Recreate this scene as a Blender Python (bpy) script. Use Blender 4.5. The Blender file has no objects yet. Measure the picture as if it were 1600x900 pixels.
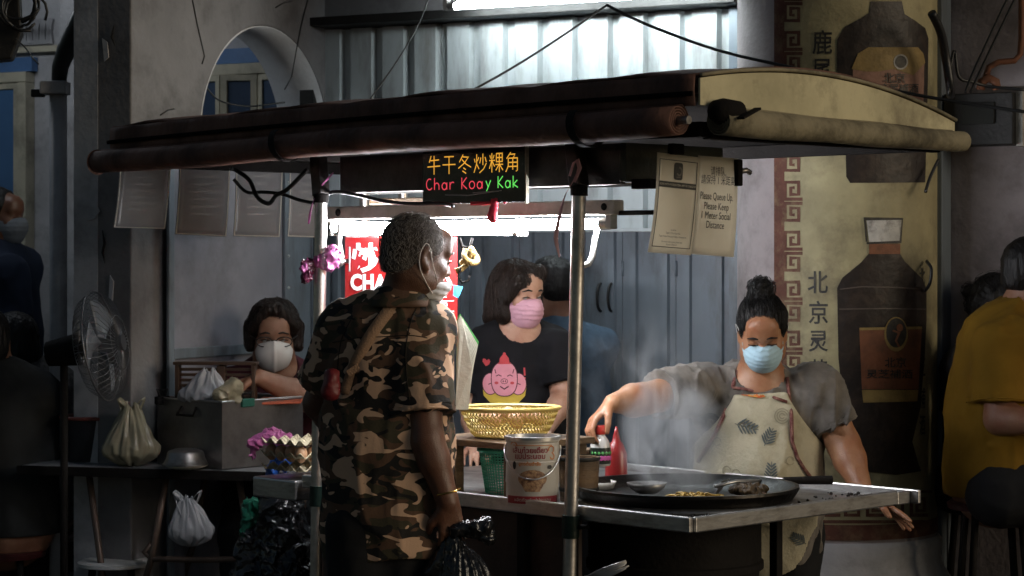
import bpy, bmesh, math, random
import numpy as np
from mathutils import Vector, Matrix, geometry
from mathutils.bvhtree import BVHTree

# ------------------------------------------------------------------ camera, world, light
S = bpy.context.scene
COL = S.collection
FPX, EYE, HOR = 3400.0, 1.55, 400.0          # focal length in photo pixels, eye height, horizon row
cam_d = bpy.data.cameras.new('camera'); cam = bpy.data.objects.new('camera', cam_d); COL.objects.link(cam)
cam.location = (0, 0, EYE); cam.rotation_euler = (math.radians(90), 0, 0)
cam_d.sensor_width = 36; cam_d.lens = 36 * FPX / 1600
cam_d.shift_y = (HOR - 450) / 1600
cam_d.clip_end = 500
cam_d.dof.use_dof = True; cam_d.dof.focus_distance = 6.5; cam_d.dof.aperture_fstop = 7
S.camera = cam
W = bpy.data.worlds.new('World'); S.world = W; W.use_nodes = True
nt = W.node_tree; nt.nodes.clear()
sky = nt.nodes.new('ShaderNodeTexSky'); sky.sky_type = 'NISHITA'; sky.sun_disc = False
SUN_EL, SUN_ROT = math.radians(13), math.radians(118)
sky.sun_elevation = SUN_EL; sky.sun_rotation = SUN_ROT
bgn = nt.nodes.new('ShaderNodeBackground'); bgn.inputs[1].default_value = 0.026
wo = nt.nodes.new('ShaderNodeOutputWorld')
nt.links.new(sky.outputs[0], bgn.inputs[0]); nt.links.new(bgn.outputs[0], wo.inputs[0])
sun_d = bpy.data.lights.new('sun', 'SUN'); sun_d.energy = 0.9; sun_d.angle = math.radians(24); sun_d.color = (1, .86, .66)
sun = bpy.data.objects.new('sun', sun_d); COL.objects.link(sun)
sdir = Vector((math.sin(SUN_ROT) * math.cos(SUN_EL), math.cos(SUN_ROT) * math.cos(SUN_EL), math.sin(SUN_EL)))
sun.rotation_euler = sdir.to_track_quat('Z', 'Y').to_euler()
S.view_settings.view_transform = 'Standard'; S.view_settings.look = 'None'
S.view_settings.exposure = 0; S.view_settings.gamma = 1
S.render.engine = 'CYCLES'
S.cycles.use_denoising = True
S.cycles.max_bounces = 8; S.cycles.transparent_max_bounces = 12; S.cycles.volume_bounces = 0
S.cycles.sample_clamp_indirect = 4
S.cycles.volume_step_rate = 2
TUBE_STALL, TUBE_WALL = 150.0, 95.0           # radiance of the two kinds of lit fluorescent tube

# ------------------------------------------------------------------ helpers
RND = random.Random(7)
def V(*a): return Vector(a)
def P(px, py, d): return Vector(((px - 800) / FPX * d, d, EYE + (HOR - py) / FPX * d))

_m = {}
def mat(name, col, rough=.6, metal=0., var=.25, scale=6., bump=.15, bd=.01, bscale=70., col2=None, stretch=(1, 1, 1), alpha=1., trans=0., spec=.5, emit=0., ecol=None, dirt=0., dscale=2.5, detail=6, sheen=0, sss=0, dcol=(.02, .016, .012), thresh=(.35, .65), thin=0.):
    """procedural principled material: two-tone noise, a second layer of dirt, fine bump"""
    if name in _m: return _m[name]
    m = bpy.data.materials.new(name); m.use_nodes = True; n = m.node_tree.nodes; L = m.node_tree.links
    b = n['Principled BSDF']; tc = n.new('ShaderNodeTexCoord'); mp = n.new('ShaderNodeMapping'); mp.inputs['Scale'].default_value = stretch
    L.new(tc.outputs['Object'], mp.inputs[0])
    no = n.new('ShaderNodeTexNoise'); no.inputs['Scale'].default_value = scale; no.inputs['Detail'].default_value = detail; no.inputs['Roughness'].default_value = .6
    L.new(mp.outputs[0], no.inputs['Vector'])
    rp = n.new('ShaderNodeMapRange'); rp.inputs[1].default_value = thresh[0]; rp.inputs[2].default_value = thresh[1]; L.new(no.outputs[0], rp.inputs[0])
    mx = n.new('ShaderNodeMix'); mx.data_type = 'RGBA'
    c2 = col2 if col2 else tuple(c * (1 - var) for c in col)
    mx.inputs['A'].default_value = (*col, 1); mx.inputs['B'].default_value = (*c2, 1); L.new(rp.outputs[0], mx.inputs['Factor'])
    out = mx.outputs['Result']
    if dirt > 0:
        d = n.new('ShaderNodeTexNoise'); d.inputs['Scale'].default_value = dscale; d.inputs['Detail'].default_value = 8; d.inputs['Roughness'].default_value = .7
        L.new(mp.outputs[0], d.inputs['Vector'])
        dr = n.new('ShaderNodeMapRange'); dr.inputs[1].default_value = .48; dr.inputs[2].default_value = .72; dr.inputs[4].default_value = dirt; L.new(d.outputs[0], dr.inputs[0])
        m2 = n.new('ShaderNodeMix'); m2.data_type = 'RGBA'; L.new(out, m2.inputs['A']); m2.inputs['B'].default_value = (*dcol, 1); L.new(dr.outputs[0], m2.inputs['Factor'])
        out = m2.outputs['Result']
    L.new(out, b.inputs['Base Color'])
    rr = n.new('ShaderNodeMapRange'); rr.inputs[3].default_value = max(.03, rough - .12); rr.inputs[4].default_value = min(1, rough + .12); L.new(no.outputs[0], rr.inputs[0]); L.new(rr.outputs[0], b.inputs['Roughness'])
    b.inputs['Metallic'].default_value = metal; b.inputs['Alpha'].default_value = alpha
    b.inputs['Transmission Weight'].default_value = trans; b.inputs['Specular IOR Level'].default_value = spec
    b.inputs['Sheen Weight'].default_value = sheen
    if sss: b.inputs['Subsurface Weight'].default_value = sss; b.inputs['Subsurface Scale'].default_value = .01; b.inputs['Subsurface Radius'].default_value = (1, .35, .2)
    if emit: b.inputs['Emission Strength'].default_value = emit; b.inputs['Emission Color'].default_value = (*(ecol or col), 1)
    if bump:
        n2 = n.new('ShaderNodeTexNoise'); n2.inputs['Scale'].default_value = bscale; n2.inputs['Detail'].default_value = 4; L.new(mp.outputs[0], n2.inputs['Vector'])
        bp = n.new('ShaderNodeBump'); bp.inputs['Strength'].default_value = bump; bp.inputs['Distance'].default_value = bd; L.new(n2.outputs[0], bp.inputs['Height']); L.new(bp.outputs[0], b.inputs['Normal'])
    if thin:      # thin sheet: light passes through
        tr = n.new('ShaderNodeBsdfTranslucent'); L.new(out, tr.inputs[0]); ms = n.new('ShaderNodeMixShader'); ms.inputs[0].default_value = thin
        L.new(b.outputs[0], ms.inputs[1]); L.new(tr.outputs[0], ms.inputs[2]); L.new(ms.outputs[0], n['Material Output'].inputs[0])
    _m[name] = m
    return m

def camo(name, cols, scale, rough=.85):
    """a printed camouflage: thresholded, warped noise bands over a ground colour"""
    m = bpy.data.materials.new(name); m.use_nodes = True; n = m.node_tree.nodes; L = m.node_tree.links; b = n['Principled BSDF']; b.inputs['Roughness'].default_value = rough
    tc = n.new('ShaderNodeTexCoord'); out = None
    for i, (c, th, sc, off) in enumerate(cols):
        if i == 0: out = c; continue
        mp = n.new('ShaderNodeMapping'); mp.inputs['Location'].default_value = off; mp.inputs['Scale'].default_value = (1, 1, 1.75); L.new(tc.outputs['Object'], mp.inputs[0])
        no = n.new('ShaderNodeTexNoise'); no.inputs['Scale'].default_value = scale * sc; no.inputs['Detail'].default_value = 1.2; no.inputs['Distortion'].default_value = .9; L.new(mp.outputs[0], no.inputs['Vector'])
        rp = n.new('ShaderNodeMapRange'); rp.inputs[1].default_value = th; rp.inputs[2].default_value = th + .008; L.new(no.outputs[0], rp.inputs[0])
        mx = n.new('ShaderNodeMix'); mx.data_type = 'RGBA'; L.new(rp.outputs[0], mx.inputs['Factor']); mx.inputs['B'].default_value = (*c, 1)
        if isinstance(out, tuple): mx.inputs['A'].default_value = (*out, 1)
        else: L.new(out, mx.inputs['A'])
        out = mx.outputs['Result']
    L.new(out, b.inputs['Base Color'])
    n2 = n.new('ShaderNodeTexNoise'); n2.inputs['Scale'].default_value = 160; L.new(tc.outputs['Object'], n2.inputs['Vector'])
    bp = n.new('ShaderNodeBump'); bp.inputs['Strength'].default_value = .15; bp.inputs['Distance'].default_value = .005; L.new(n2.outputs[0], bp.inputs['Height']); L.new(bp.outputs[0], b.inputs['Normal'])
    _m[name] = m
    return m

def emitter(name, col, strength):
    m = bpy.data.materials.new(name); m.use_nodes = True; n = m.node_tree.nodes; n.clear()
    e = n.new('ShaderNodeEmission'); e.inputs[0].default_value = (*col, 1); e.inputs[1].default_value = strength
    o = n.new('ShaderNodeOutputMaterial'); m.node_tree.links.new(e.outputs[0], o.inputs[0]); return m

class B:
    """collects geometry for ONE mesh object"""
    def __init__(s): s.v = []; s.f = []
    def add(s, vs, fs):
        k = len(s.v); s.v += [tuple(x) for x in vs]; s.f += [tuple(i + k for i in f) for f in fs]; return s
    def box(s, c, size, ax=None):
        ax = ax or (V(1, 0, 0), V(0, 1, 0), V(0, 0, 1)); c = Vector(c); vs = []
        for i in (-.5, .5):
            for j in (-.5, .5):
                for k in (-.5, .5): vs.append(c + ax[0] * size[0] * i + ax[1] * size[1] * j + ax[2] * size[2] * k)
        return s.add(vs, [(0, 1, 3, 2), (4, 6, 7, 5), (0, 4, 5, 1), (2, 3, 7, 6), (0, 2, 6, 4), (1, 5, 7, 3)])
    def beam(s, a, b, w, h, up=V(0, 0, 1)):
        a = Vector(a); b = Vector(b); d = (b - a); L = d.length; d.normalize(); r = d.cross(up).normalized(); u = r.cross(d)
        return s.box((a + b) / 2, (L, w, h), (d, r, u))
    def tube(s, pts, r, n=8, cap=True, closed=False):
        pts = [Vector(p) for p in pts]; N = len(pts); rs = r if isinstance(r, (list, tuple)) else [r] * N
        k0 = len(s.v); u = None
        for i, p in enumerate(pts):
            if closed: t = pts[(i + 1) % N] - pts[i - 1]
            else: t = (pts[min(i + 1, N - 1)] - pts[max(i - 1, 0)])
            t = t.normalized() if t.length > 1e-9 else V(0, 0, 1)
            if u is None: u = t.orthogonal().normalized()
            u = (u - t * u.dot(t)); u = u.normalized() if u.length > 1e-6 else t.orthogonal().normalized()
            w = t.cross(u)
            for j in range(n):
                a = 2 * math.pi * j / n; s.v.append(tuple(p + (u * math.cos(a) + w * math.sin(a)) * rs[i]))
        for i in range(N if closed else N - 1):
            i2 = (i + 1) % N
            for j in range(n):
                s.f.append((k0 + i * n + j, k0 + i * n + (j + 1) % n, k0 + i2 * n + (j + 1) % n, k0 + i2 * n + j))
        if cap and not closed:
            s.f.append(tuple(k0 + j for j in range(n))[::-1]); s.f.append(tuple(k0 + (N - 1) * n + j for j in range(n)))
        return s
    def lathe(s, prof, c, n=32, ax=V(0, 0, 1), sx=1, sy=1, ang0=0):
        c = Vector(c); ax = Vector(ax).normalized(); u = V(1, 0, 0) if abs(ax.z) > .99 else ax.orthogonal().normalized(); w = ax.cross(u); k0 = len(s.v)
        for (r, z) in prof:
            for j in range(n):
                a = 2 * math.pi * j / n + ang0; s.v.append(tuple(c + ax * z + u * math.cos(a) * r * sx + w * math.sin(a) * r * sy))
        for i in range(len(prof) - 1):
            for j in range(n): s.f.append((k0 + i * n + j, k0 + i * n + (j + 1) % n, k0 + (i + 1) * n + (j + 1) % n, k0 + (i + 1) * n + j))
        return s
    def grid(s, fn, nu, nv, closed_u=False):
        k0 = len(s.v)
        for i in range(nu + 1):
            for j in range(nv + 1): s.v.append(tuple(fn(i / nu, j / nv)))
        for i in range(nu):
            for j in range(nv): s.f.append((k0 + i * (nv + 1) + j, k0 + (i + 1) * (nv + 1) + j, k0 + (i + 1) * (nv + 1) + j + 1, k0 + i * (nv + 1) + j + 1))
        return s
    def prism(s, poly, a, b):
        """polygon (list of 3-D points) pushed from offset a to offset b"""
        n = len(poly); vs = [Vector(p) + Vector(a) for p in poly] + [Vector(p) + Vector(b) for p in poly]
        return s.add(vs, [tuple(range(n))[::-1], tuple(range(n, 2 * n))] + [(i, (i + 1) % n, n + (i + 1) % n, n + i) for i in range(n)])
    def build(s, name, m, parent=None, smooth=False, bevel=0, solid=0, subd=0, auto=False):
        me = bpy.data.meshes.new(name); me.from_pydata(s.v, [], s.f); me.validate(); me.update()
        bm = bmesh.new(); bm.from_mesh(me); bmesh.ops.recalc_face_normals(bm, faces=bm.faces); bm.to_mesh(me); bm.free()
        me.materials.append(m); o = bpy.data.objects.new(name, me); COL.objects.link(o)
        if smooth: me.polygons.foreach_set('use_smooth', [True] * len(me.polygons))
        if auto: me.set_sharp_from_angle(angle=math.radians(38))
        if solid: q = o.modifiers.new('solid', 'SOLIDIFY'); q.thickness = solid; q.offset = 0
        if bevel: q = o.modifiers.new('bevel', 'BEVEL'); q.width = bevel; q.segments = 2; q.limit_method = 'ANGLE'
        if subd: q = o.modifiers.new('sub', 'SUBSURF'); q.levels = subd; q.render_levels = subd
        if parent: put(o, parent)
        return o
def put(o, parent):
    o.parent = parent; r = parent; t = Vector(parent.location)
    while r.parent: r = r.parent; t += Vector(r.location)
    o.matrix_parent_inverse = Matrix.Translation(-t) if parent.parent is None else Matrix.Identity(4)
    return o
def tag(o, label, cat, group=None):
    o['label'] = label; o['category'] = cat
    if group: o['group'] = group
    return o
def thing(name, label, cat, loc=(0, 0, 0), group=None):
    o = bpy.data.objects.new(name, None); COL.objects.link(o); o.location = loc; o.empty_display_size = .05
    return tag(o, label, cat, group)
def structure(o): o['kind'] = 'structure'; return o

def smooth_path(q, n=5):
    out = []
    for i in range(len(q) - 1):
        a, b, c, e = q[max(i - 1, 0)], q[i], q[i + 1], q[min(i + 2, len(q) - 1)]
        for t in [k / n for k in range(n)]: out.append(.5 * ((2 * b) + (c - a) * t + (2 * a - 5 * b + 4 * c - e) * t * t + (3 * b - a - 3 * c + e) * t ** 3))
    return out + [q[-1]]
# ---- flat print: 2-D triangles, mapped onto a surface
def text2d(body, size=1., bold=0., sx=1., align='CENTER', spacing=1.):
    c = bpy.data.curves.new('t', 'FONT'); c.body = body; c.size = size; c.align_x = align; c.align_y = 'CENTER'; c.offset = bold; c.resolution_u = 3; c.space_character = spacing
    o = bpy.data.objects.new('t', c); COL.objects.link(o); dg = bpy.context.evaluated_depsgraph_get(); dg.update()
    me = o.evaluated_get(dg).to_mesh(); me.calc_loop_triangles()
    vs = [(v.co.x * sx, v.co.y) for v in me.vertices]; fs = [tuple(t.vertices) for t in me.loop_triangles]
    o.evaluated_get(dg).to_mesh_clear(); bpy.data.objects.remove(o); bpy.data.curves.remove(c)
    return vs, fs
def poly2d(pts):
    t = geometry.tessellate_polygon([[Vector((x, y, 0)) for x, y in pts]])
    return list(pts), [tuple(f) for f in t]
def ell2d(cx, cy, rx, ry, n=28, rot=0):
    return poly2d([(cx + rx * math.cos(a) * math.cos(rot) - ry * math.sin(a) * math.sin(rot), cy + rx * math.cos(a) * math.sin(rot) + ry * math.sin(a) * math.cos(rot)) for a in [2 * math.pi * i / n for i in range(n)]])
def stroke2d(pts, w, closed=False):
    vs = []; fs = []; N = len(pts); ws = w if isinstance(w, (list, tuple)) else [w] * N
    for i, (x, y) in enumerate(pts):
        a = pts[i - 1] if (i > 0 or closed) else pts[i]; b = pts[(i + 1) % N] if (i < N - 1 or closed) else pts[i]
        dx, dy = b[0] - a[0], b[1] - a[1]; l = math.hypot(dx, dy) or 1
        k = 1.
        if 0 < i < N - 1 or closed:
            e = math.hypot(x - a[0], y - a[1]) or 1; c = ((x - a[0]) * dx + (y - a[1]) * dy) / (e * l); k = 1 / max(.5, abs(c))
        vs += [(x - dy / l * ws[i] / 2 * k, y + dx / l * ws[i] / 2 * k), (x + dy / l * ws[i] / 2 * k, y - dx / l * ws[i] / 2 * k)]
    for i in range(N if closed else N - 1):
        j = (i + 1) % N; fs += [(2 * i, 2 * i + 1, 2 * j + 1), (2 * i, 2 * j + 1, 2 * j)]
    return vs, fs
def merge2d(*shapes):
    vs = []; fs = []
    for s in shapes:
        k = len(vs); vs += list(s[0]); fs += [tuple(i + k for i in f) for f in s[1]]
    return vs, fs
def move2d(s, dx, dy, k=1., rot=0):
    c, q = math.cos(rot) * k, math.sin(rot) * k
    return [(x * c - y * q + dx, x * q + y * c + dy) for x, y in s[0]], s[1]
def split2d(s, L):
    vs = list(s[0]); st = list(s[1]); out = []
    while st:
        f = st.pop()
        if len(out) + len(st) > 30000: out.append(f); continue
        e = [(math.dist(vs[f[i]], vs[f[(i + 1) % 3]]), i) for i in range(3)]; m, i = max(e)
        if m <= L: out.append(f); continue
        a, b, c = f[i], f[(i + 1) % 3], f[(i + 2) % 3]; k = len(vs); vs.append(((vs[a][0] + vs[b][0]) / 2, (vs[a][1] + vs[b][1]) / 2)); st += [(a, k, c), (k, b, c)]
    return vs, out
def flat_print(name, s, m, parent, o, right, up, off=.0015):
    n = Vector(right).cross(Vector(up)).normalized()
    return B().add([Vector(o) + Vector(right) * x + Vector(up) * y + n * off for x, y in s[0]], s[1]).build(name, m, parent)
def wrap_print(name, s, m, parent, bvh, o, right, up, look, off=.003, L=.02):
    """throw the print along `look` on to a modelled surface"""
    s = split2d(s, L); vs = []; ok = []
    for x, y in s[0]:
        p = Vector(o) + Vector(right) * x + Vector(up) * y; h = bvh.ray_cast(p, look)
        if h[0] is None: vs.append(p); ok.append(False)
        else: vs.append(h[0] - Vector(look) * off); ok.append(True)
    return B().add(vs, [f for f in s[1] if all(ok[i] for i in f)]).build(name, m, parent, smooth=True)

# ------------------------------------------------------------------ smooth solids from distance fields (bodies, clothes, bags)
_rt = np.random.default_rng(3).random((32, 32, 32)).astype(np.float32)
def vnoise(x, y, z):
    xi, yi, zi = np.floor(x).astype(int), np.floor(y).astype(int), np.floor(z).astype(int)
    fx, fy, fz = x - xi, y - yi, z - zi; fx = fx * fx * (3 - 2 * fx); fy = fy * fy * (3 - 2 * fy); fz = fz * fz * (3 - 2 * fz); r = 0
    for i in (0, 1):
        for j in (0, 1):
            for k in (0, 1):
                r = r + _rt[(xi + i) % 32, (yi + j) % 32, (zi + k) % 32] * (fx if i else 1 - fx) * (fy if j else 1 - fy) * (fz if k else 1 - fz)
    return r
def surface_net(f, org, vox, smooth=1):
    s = f < 0; c = [s[i:s.shape[0] - 1 + i, j:s.shape[1] - 1 + j, k:s.shape[2] - 1 + k] for i in (0, 1) for j in (0, 1) for k in (0, 1)]
    anyv = c[0].copy(); allv = c[0].copy()
    for q in c[1:]: anyv |= q; allv &= q
    cells = np.argwhere(anyv & ~allv); idx = -np.ones(anyv.shape, np.int32); idx[cells[:, 0], cells[:, 1], cells[:, 2]] = np.arange(len(cells))
    cor = np.array([(i, j, k) for i in (0, 1) for j in (0, 1) for k in (0, 1)]); vals = [f[cells[:, 0] + o[0], cells[:, 1] + o[1], cells[:, 2] + o[2]] for o in cor]
    pos = np.zeros((len(cells), 3)); cnt = np.zeros(len(cells))
    for a in range(8):
        for b in range(a + 1, 8):
            if np.abs(cor[a] - cor[b]).sum() != 1: continue
            fa, fb = vals[a], vals[b]; x = (fa < 0) != (fb < 0); t = np.where(x, fa / np.where(fa - fb == 0, 1, fa - fb), 0)
            pos += np.where(x[:, None], cor[a] + t[:, None] * (cor[b] - cor[a]), 0); cnt += x
    vs = org + (cells + pos / cnt[:, None]) * vox; Q = []
    for ax in range(3):
        sl0 = [slice(None)] * 3; sl1 = [slice(None)] * 3; sl0[ax] = slice(0, -1); sl1[ax] = slice(1, None)
        e = np.argwhere(s[tuple(sl0)] != s[tuple(sl1)]); b1, b2 = [(1, 2), (2, 0), (0, 1)][ax]
        e = e[(e[:, b1] > 0) & (e[:, b2] > 0) & (e[:, b1] < s.shape[b1] - 1) & (e[:, b2] < s.shape[b2] - 1)]
        if not len(e): continue
        inside = s[e[:, 0], e[:, 1], e[:, 2]]; d1 = np.zeros(3, int); d1[b1] = 1; d2 = np.zeros(3, int); d2[b2] = 1
        q = [e - d1 - d2, e - d2, e, e - d1]; q = np.stack([idx[t[:, 0], t[:, 1], t[:, 2]] for t in q], 1)
        q[~inside] = q[~inside][:, ::-1]; Q.append(q)
    fs = np.concatenate(Q); fs = fs[(fs >= 0).all(1)]
    for _ in range(smooth):
        acc = np.zeros_like(vs); n = np.zeros(len(vs))
        for a in range(4):
            np.add.at(acc, fs[:, a], vs[fs[:, (a + 1) % 4]] + vs[fs[:, (a + 3) % 4]]); np.add.at(n, fs[:, a], 2)
        g = n > 0; vs[g] = vs[g] * .4 + .6 * acc[g] / n[g][:, None]
    return vs, fs
class Sdf:
    def __init__(s): s.p = []
    def cap(s, a, b, ra, rb=None, k=.02, flat=1., f=None, g='', sub=False):
        s.p.append(('c', np.array(a, float), np.array(b, float), ra, ra if rb is None else rb, k, flat, None if f is None else np.array(Vector(f).normalized()), g, sub)); return s
    def ell(s, c, r, R=None, k=.02, g='', sub=False):
        s.p.append(('e', np.array(c, float), np.array(r, float), None if R is None else np.array(R), 0, k, 1, None, g, sub)); return s
    def chain(s, pts, rs, k=.01, g='', **kw):
        for i in range(len(pts) - 1): s.cap(pts[i], pts[i + 1], rs[i], rs[i + 1], k, g=g, **kw)
        return s
    def field(s, vox, inflate=0., groups=None, extra=.03, like=None):
        pr = [p for p in s.p if groups is None or p[8] in groups]; lo = []; hi = []
        for p in pr:
            if p[9]: continue
            if p[0] == 'c': R = max(p[3], p[4]) * 1.02; lo.append(np.minimum(p[1], p[2]) - R); hi.append(np.maximum(p[1], p[2]) + R)
            else: R = p[2].max(); lo.append(p[1] - R); hi.append(p[1] + R)
        lo = np.min(lo, 0) - inflate - extra; hi = np.max(hi, 0) + inflate + extra
        if like is not None: lo, hi = like
        n = np.ceil((hi - lo) / vox).astype(int) + 1; F = np.full(n, .2, np.float32); ax = [lo[i] + vox * np.arange(n[i]) for i in range(3)]
        for p in pr:
            k = p[5]; mg = inflate + .05 + k
            if p[0] == 'c': R = max(p[3], p[4]); a, b = np.minimum(p[1], p[2]) - R - mg, np.maximum(p[1], p[2]) + R + mg
            else: R = p[2].max(); a, b = p[1] - R - mg, p[1] + R + mg
            i0 = np.clip(np.floor((a - lo) / vox).astype(int), 0, n); i1 = np.clip(np.ceil((b - lo) / vox).astype(int) + 1, 0, n)
            if (i1 <= i0).any(): continue
            sl = tuple(slice(i0[i], i1[i]) for i in range(3)); X = ax[0][sl[0]][:, None, None]; Y = ax[1][sl[1]][None, :, None]; Z = ax[2][sl[2]][None, None, :]
            if p[0] == 'c':
                x, y, z = X - p[1][0], Y - p[1][1], Z - p[1][2]; ba = p[2] - p[1]; L = max(ba @ ba, 1e-12)
                h = np.clip((x * ba[0] + y * ba[1] + z * ba[2]) / L, 0, 1); x = x - h * ba[0]; y = y - h * ba[1]; z = z - h * ba[2]; q = x * x + y * y + z * z
                if p[7] is not None:
                    w = x * p[7][0] + y * p[7][1] + z * p[7][2]; q = q + (1 / p[6] ** 2 - 1) * w * w; D = (np.sqrt(q) - (p[3] + (p[4] - p[3]) * h)) * (p[6] * .5 + .5)
                else: D = np.sqrt(q) - (p[3] + (p[4] - p[3]) * h)
            else:
                x, y, z = X - p[1][0], Y - p[1][1], Z - p[1][2]
                if p[3] is not None: R = p[3]; x, y, z = (x * R[0, 0] + y * R[1, 0] + z * R[2, 0], x * R[0, 1] + y * R[1, 1] + z * R[2, 1], x * R[0, 2] + y * R[1, 2] + z * R[2, 2])
                r = p[2]; k0 = np.sqrt((x / r[0]) ** 2 + (y / r[1]) ** 2 + (z / r[2]) ** 2); k1 = np.sqrt((x / r[0] ** 2) ** 2 + (y / r[1] ** 2) ** 2 + (z / r[2] ** 2) ** 2); D = k0 * (k0 - 1) / np.maximum(k1, 1e-6)
            C = F[sl]
            if p[9]: h = np.clip(.5 - .5 * (C + D) / k, 0, 1); F[sl] = C + (-D - C) * h + k * h * (1 - h)
            else:
                if inflate: D = D - inflate
                h = np.clip(.5 + .5 * (C - D) / k, 0, 1); F[sl] = C + (D - C) * h - k * h * (1 - h)
        return F, lo, ax
    def mesh(s, vox, inflate=0., groups=None, cut=None, disp=None, smooth=1, armcut=None):
        F, lo, ax = s.field(vox, inflate, groups)
        if armcut is not None:      # sleeves end at their hem; the trunk below is untouched
            X = ax[0][:, None, None]; Y = ax[1][None, :, None]; Z = ax[2][None, None, :]; F = np.maximum(F, armcut(X, Y, Z)).astype(np.float32)
            G, _, _ = s.field(vox, inflate, ('torso',), like=(lo, lo + vox * (np.array(F.shape) - 1.001))); F = np.minimum(F, G[:F.shape[0], :F.shape[1], :F.shape[2]])
        if disp is not None:
            near = np.argwhere(np.abs(F) < .035); x, y, z = (ax[i][near[:, i]] for i in range(3)); F[near[:, 0], near[:, 1], near[:, 2]] += disp(x, y, z).astype(np.float32)
        if cut is not None:
            X = ax[0][:, None, None]; Y = ax[1][None, :, None]; Z = ax[2][None, None, :]; F = np.maximum(F, cut(X, Y, Z))
        F[0] = F[-1] = .2; F[:, 0] = F[:, -1] = .2; F[:, :, 0] = F[:, :, -1] = .2
        return surface_net(F, lo, vox, smooth)
def solid_obj(name, vf, m, parent=None):
    vs, fs = vf; me = bpy.data.meshes.new(name); me.vertices.add(len(vs)); me.vertices.foreach_set('co', vs.astype(np.float32).ravel())
    me.loops.add(len(fs) * 4); me.loops.foreach_set('vertex_index', fs.astype(np.int32).ravel()); me.polygons.add(len(fs)); me.polygons.foreach_set('loop_start', np.arange(0, len(fs) * 4, 4, dtype=np.int32))
    me.polygons.foreach_set('use_smooth', np.ones(len(fs), bool)); me.update(calc_edges=True); me.validate(); me.materials.append(m)
    o = bpy.data.objects.new(name, me); COL.objects.link(o)
    if parent: put(o, parent)
    return o
def bvh_of(vf): return BVHTree.FromPolygons([tuple(v) for v in vf[0]], [tuple(int(i) for i in f) for f in vf[1]])
def folds(amp, sx, sy, sz, seed=0):
    def f(x, y, z):
        w = vnoise(x * sx * .7 + 31, y * sy * .7 + seed, z * sz * .7) * 1.6; r = lambda q: np.maximum(0, 1 - 2.2 * np.abs(2 * q - 1)) ** 1.5
        a = vnoise(x * sx + seed + w, y * sy + 3.1 + seed, z * sz + w); b = vnoise(x * sx * 2.1 + 9 + seed, y * sy * 2.1 + w, z * sz * 2.1 + 5); c = vnoise(x * sx * 4.7 + 2, y * sy * 4.7 + seed, z * sz * 4.7 + w)
        return amp * (.55 - 1.1 * r(a) - .6 * r(b) - .22 * r(c) - .5 * (a - .5))
    return f
# ------------------------------------------------------------------ materials of the place
PLASTER = mat('old_plaster', (.21, .2, .2), .85, var=.3, scale=2.2, bump=.35, bscale=40, dirt=.75, dscale=3.2, dcol=(.05, .045, .042))
PLASTER_W = mat('white_plaster', (.5, .49, .5), .85, var=.3, scale=3, bump=.3, bscale=40, dirt=.6, dscale=4, dcol=(.09, .08, .075))
PLASTER_P = mat('pinkish_plaster', (.36, .31, .31), .85, var=.3, scale=3, bump=.3, bscale=50, dirt=.6, dscale=3, dcol=(.08, .065, .06))
CONCRETE = mat('concrete_floor', (.09, .085, .08), .8, var=.4, scale=3, bump=.3, dirt=.5)
ASPHALT = mat('asphalt', (.045, .043, .042), .7, var=.4, scale=12, bump=.5, bscale=150)
SHEET = mat('blue_grey_sheet', (.5, .54, .55), .45, .08, var=.25, scale=3, bump=.3, bscale=5, bd=.02, dirt=.75, dscale=6, dcol=(.1, .075, .055), stretch=(1, 1, .22))
DOORM = mat('blue_grey_door_paint', (.19, .225, .26), .48, .1, var=.25, scale=4, bump=.25, bscale=6, bd=.02, dirt=.75, dscale=6, dcol=(.045, .038, .032), stretch=(1, 1, .3))
BOARD = mat('lavender_grey_board', (.27, .27, .31), .5, .15, var=.25, scale=3, bump=.12, bscale=18, dirt=.5, dscale=3.5, dcol=(.08, .075, .075))
DARKIRON = mat('dark_iron', (.03, .029, .028), .55, .6, bump=.2)
CREAM = mat('cream_window_paint', (.55, .5, .38), .6, dirt=.4, dscale=6, bump=.1)
BLUE = mat('blue_shutter_paint', (.09, .2, .42), .55, var=.25, dirt=.3, bump=.1)
NAVY = mat('dark_blue_shutter_paint', (.03, .06, .12), .6, var=.3, bump=.1)
GLASSB = mat('blue_window_pane', (.06, .16, .34), .25, var=.3, scale=2, bump=.02)
YELLOWP = mat('yellow_column_paint', (.42, .365, .2), .7, var=.45, scale=3.5, bump=.35, bscale=30, dirt=.9, dscale=5, dcol=(.12, .095, .055))
REDP = mat('oxide_red_paint', (.12, .04, .022), .75, var=.35, scale=20, bump=.2, dirt=.35, dscale=18, dcol=(.35, .28, .15))
BLACKP = mat('black_lettering_paint', (.018, .016, .014), .6, var=.4, scale=30, dirt=.25, dscale=25, dcol=(.2, .16, .08))
BOTTLEP = mat('dark_brown_bottle_paint', (.022, .015, .012), .5, spec=.35, var=.4, scale=10, bump=.4, bscale=25, dirt=.55, dscale=16, dcol=(.07, .045, .03))
LABELP = mat('brown_label_paint', (.2, .07, .028), .65, var=.3, scale=10, dirt=.4, dscale=10, bump=.2)
GOLDP = mat('ochre_label_paint', (.3, .2, .06), .65, var=.35, scale=14, dirt=.4, dscale=12, bump=.2)
WHITEP = mat('white_flaking_paint', (.5, .48, .44), .7, var=.3, scale=20, dirt=.9, dscale=22, bump=.2)
PINKP = mat('faded_pink_label_paint', (.32, .17, .12), .7, dirt=.5, dscale=14)
PVC = mat('grey_pipe', (.4, .39, .4), .5, dirt=.5)
RUBBER = mat('black_cable', (.012, .012, .012), .45, bump=.05)

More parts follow.
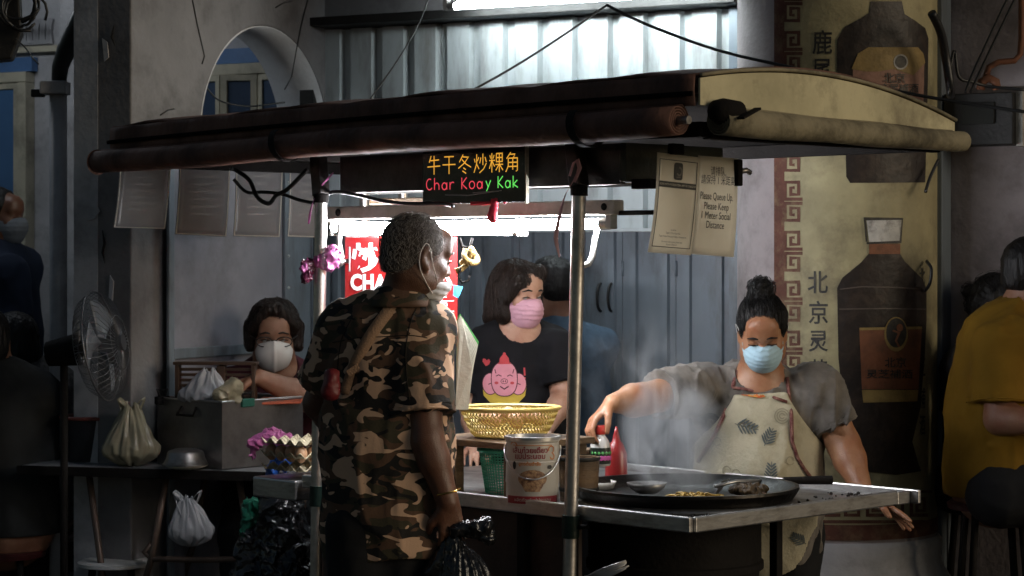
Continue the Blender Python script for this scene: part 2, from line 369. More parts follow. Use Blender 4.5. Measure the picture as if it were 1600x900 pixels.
# ------------------------------------------------------------------ ground
g = B(); g.add([(-150, -60, 0), (150, -60, 0), (150, 200, 0), (-150, 200, 0)], [(0, 1, 2, 3)])
structure(g.build('street', ASPHALT))
J = V(-.774, 9.3, 0); FR = V(.893, -.449, 0).normalized(); FN = V(-FR.y * -1, 0, 0); FN = V(FR.y, -FR.x, 0)   # facade: along FR, facing FN
UP = V(0, 0, 1)
def F(s, o, z): return J + FR * s + FN * o + UP * z
def s_px(px, o=0.):
    t = (px - 800) / FPX; b = J + FN * o; return (b.y * t - b.x) / (FR.x - FR.y * t)
def z_px(py, d): return EYE + (HOR - py) / FPX * d
w = B(); w.prism([F(-9, .85, 0), F(9, .85, 0), F(9, -.3, 0), F(-9, -.3, 0)], (0, 0, .004), (0, 0, .24))
structure(w.build('walkway', CONCRETE, bevel=.015))

def slab(bb, pts, o, ax, ay, th):
    """any outline in the plane (ax, ay) pushed through th"""
    vs, fs = poly2d(pts); n = len(vs); w3 = [Vector(o) + Vector(ax) * x + Vector(ay) * y for x, y in vs]; th = Vector(th)
    bb.add(w3 + [p + th for p in w3], [f for f in fs] + [tuple(i + n for i in f)[::-1] for f in fs] + [(i, (i + 1) % n, n + (i + 1) % n, n + i) for i in range(n)])
    return bb

# shop front: plaster wall (with the metal shutters in front) and the upper lintel
sf = thing('shop_front', 'grey plastered shop front wall behind the stall and its metal doors', 'wall', F(.9, -.1, 0))
B().prism([F(-.02, -.03, 0), F(5.5, -.03, 0), F(5.5, -.33, 0), F(-.02, -.33, 0)], (0, 0, .242), (0, 0, 4.6)).build('wall', PLASTER_P, sf)
B().prism([F(-.06, .05, 0), F(1.86, .05, 0), F(1.86, -.03, 0), F(-.06, -.03, 0)], (0, 0, 2.56), (0, 0, 3.4)).build('lintel', PLASTER, sf, bevel=.01)
B().prism([F(-.1, .17, 0), F(1.9, .17, 0), F(1.9, -.028, 0), F(-.1, -.028, 0)], (0, 0, 2.517), (0, 0, 2.553)).build('ledge', DARKIRON, sf, bevel=.004)

# corrugated sheets of the upper shutter
cs = thing('corrugated_shutter', 'pale blue-grey corrugated metal shutter lit by the tube above it', 'shutter', F(.9, 0, 1.66))
pitch = .1555; prof = [(0, 0), (.1, 0), (.108, .034), (.1475, .034), (.1555, 0)]
k = 0
for sh in range(4):
    bb = B(); pts = []
    for i in range(3):
        for (x, o) in prof[:-1]: pts.append((sh * 3 * pitch + i * pitch + x, o))
    pts.append(((sh + 1) * 3 * pitch + .004, 0)); off = .004 * (sh % 2)
    for (x, o) in pts: bb.v += [tuple(F(x - .03, .045 - o + off, 1.66)), tuple(F(x - .03, .045 - o + off, 2.512))]
    for i in range(len(pts) - 1): bb.f.append((2 * i, 2 * i + 2, 2 * i + 3, 2 * i + 1))
    bb.build('corrugated_sheet', SHEET, cs, solid=.002)
B().prism([F(-.1, .0, 0), F(-.032, .0, 0), F(-.032, .09, 0), F(-.1, .09, 0)], (0, 0, .25), (0, 0, 2.51)).build('side_channel', DARKIRON, cs)
B().prism([F(1.84, -.02, 0), F(1.875, -.02, 0), F(1.875, .07, 0), F(1.84, .07, 0)], (0, 0, .25), (0, 0, 2.51)).build('side_channel', DOORM, cs)

# folding door leaves below
fd = thing('folding_metal_door', 'blue-grey folding metal door with two pull handles behind the cook', 'door', F(.9, 0, .25))
LW = .229
for i in range(8):
    s0 = i * LW + .002; lf = B()
    pts = [(0, 0), (.03, .0), (.036, .016), (.06, .016), (.066, 0), (.165, 0), (.171, .016), (.195, .016), (.201, 0), (.2265, 0)]
    for (x, o) in pts: lf.v += [tuple(F(s0 + x, .03 + o, .26)), tuple(F(s0 + x, .03 + o, 1.645))]
    for q in range(len(pts) - 1): lf.f.append((2 * q, 2 * q + 2, 2 * q + 3, 2 * q + 1))
    L_ = lf.build('door_leaf', DOORM, fd, solid=.003)
    for hz in (.5, 1.0, 1.5): B().tube([F(s0, .036, hz - .03), F(s0, .036, hz + .03)], .006, 8).build('hinge', DOORM, L_, smooth=True)
B().prism([F(-.02, .075, 0), F(1.838, .075, 0), F(1.838, -.02, 0), F(-.02, -.02, 0)], (0, 0, 1.647), (0, 0, 1.659)).build('door_rail', SHEET, fd)
for px in (936, 953):
    s = s_px(px, .06); h = B(); pts = []
    for i in range(9):
        a = math.pi * i / 8; pts.append(F(s, .045 + .035 * math.sin(a), 1.385 + .055 * math.cos(a)))
    h.tube(pts, .006, 8).build('pull_handle', DARKIRON, fd, smooth=True)
for py, px in ((565, 928), (590, 944), (545, 947)):
    B().lathe([(0, .012), (.008, .011), (.011, 0)], F(s_px(px, .05), .045, z_px(py, 8.7)), 12, FN).build('bolt', DARKIRON, fd, smooth=True)

# arched cross wall: runs from the shop front towards the street, thickness along -FR
aw = thing('arched_wall', 'weathered grey plaster cross wall with a round arch on the left', 'wall', J + FN * .7)
def A(q, z, t=0.): return J + FN * q + UP * z - FR * t
pts = [(0, 0), (0.015, 0)]; pts = [(-.001, .243), (.012, .243)]
for i in range(33):
    a = math.pi * i / 32; pts.append((.49 - .478 * math.cos(a), 2.0 + .488 * math.sin(a)))
pts += [(.968, .003), (1.41, .003), (1.41, 4.4), (-.001, 4.4)]
slab(B(), pts, J, FN, UP, -FR * .24).build('wall', PLASTER, aw, bevel=.008)
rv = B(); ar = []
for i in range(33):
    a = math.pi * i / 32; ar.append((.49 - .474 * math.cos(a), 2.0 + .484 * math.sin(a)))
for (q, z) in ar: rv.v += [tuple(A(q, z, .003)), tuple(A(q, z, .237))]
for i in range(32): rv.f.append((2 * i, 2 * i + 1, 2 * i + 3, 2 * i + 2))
rv.build('arch_reveal', mat('lit_reveal_plaster', (.78, .78, .8), .85, var=.2, scale=3, bump=.3, bscale=30, dirt=.5, dscale=5, dcol=(.3, .29, .29)), aw, smooth=True, solid=.003)  # light on the reveal put into its plaster colour, paler than the wall
# end face strip of pale render on the pier, chipped
B().prism([A(1.413, 0, .15), A(1.413, 0, .262), A(1.30, 0, .262), A(1.30, 0, .243), A(1.411, 0, .243), A(1.411, 0, .15)], (0, 0, .01), (0, 0, 3.9)).build('pale_render_strip', PLASTER_W, aw, bevel=.004)
# cracks on the plaster
for pl in ([(300, 0), (308, 40), (316, 75), (319, 88), (315, 100)], [(480, 0), (470, 40), (463, 75), (455, 120), (444, 140)], [(250, 180), (262, 172), (272, 170)], [(430, 12), (442, 5), (455, 2)]):
    vv = []
    for (px, py) in pl:
        t = (px - 800) / FPX; q = (J.x - J.y * t) / (FN.y * t - FN.x); d = J.y + FN.y * q; vv.append(A(q, z_px(py, d), -.002))
    B().tube(vv, .0028, 5).build('wall_wire', RUBBER, aw, smooth=True)

# flakes and cracks on the pier's end face
def pierp(px, py, off=.004):
    p0 = A(1.413 + off, 0, .1); t = (px - 800) / FPX; m_ = (t * p0.y - p0.x) / (-FR.x + t * FR.y); q = p0 - FR * m_; return V(q.x, q.y, z_px(py, q.y))
for pl in ([(128, 318), (140, 312), (150, 318), (156, 330), (148, 342), (136, 345), (130, 336)], [(160, 60), (168, 66), (170, 90), (163, 96)], [(172, 430), (178, 440), (176, 470), (170, 466)]):
    vv, ff3 = poly2d(pl); B().add([pierp(*p) for p in vv], ff3).build('plaster_flake', PLASTER_W, aw, solid=.004)
for pl in ([(160, 360), (163, 380), (160, 395), (164, 412)], [(178, 40), (174, 58), (180, 72)], [(190, 200), (187, 230), (192, 250)]):
    B().tube([pierp(*p) for p in pl], [.002] + [.005] * (len(pl) - 2) + [.001], 5).build('crack', DARKIRON, aw)

# sheet boards that close the arch
bd = thing('sheet_board', 'flat lavender-grey sheet metal board closing the arch behind the seated man', 'board', A(.8, .25, -.03))
for (q0, q1, z0, z1, o) in ((.40, 1.215, 1.19, 1.93, .03), (.40, 1.215, .26, 1.165, .03), (.02, .385, .26, 1.93, .022)):
    B().prism([A(q0, 0, -o), A(q1, 0, -o), A(q1, 0, -o + .012), A(q0, 0, -o + .012)], (0, 0, z0), (0, 0, z1)).build('board_panel', BOARD if q0 > .1 else DOORM, bd, bevel=.003)
for (q0, q1, z0, z1) in ((.385, .43, .26, 1.94), (1.2, 1.235, .26, 1.94), (.431, 1.199, 1.16, 1.2), (.431, 1.199, 1.9, 1.94)):
    B().prism([A(q0, 0, -.046), A(q1, 0, -.046), A(q1, 0, -.032), A(q0, 0, -.032)], (0, 0, z0), (0, 0, z1)).build('edge_strip', DOORM, bd, bevel=.003)
for z in (.5, .8, 1.1, 1.3, 1.42, 1.55, 1.7, 1.85):
    B().lathe([(0, .006), (.005, .004), (.007, 0)], A(.407, z, -.0465), 10, FR).build('rivet', SHEET, bd, smooth=True)
for q in (.16, .195): B().tube([A(q, .3, -.04), A(q, 1.65, -.04)], .006, 6).build('thin_pipe', RUBBER, bd, smooth=True)

# neighbouring shop front with blue shuttered windows, seen left and through the arch
nb = thing('neighbour_shop_front', 'pale neighbouring shop front with blue windows at the far left', 'building', F(-1.5, -.2, 0))
B().prism([F(-8, -.24, 0), F(-.265, -.24, 0), F(-.265, -.5, 0), F(-8, -.5, 0)], (0, 0, .242), (0, 0, 4.6)).build('wall', PLASTER_W, nb)
def window(s0, s1, z0, z1, nleaf, panem, ajar=0., rail=None, head=True):
    fr = B()
    for (a, b, c, d) in ((s0 - .05, s0, z0, z1), (s1, s1 + .05, z0, z1), (s0 - .05, s1 + .05, z1 + .001, z1 + .05), (s0 - .05, s1 + .05, z0 - .05, z0 - .001)):
        fr.prism([F(a, -.238, 0), F(b, -.238, 0), F(b, -.17, 0), F(a, -.17, 0)], (0, 0, c), (0, 0, d))
    wn = fr.build('window', CREAM, nb, bevel=.004)
    if head: B().prism([F(s0 - .07, -.236, 0), F(s1 + .07, -.236, 0), F(s1 + .07, -.19, 0), F(s0 - .07, -.19, 0)], (0, 0, z1 + .053), (0, 0, z1 + .12)).build('lintel_band', BLUE, wn)
    lw = (s1 - s0) / nleaf
    for i in range(nleaf):
        o0, o1 = (-.21, -.21 + ajar * lw) if i % 2 else (-.21 + ajar * lw, -.21); a, b = s0 + i * lw + .003, s0 + (i + 1) * lw - .003
        def Q(u, z, e): s = a + (b - a) * u; o = o0 + (o1 - o0) * u; return F(s, o + e, z)
        e = .028 / lw
        pf = B()
        for (u0, u1, c, d) in ((0, e, z0, z1), (1 - e, 1, z0, z1), (e, 1 - e, z1 - .03, z1), (e, 1 - e, z0, z0 + .03)) + (((e, 1 - e, rail - .012, rail + .012),) if rail else ()):
            pf.prism([Q(u0, 0, 0), Q(u1, 0, 0), Q(u1, 0, .03), Q(u0, 0, .03)], (0, 0, c + .002), (0, 0, d - .002))
        pf.build('sash_frame', CREAM, wn)
        B().prism([Q(e, 0, .008), Q(1 - e, 0, .008), Q(1 - e, 0, .018), Q(e, 0, .018)], (0, 0, z0 + .03), (0, 0, z1 - .03)).build('pane', panem, wn)
window(-.98, -.33, 1.1, 2.36, 4, NAVY, ajar=.35)
window(s_px(-80, -.2), s_px(33, -.2), 1.05, 2.37, 2, GLASSB, rail=1.79)
fv = B()      # fretted vent over the far left window
s0 = s_px(2, -.2)
for i in range(7):
    c = F(s0 + .04 + i * .038, -.225, 2.61); fv.beam(c + FR * -.012 + UP * -.06, c + FR * .012 + UP * .06, .02, .012, FN); fv.beam(c + FR * .012 + UP * -.06, c + FR * -.012 + UP * .06, .018, .012, FN)
fv.build('fretted_vent', PVC, nb)
B().prism([F(s0 - .3, -.238, 0), F(s0 + .33, -.238, 0), F(s0 + .33, -.2, 0), F(s0 - .3, -.2, 0)], (0, 0, 2.512), (0, 0, 2.54)).build('vent_sill', CREAM, nb)
pr = B().prism([F(-1.47, -.235, 0), F(-1.25, -.235, 0), F(-1.25, -.02, 0), F(-1.47, -.02, 0)], (0, 0, .245), (0, 0, 4)).build('pilaster', PLASTER_W, nb, bevel=.01)

# down pipe with bracket and thick cable entering it
x, d = -.2085, 8.3
dp = thing('down_pipe', 'grey plastic conduit pipe on the left pier with a clamp', 'pipe', (x * d, d, 0))
B().tube([(x * d, d, 0), (x * d, d, 2.2)], .034, 16).build('pipe', PVC, dp, smooth=True)
B().box((x * d - .01, d - .01, 2.19), (.1, .1, .05)).build('clamp', PVC, dp, bevel=.006)
B().box((x * d - .075, d - .01, 2.17), (.05, .03, .03)).build('clamp_bracket', DARKIRON, dp, bevel=.004)
cb = B().tube([P(92, 128, 8.3), P(94, 105, 8.3), P(103, 80, 8.28), P(116, 52, 8.25), P(128, 25, 8.22), P(142, -5, 8.2), P(150, -40, 8.2)], [.028, .032, .036, .038, .036, .034, .034], 12).build('service_cable', RUBBER, None, smooth=True)
tag(cb, 'thick black cable bundle slanting up out of the conduit pipe', 'cable')
# junction box and coil of cables in the top left corner
jb = thing('junction_box', 'black junction box with coiled cables in the top left corner', 'junction box', P(8, 90, 7.6))
B().prism([P(-30, -20, 7.6), P(30, -20, 7.6), P(34, 50, 7.6), P(18, 92, 7.6), P(-30, 96, 7.6)], (0, 0, 0), (-.02, .12, 0)).build('box', DARKIRON, jb, bevel=.008)
for i in range(7):
    a0 = RND.uniform(0, 6); cx, cy = 40 + RND.uniform(-14, 10), 6 + RND.uniform(-14, 14); rx, ry = RND.uniform(26, 38), RND.uniform(24, 40)
    B().tube([P(cx + rx * math.cos(a0 + t * .45), cy + ry * math.sin(a0 + t * .45), 7.5 + .004 * t + .012 * i) for t in range(13)], .005, 6).build('coiled_cable', RUBBER, jb, smooth=True)
B().tube([P(25, 60, 7.58), P(40, 75, 7.6), P(52, 92, 7.65), P(60, 100, 7.7)], .003, 5).build('loose_wire', RUBBER, jb)

# ------------------------------------------------------------------ painted round column
CC = V(1.2, 8.05, 0); CRD = .365
co = thing('painted_column', 'round yellow column painted with two brown medicine bottles and black characters', 'column', CC)
cb_ = B().lathe([(CRD, 4.4), (CRD, .535), (CRD + .006, .53)], CC, 96); cb_.build('shaft', PLASTER_P, co, smooth=True)
B().lathe([(CRD + .004, .534), (CRD + .02, .515), (CRD + .014, .46), (CRD + .03, .41), (CRD + .065, .35), (CRD + .085, .3), (CRD + .09, .22)], CC, 64).build('plinth', PLASTER_W, co, smooth=True)
def th_px(px):
    a, b = -1.6, 1.36      # angle on the shaft that lies behind photo column px
    for _ in range(40):
        m_ = (a + b) / 2; a, b = (m_, b) if 800 + FPX * (CC.x + CRD * math.sin(m_)) / (CC.y - CRD * math.cos(m_)) < px else (a, m_)
    return a
def C(th, z, off): return CC + V(math.sin(th) * (CRD + off), -math.cos(th) * (CRD + off), z)
def ring(name, t0, t1, z0, z1, m, off, parent=co, n=40):
    return B().grid(lambda u, v: C(t0 + (t1 - t0) * u, z0 + (z1 - z0) * v, off), n, 1).build(name, m, parent, smooth=True)
yp = ring('yellow_paint', th_px(1226), 1.75, .56, 4.3, YELLOWP, .0015)
ring('red_stripe', th_px(1210), th_px(1226), .56, 4.3, REDP, .002, n=4)
ring('red_band', -1.2, 1.6, .545, .60, REDP, .004)
def on_col(name, s, m, off, L=14, parent=yp):
    """print given in photo pixels, laid on the shaft"""
    vs, fs = split2d(s, L); out = []
    for (px, py) in vs: t = th_px(px); out.append(C(t, z_px(py, CC.y - CRD * math.cos(t)), off))
    return B().add(out, fs).build(name, m, parent, smooth=True)
key = []
def spiral(cx, cy, s, flip):
    p = [(1, 1), (-1, 1), (-1, -1), (.55, -1), (.55, .45), (-.35, .45), (-.35, -.35), (.1, -.35)]
    return stroke2d([(cx + x * s, cy + (y if flip else -y) * s * .98) for x, y in p], 5.2)
y = -14; i = 0
while y < 780:
    key.append(spiral(1241, y, 13.5, i % 2 == 0)); y += 33 if i % 2 == 0 else 45; i += 1
on_col('key_pattern', merge2d(*key), REDP, .0035)
key = [spiral(1300 + 34 * i, 792, 13, i % 2 == 0) for i in range(5)] + [stroke2d([(1226, 815), (1455, 815)], 5), stroke2d([(1226, 768), (1455, 768)], 4)]
on_col('base_key_pattern', merge2d(*key), REDP, .0035)
def glyph(ch, cx, cy, size, sx=1.):
    v, f = text2d(ch, size, .012 * size); xs = [p[0] for p in v]; ys = [p[1] for p in v]; mx_, my = (min(xs) + max(xs)) / 2, (min(ys) + max(ys)) / 2
    return [(cx + (x - mx_) * sx, cy - (y - my)) for x, y in v], [t[::-1] for t in f]
for ch, cx, cy, sz, sx in (('鹿', 1285, 66, 40, .8), ('尾', 1284, 110, 40, .75), ('北', 1278, 441, 38, .85), ('京', 1279, 488, 38, .85), ('灵', 1279, 533, 36, .85), ('芝', 1279, 578, 36, .85)):
    on_col('painted_character', glyph(ch, cx, cy, sz, sx), BLACKP, .0038)
for ch, cy, sz in (('鹿', 90, 34), ('尾', 132, 34), ('酒', 268, 34), ('北', 432, 30), ('京', 475, 30), ('灵', 520, 30), ('芝', 572, 34), ('補', 622, 34), ('酒', 664, 34)):
    on_col('painted_character', glyph(ch, 1440, cy, sz, .28), BLACKP, .0038, L=6)
# upper bottle
ub = on_col('painted_bottle', merge2d(poly2d([(1360, 2), (1408, 2), (1412, 22), (1428, 32), (1444, 44), (1449, 60), (1448, 130), (1444, 285), (1328, 286), (1322, 276), (1320, 150), (1308, 110), (1308, 62), (1320, 42), (1346, 28), (1358, 20)])), BOTTLEP, .0045)
on_col('bottle_cap', poly2d([(1362, -26), (1406, -26), (1409, 0), (1359, 0)]), BOTTLEP, .006, parent=ub)
on_col('bottle_label', poly2d([(1332, 105), (1340, 85), (1356, 76), (1430, 76), (1438, 84), (1442, 100), (1440, 205), (1334, 205)]), PINKP, .006, parent=ub)
on_col('label_crest', poly2d([(1330, 108), (1340, 84), (1356, 74), (1432, 74), (1440, 84), (1443, 98), (1425, 118), (1395, 108), (1370, 112), (1350, 112)]), GOLDP, .0075, parent=ub)
on_col('label_emblem', ell2d(1405, 97, 11, 12), WHITEP, .009, parent=ub); on_col('label_emblem', ell2d(1405, 97, 8.5, 9.5), BLACKP, .0105, parent=ub)
on_col('label_lettering', merge2d(glyph('北京', 1395, 122, 17), glyph('鹿尾補酒', 1402, 138, 15)), BLACKP, .0105, parent=ub, L=8)
# lower bottle
lb = on_col('painted_bottle', poly2d([(1357, 396), (1405, 396), (1412, 408), (1440, 436), (1446, 452), (1446, 500), (1443, 560), (1436, 640), (1424, 690), (1434, 726), (1438, 736), (1400, 742), (1330, 734), (1322, 720), (1326, 690), (1318, 640), (1310, 560), (1308, 450), (1316, 434), (1345, 410)]), BOTTLEP, .0045)
on_col('bottle_cap', poly2d([(1353, 343), (1407, 343), (1404, 378), (1357, 378)]), WHITEP, .0062, parent=lb)
on_col('bottle_cap', stroke2d([(1353, 378), (1350, 342), (1408, 342), (1405, 378), (1353, 380)], 3), BLACKP, .0075, parent=lb)
on_col('bottle_neck', poly2d([(1357, 381), (1405, 381), (1405, 397), (1357, 397)]), LABELP, .0062, parent=lb)
on_col('bottle_label', poly2d([(1342, 516), (1438, 514), (1433, 608), (1346, 608)]), LABELP, .0062, parent=lb)
on_col('label_edge', stroke2d([(1342, 514), (1438, 512)], 4), GOLDP, .0078, parent=lb)
on_col('label_band', poly2d([(1346, 609), (1433, 609), (1431, 627), (1348, 629)]), GOLDP, .0062, parent=lb)
on_col('label_emblem', ell2d(1398, 522, 18, 27), GOLDP, .0085, parent=lb); on_col('label_emblem', ell2d(1398, 520, 15.5, 23), BLACKP, .0098, parent=lb)
on_col('emblem_figure', merge2d(ell2d(1403, 512, 5, 6), stroke2d([(1392, 516), (1402, 520), (1397, 532), (1402, 542)], 3)), LABELP, .011, parent=lb)
on_col('label_lettering', merge2d(glyph('北京', 1397, 566, 17), glyph('灵芝補酒', 1388, 584, 15, 1.2)), BLACKP, .0085, parent=lb, L=8)
on_col('bottle_highlight', merge2d(stroke2d([(1312, 452), (1345, 448), (1400, 449), (1443, 452)], 2), stroke2d([(1311, 483), (1380, 482), (1444, 483)], 2)), mat('scuffed_brown_paint', (.08, .06, .05), .5, dirt=.6, dscale=20), .0062, parent=lb)

# wall strip, meter box and conduit right of the column
st = tag(B().prism([F(s_px(1448, .1), -.025, 0), F(s_px(1472, .1), -.025, 0), F(s_px(1472, .1), .1, 0), F(s_px(1448, .1), .1, 0)], (0, 0, .245), (0, 0, 4.3)).build('door_post', DOORM, None, bevel=.004), 'blue-grey door post standing right beside the painted column', 'post')
mbx = thing('meter_box', 'dark electric meter box on the wall right of the stall roof', 'meter box', P(1540, 230, 7.85))
s0, s1 = s_px(1480, .05), s_px(1588, .05)
B().prism([F(s0, -.026, 0), F(s1, -.026, 0), F(s1, .1, 0), F(s0, .1, 0)], (0, 0, 1.955), (0, 0, 2.145)).build('case', DARKIRON, mbx, bevel=.004)
B().prism([F(s1 + .001, -.026, 0), F(s1 + .025, -.026, 0), F(s1 + .025, .06, 0), F(s1 + .001, .06, 0)], (0, 0, 1.95), (0, 0, 2.15)).build('back_board', WHITEP, mbx)
B().prism([F(s0 + .07, .101, 0), F(s0 + .19, .101, 0), F(s0 + .19, .112, 0), F(s0 + .07, .112, 0)], (0, 0, 2.03), (0, 0, 2.11)).build('meter_window', mat('dark_glass', (.03, .03, .03), .08, bump=0), mbx, bevel=.002)
cd = thing('wall_conduit', 'brown bent conduit pipe entering the meter box', 'conduit', P(1560, 140, 7.8))
B().tube([P(1532, 140, 7.75), P(1534, 128, 7.75), P(1545, 122, 7.75), P(1556, 128, 7.75), P(1558, 140, 7.75)], .016, 10).build('bend', LABELP, cd, smooth=True)
B().tube([P(1540, 122, 7.76), P(1545, 105, 7.76), P(1560, 97, 7.76), P(1585, 95, 7.76), P(1594, 85, 7.76), P(1596, 60, 7.76), P(1596, -40, 7.76)], .011, 8).build('pipe', LABELP, cd, smooth=True)
def cable(name, pts, r, label, m=RUBBER):
    # smooth curve through pixel points
    q = [P(*p) for p in pts]; out = []
    for i in range(len(q) - 1):
        a, b, c, e = q[max(i - 1, 0)], q[i], q[i + 1], q[min(i + 2, len(q) - 1)]
        for t in (0, .2, .4, .6, .8): out.append(.5 * ((2 * b) + (c - a) * t + (2 * a - 5 * b + 4 * c - e) * t * t + (3 * b - a - 3 * c + e) * t ** 3))
    out.append(q[-1]); return tag(B().tube(out, r, 7).build(name, m, None, smooth=True), label, 'cable')
cable('overhead_cable', [(948, 8, 8.0), (1010, 38, 7.9), (1120, 78, 7.7), (1230, 104, 7.5), (1400, 142, 7.3), (1500, 160, 7.25), (1610, 176, 7.2)], .006, 'black cable drooping from the wall lamp over the yellow roof end to the right')
cable('overhead_cable', [(948, 8, 8.0), (905, 38, 7.9), (850, 75, 7.8), (790, 112, 7.7), (715, 154, 7.6), (690, 170, 7.6)], .0045, 'black cable from the wall lamp slanting down left behind the roof')
cable('overhead_cable', [(672, -10, 8.4), (655, 35, 8.4), (630, 80, 8.35), (600, 125, 8.3), (565, 172, 8.25)], .003, 'thin wire slanting in front of the left end of the corrugated shutter')
cable('overhead_cable', [(1578, -10, 7.5), (1545, 60, 7.5), (1520, 115, 7.5), (1508, 145, 7.5)], .005, 'left one of two straight cables running down to the meter box')
cable('overhead_cable', [(1590, -10, 7.5), (1556, 60, 7.5), (1530, 115, 7.5), (1516, 145, 7.5)], .005, 'right one of two straight cables running down to the meter box')
cable('wall_cable', [(1456, 20, 7.6), (1470, 50, 7.65), (1478, 90, 7.7), (1484, 130, 7.7), (1486, 150, 7.75)], .016, 'thick dark cable hanging between painted column and meter box')
cable('wall_cable', [(1482, 150, 7.7), (1486, 100, 7.7), (1492, 80, 7.7), (1498, 120, 7.7), (1520, 128, 7.72), (1545, 135, 7.74), (1600, 140, 7.72)], .006, 'looped black cable above the meter box')
cable('wall_cable', [(1446, 300, 7.72), (1452, 280, 7.75), (1460, 262, 7.78), (1466, 250, 7.8)], .006, 'short black cable at the column edge below the yellow roof end')
cable('wall_cable', [(1448, 408, 7.8), (1455, 420, 7.75), (1453, 442, 7.75), (1446, 454, 7.8)], .006, 'small cable loop at the edge of the column beside the lower bottle')
cable('wall_cable', [(311, 120, 8.6), (325, 140, 8.62), (345, 158, 8.66), (385, 166, 8.75), (420, 163, 8.85), (445, 160, 8.9)], .0035, 'thin black wire sagging across the arch opening')

# the far left wall is brightened by an added tube out of view, see lamps
# ------------------------------------------------------------------ the stall
STEEL = mat('brushed_steel', (.58, .57, .56), .36, .95, var=.3, scale=12, bump=.06, bscale=40, stretch=(1, 1, 3), dirt=.65, dscale=8, dcol=(.09, .06, .045))
STEEL_W = mat('worn_steel_top', (.33, .32, .31), .4, .85, var=.4, scale=6, bump=.1, bscale=30, dirt=.8, dscale=6, dcol=(.03, .022, .016))
CHROME = mat('pole_steel', (.72, .69, .66), .36, 1., var=.25, scale=20, bump=.05, bscale=60, dirt=.3, dscale=20, dcol=(.12, .07, .05))
CANVAS_R = mat('maroon_canvas', (.18, .09, .065), .75, var=.4, scale=5, bump=.7, bscale=26, dirt=.6, dscale=5, dcol=(.03, .02, .016), stretch=(1, 1, .6), spec=.3)
CANVAS_C = mat('cream_canvas', (.6, .54, .34), .75, var=.3, scale=4, bump=.5, bscale=14, dirt=.85, dscale=5, dcol=(.16, .13, .085), spec=.3)
CANVAS_G = mat('grimy_cream_canvas', (.3, .26, .17), .8, spec=.25, var=.45, scale=5, bump=.8, bscale=24, dirt=.9, dscale=5, dcol=(.05, .042, .03))
BLACKM = mat('sooty_black', (.013, .011, .01), .85, var=.4, bump=.3, spec=.15)
HEADER = mat('greasy_dark_steel', (.09, .08, .075), .4, .7, var=.5, scale=6, dirt=.7, dscale=7, bump=.15)
WOOD = mat('greasy_wood', (.16, .095, .045), .6, var=.5, scale=5, bump=.3, stretch=(1, 1, 5), dirt=.5)
WHITEPL = mat('white_plastic', (.62, .61, .58), .4, bump=.05, var=.1, dirt=.3, dscale=12, dcol=(.25, .2, .13))
CREAMPL = mat('batten_enamel', (.75, .67, .58), .4, dirt=.5, dscale=10, dcol=(.2, .13, .08), bump=.05)
BROWNB = mat('brown_skirt_panel', (.06, .032, .022), .6, var=.5, dirt=.5, bump=.2)
C0 = V(.48, 5.83, 0); U_ = V(-.70711, .70711, 0); V_ = V(.70711, .70711, 0)
def T(a, b, z): return C0 + U_ * a + V_ * b + UP * z
def PL(px, py, p0, dr):
    """point of the upright plane (p0, dr) behind photo pixel px,py"""
    t = (px - 800) / FPX; m = (t * p0.y - p0.x) / (dr.x - t * dr.y); q = p0 + dr * m; return V(q.x, q.y, z_px(py, q.y))
AX = (U_, V_, UP)
stl = thing('food_stall', 'hawker stall with dark maroon roof, steel counter and steel poles', 'food stall', T(.8, .5, 0))
def tb(name, a0, a1, b0, b1, z0, z1, m, bevel=.003, parent=stl):
    return B().box(T((a0 + a1) / 2, (b0 + b1) / 2, (z0 + z1) / 2), (abs(a1 - a0), abs(b1 - b0), abs(z1 - z0)), AX).build(name, m, parent, bevel=bevel)
ct = tb('countertop', .006, 1.62, .006, 1.0, .812, .826, STEEL_W)
tb('front_lip', -.004, 1.62, -.012, .005, .808, .85, STEEL, .004, ct)
tb('side_lip', -.012, .0045, .006, .935, .808, .85, STEEL, .004, ct)
tb('back_lip', -.04, 1.62, 1.001, 1.016, .808, .85, STEEL, .004, ct)
tb('corner_tab', -.012, -.005, .936, 1.0, .808, .846, STEEL, .003, ct)
tb('side_tray', 1.63, 1.85, -.03, .42, .765, .83, STEEL, .006)
tb('skirt_panel', .47, 1.6, .06, .075, .12, .795, BROWNB, .002)
tb('skirt_panel', 1.601, 1.616, .08, .95, .12, .795, BROWNB, .002)
tb('skirt_post', .66, .69, .03, .058, .0, .806, BLACKM)
tb('lower_shelf', .48, 1.68, .08, .95, .3, .32, BLACKM)
for (a, b) in ((.34, .3), (.34, .8), (1.56, .93)): tb('leg', a - .015, a + .015, b - .015, b + .015, 0, .807, BLACKM)
tb('cross_brace', .33, .35, .32, .78, .38, .41, BLACKM)
# burner drum under the wok
B().lathe([(.0, .79), (.24, .79), (.255, .78), (.255, .66), (.262, .655), (.262, .635), (.25, .63), (.235, .5), (.1, .46), (0, .46)], T(.42, .42, 0), 48).build('burner_drum', BLACKM, stl, smooth=True, auto=True)
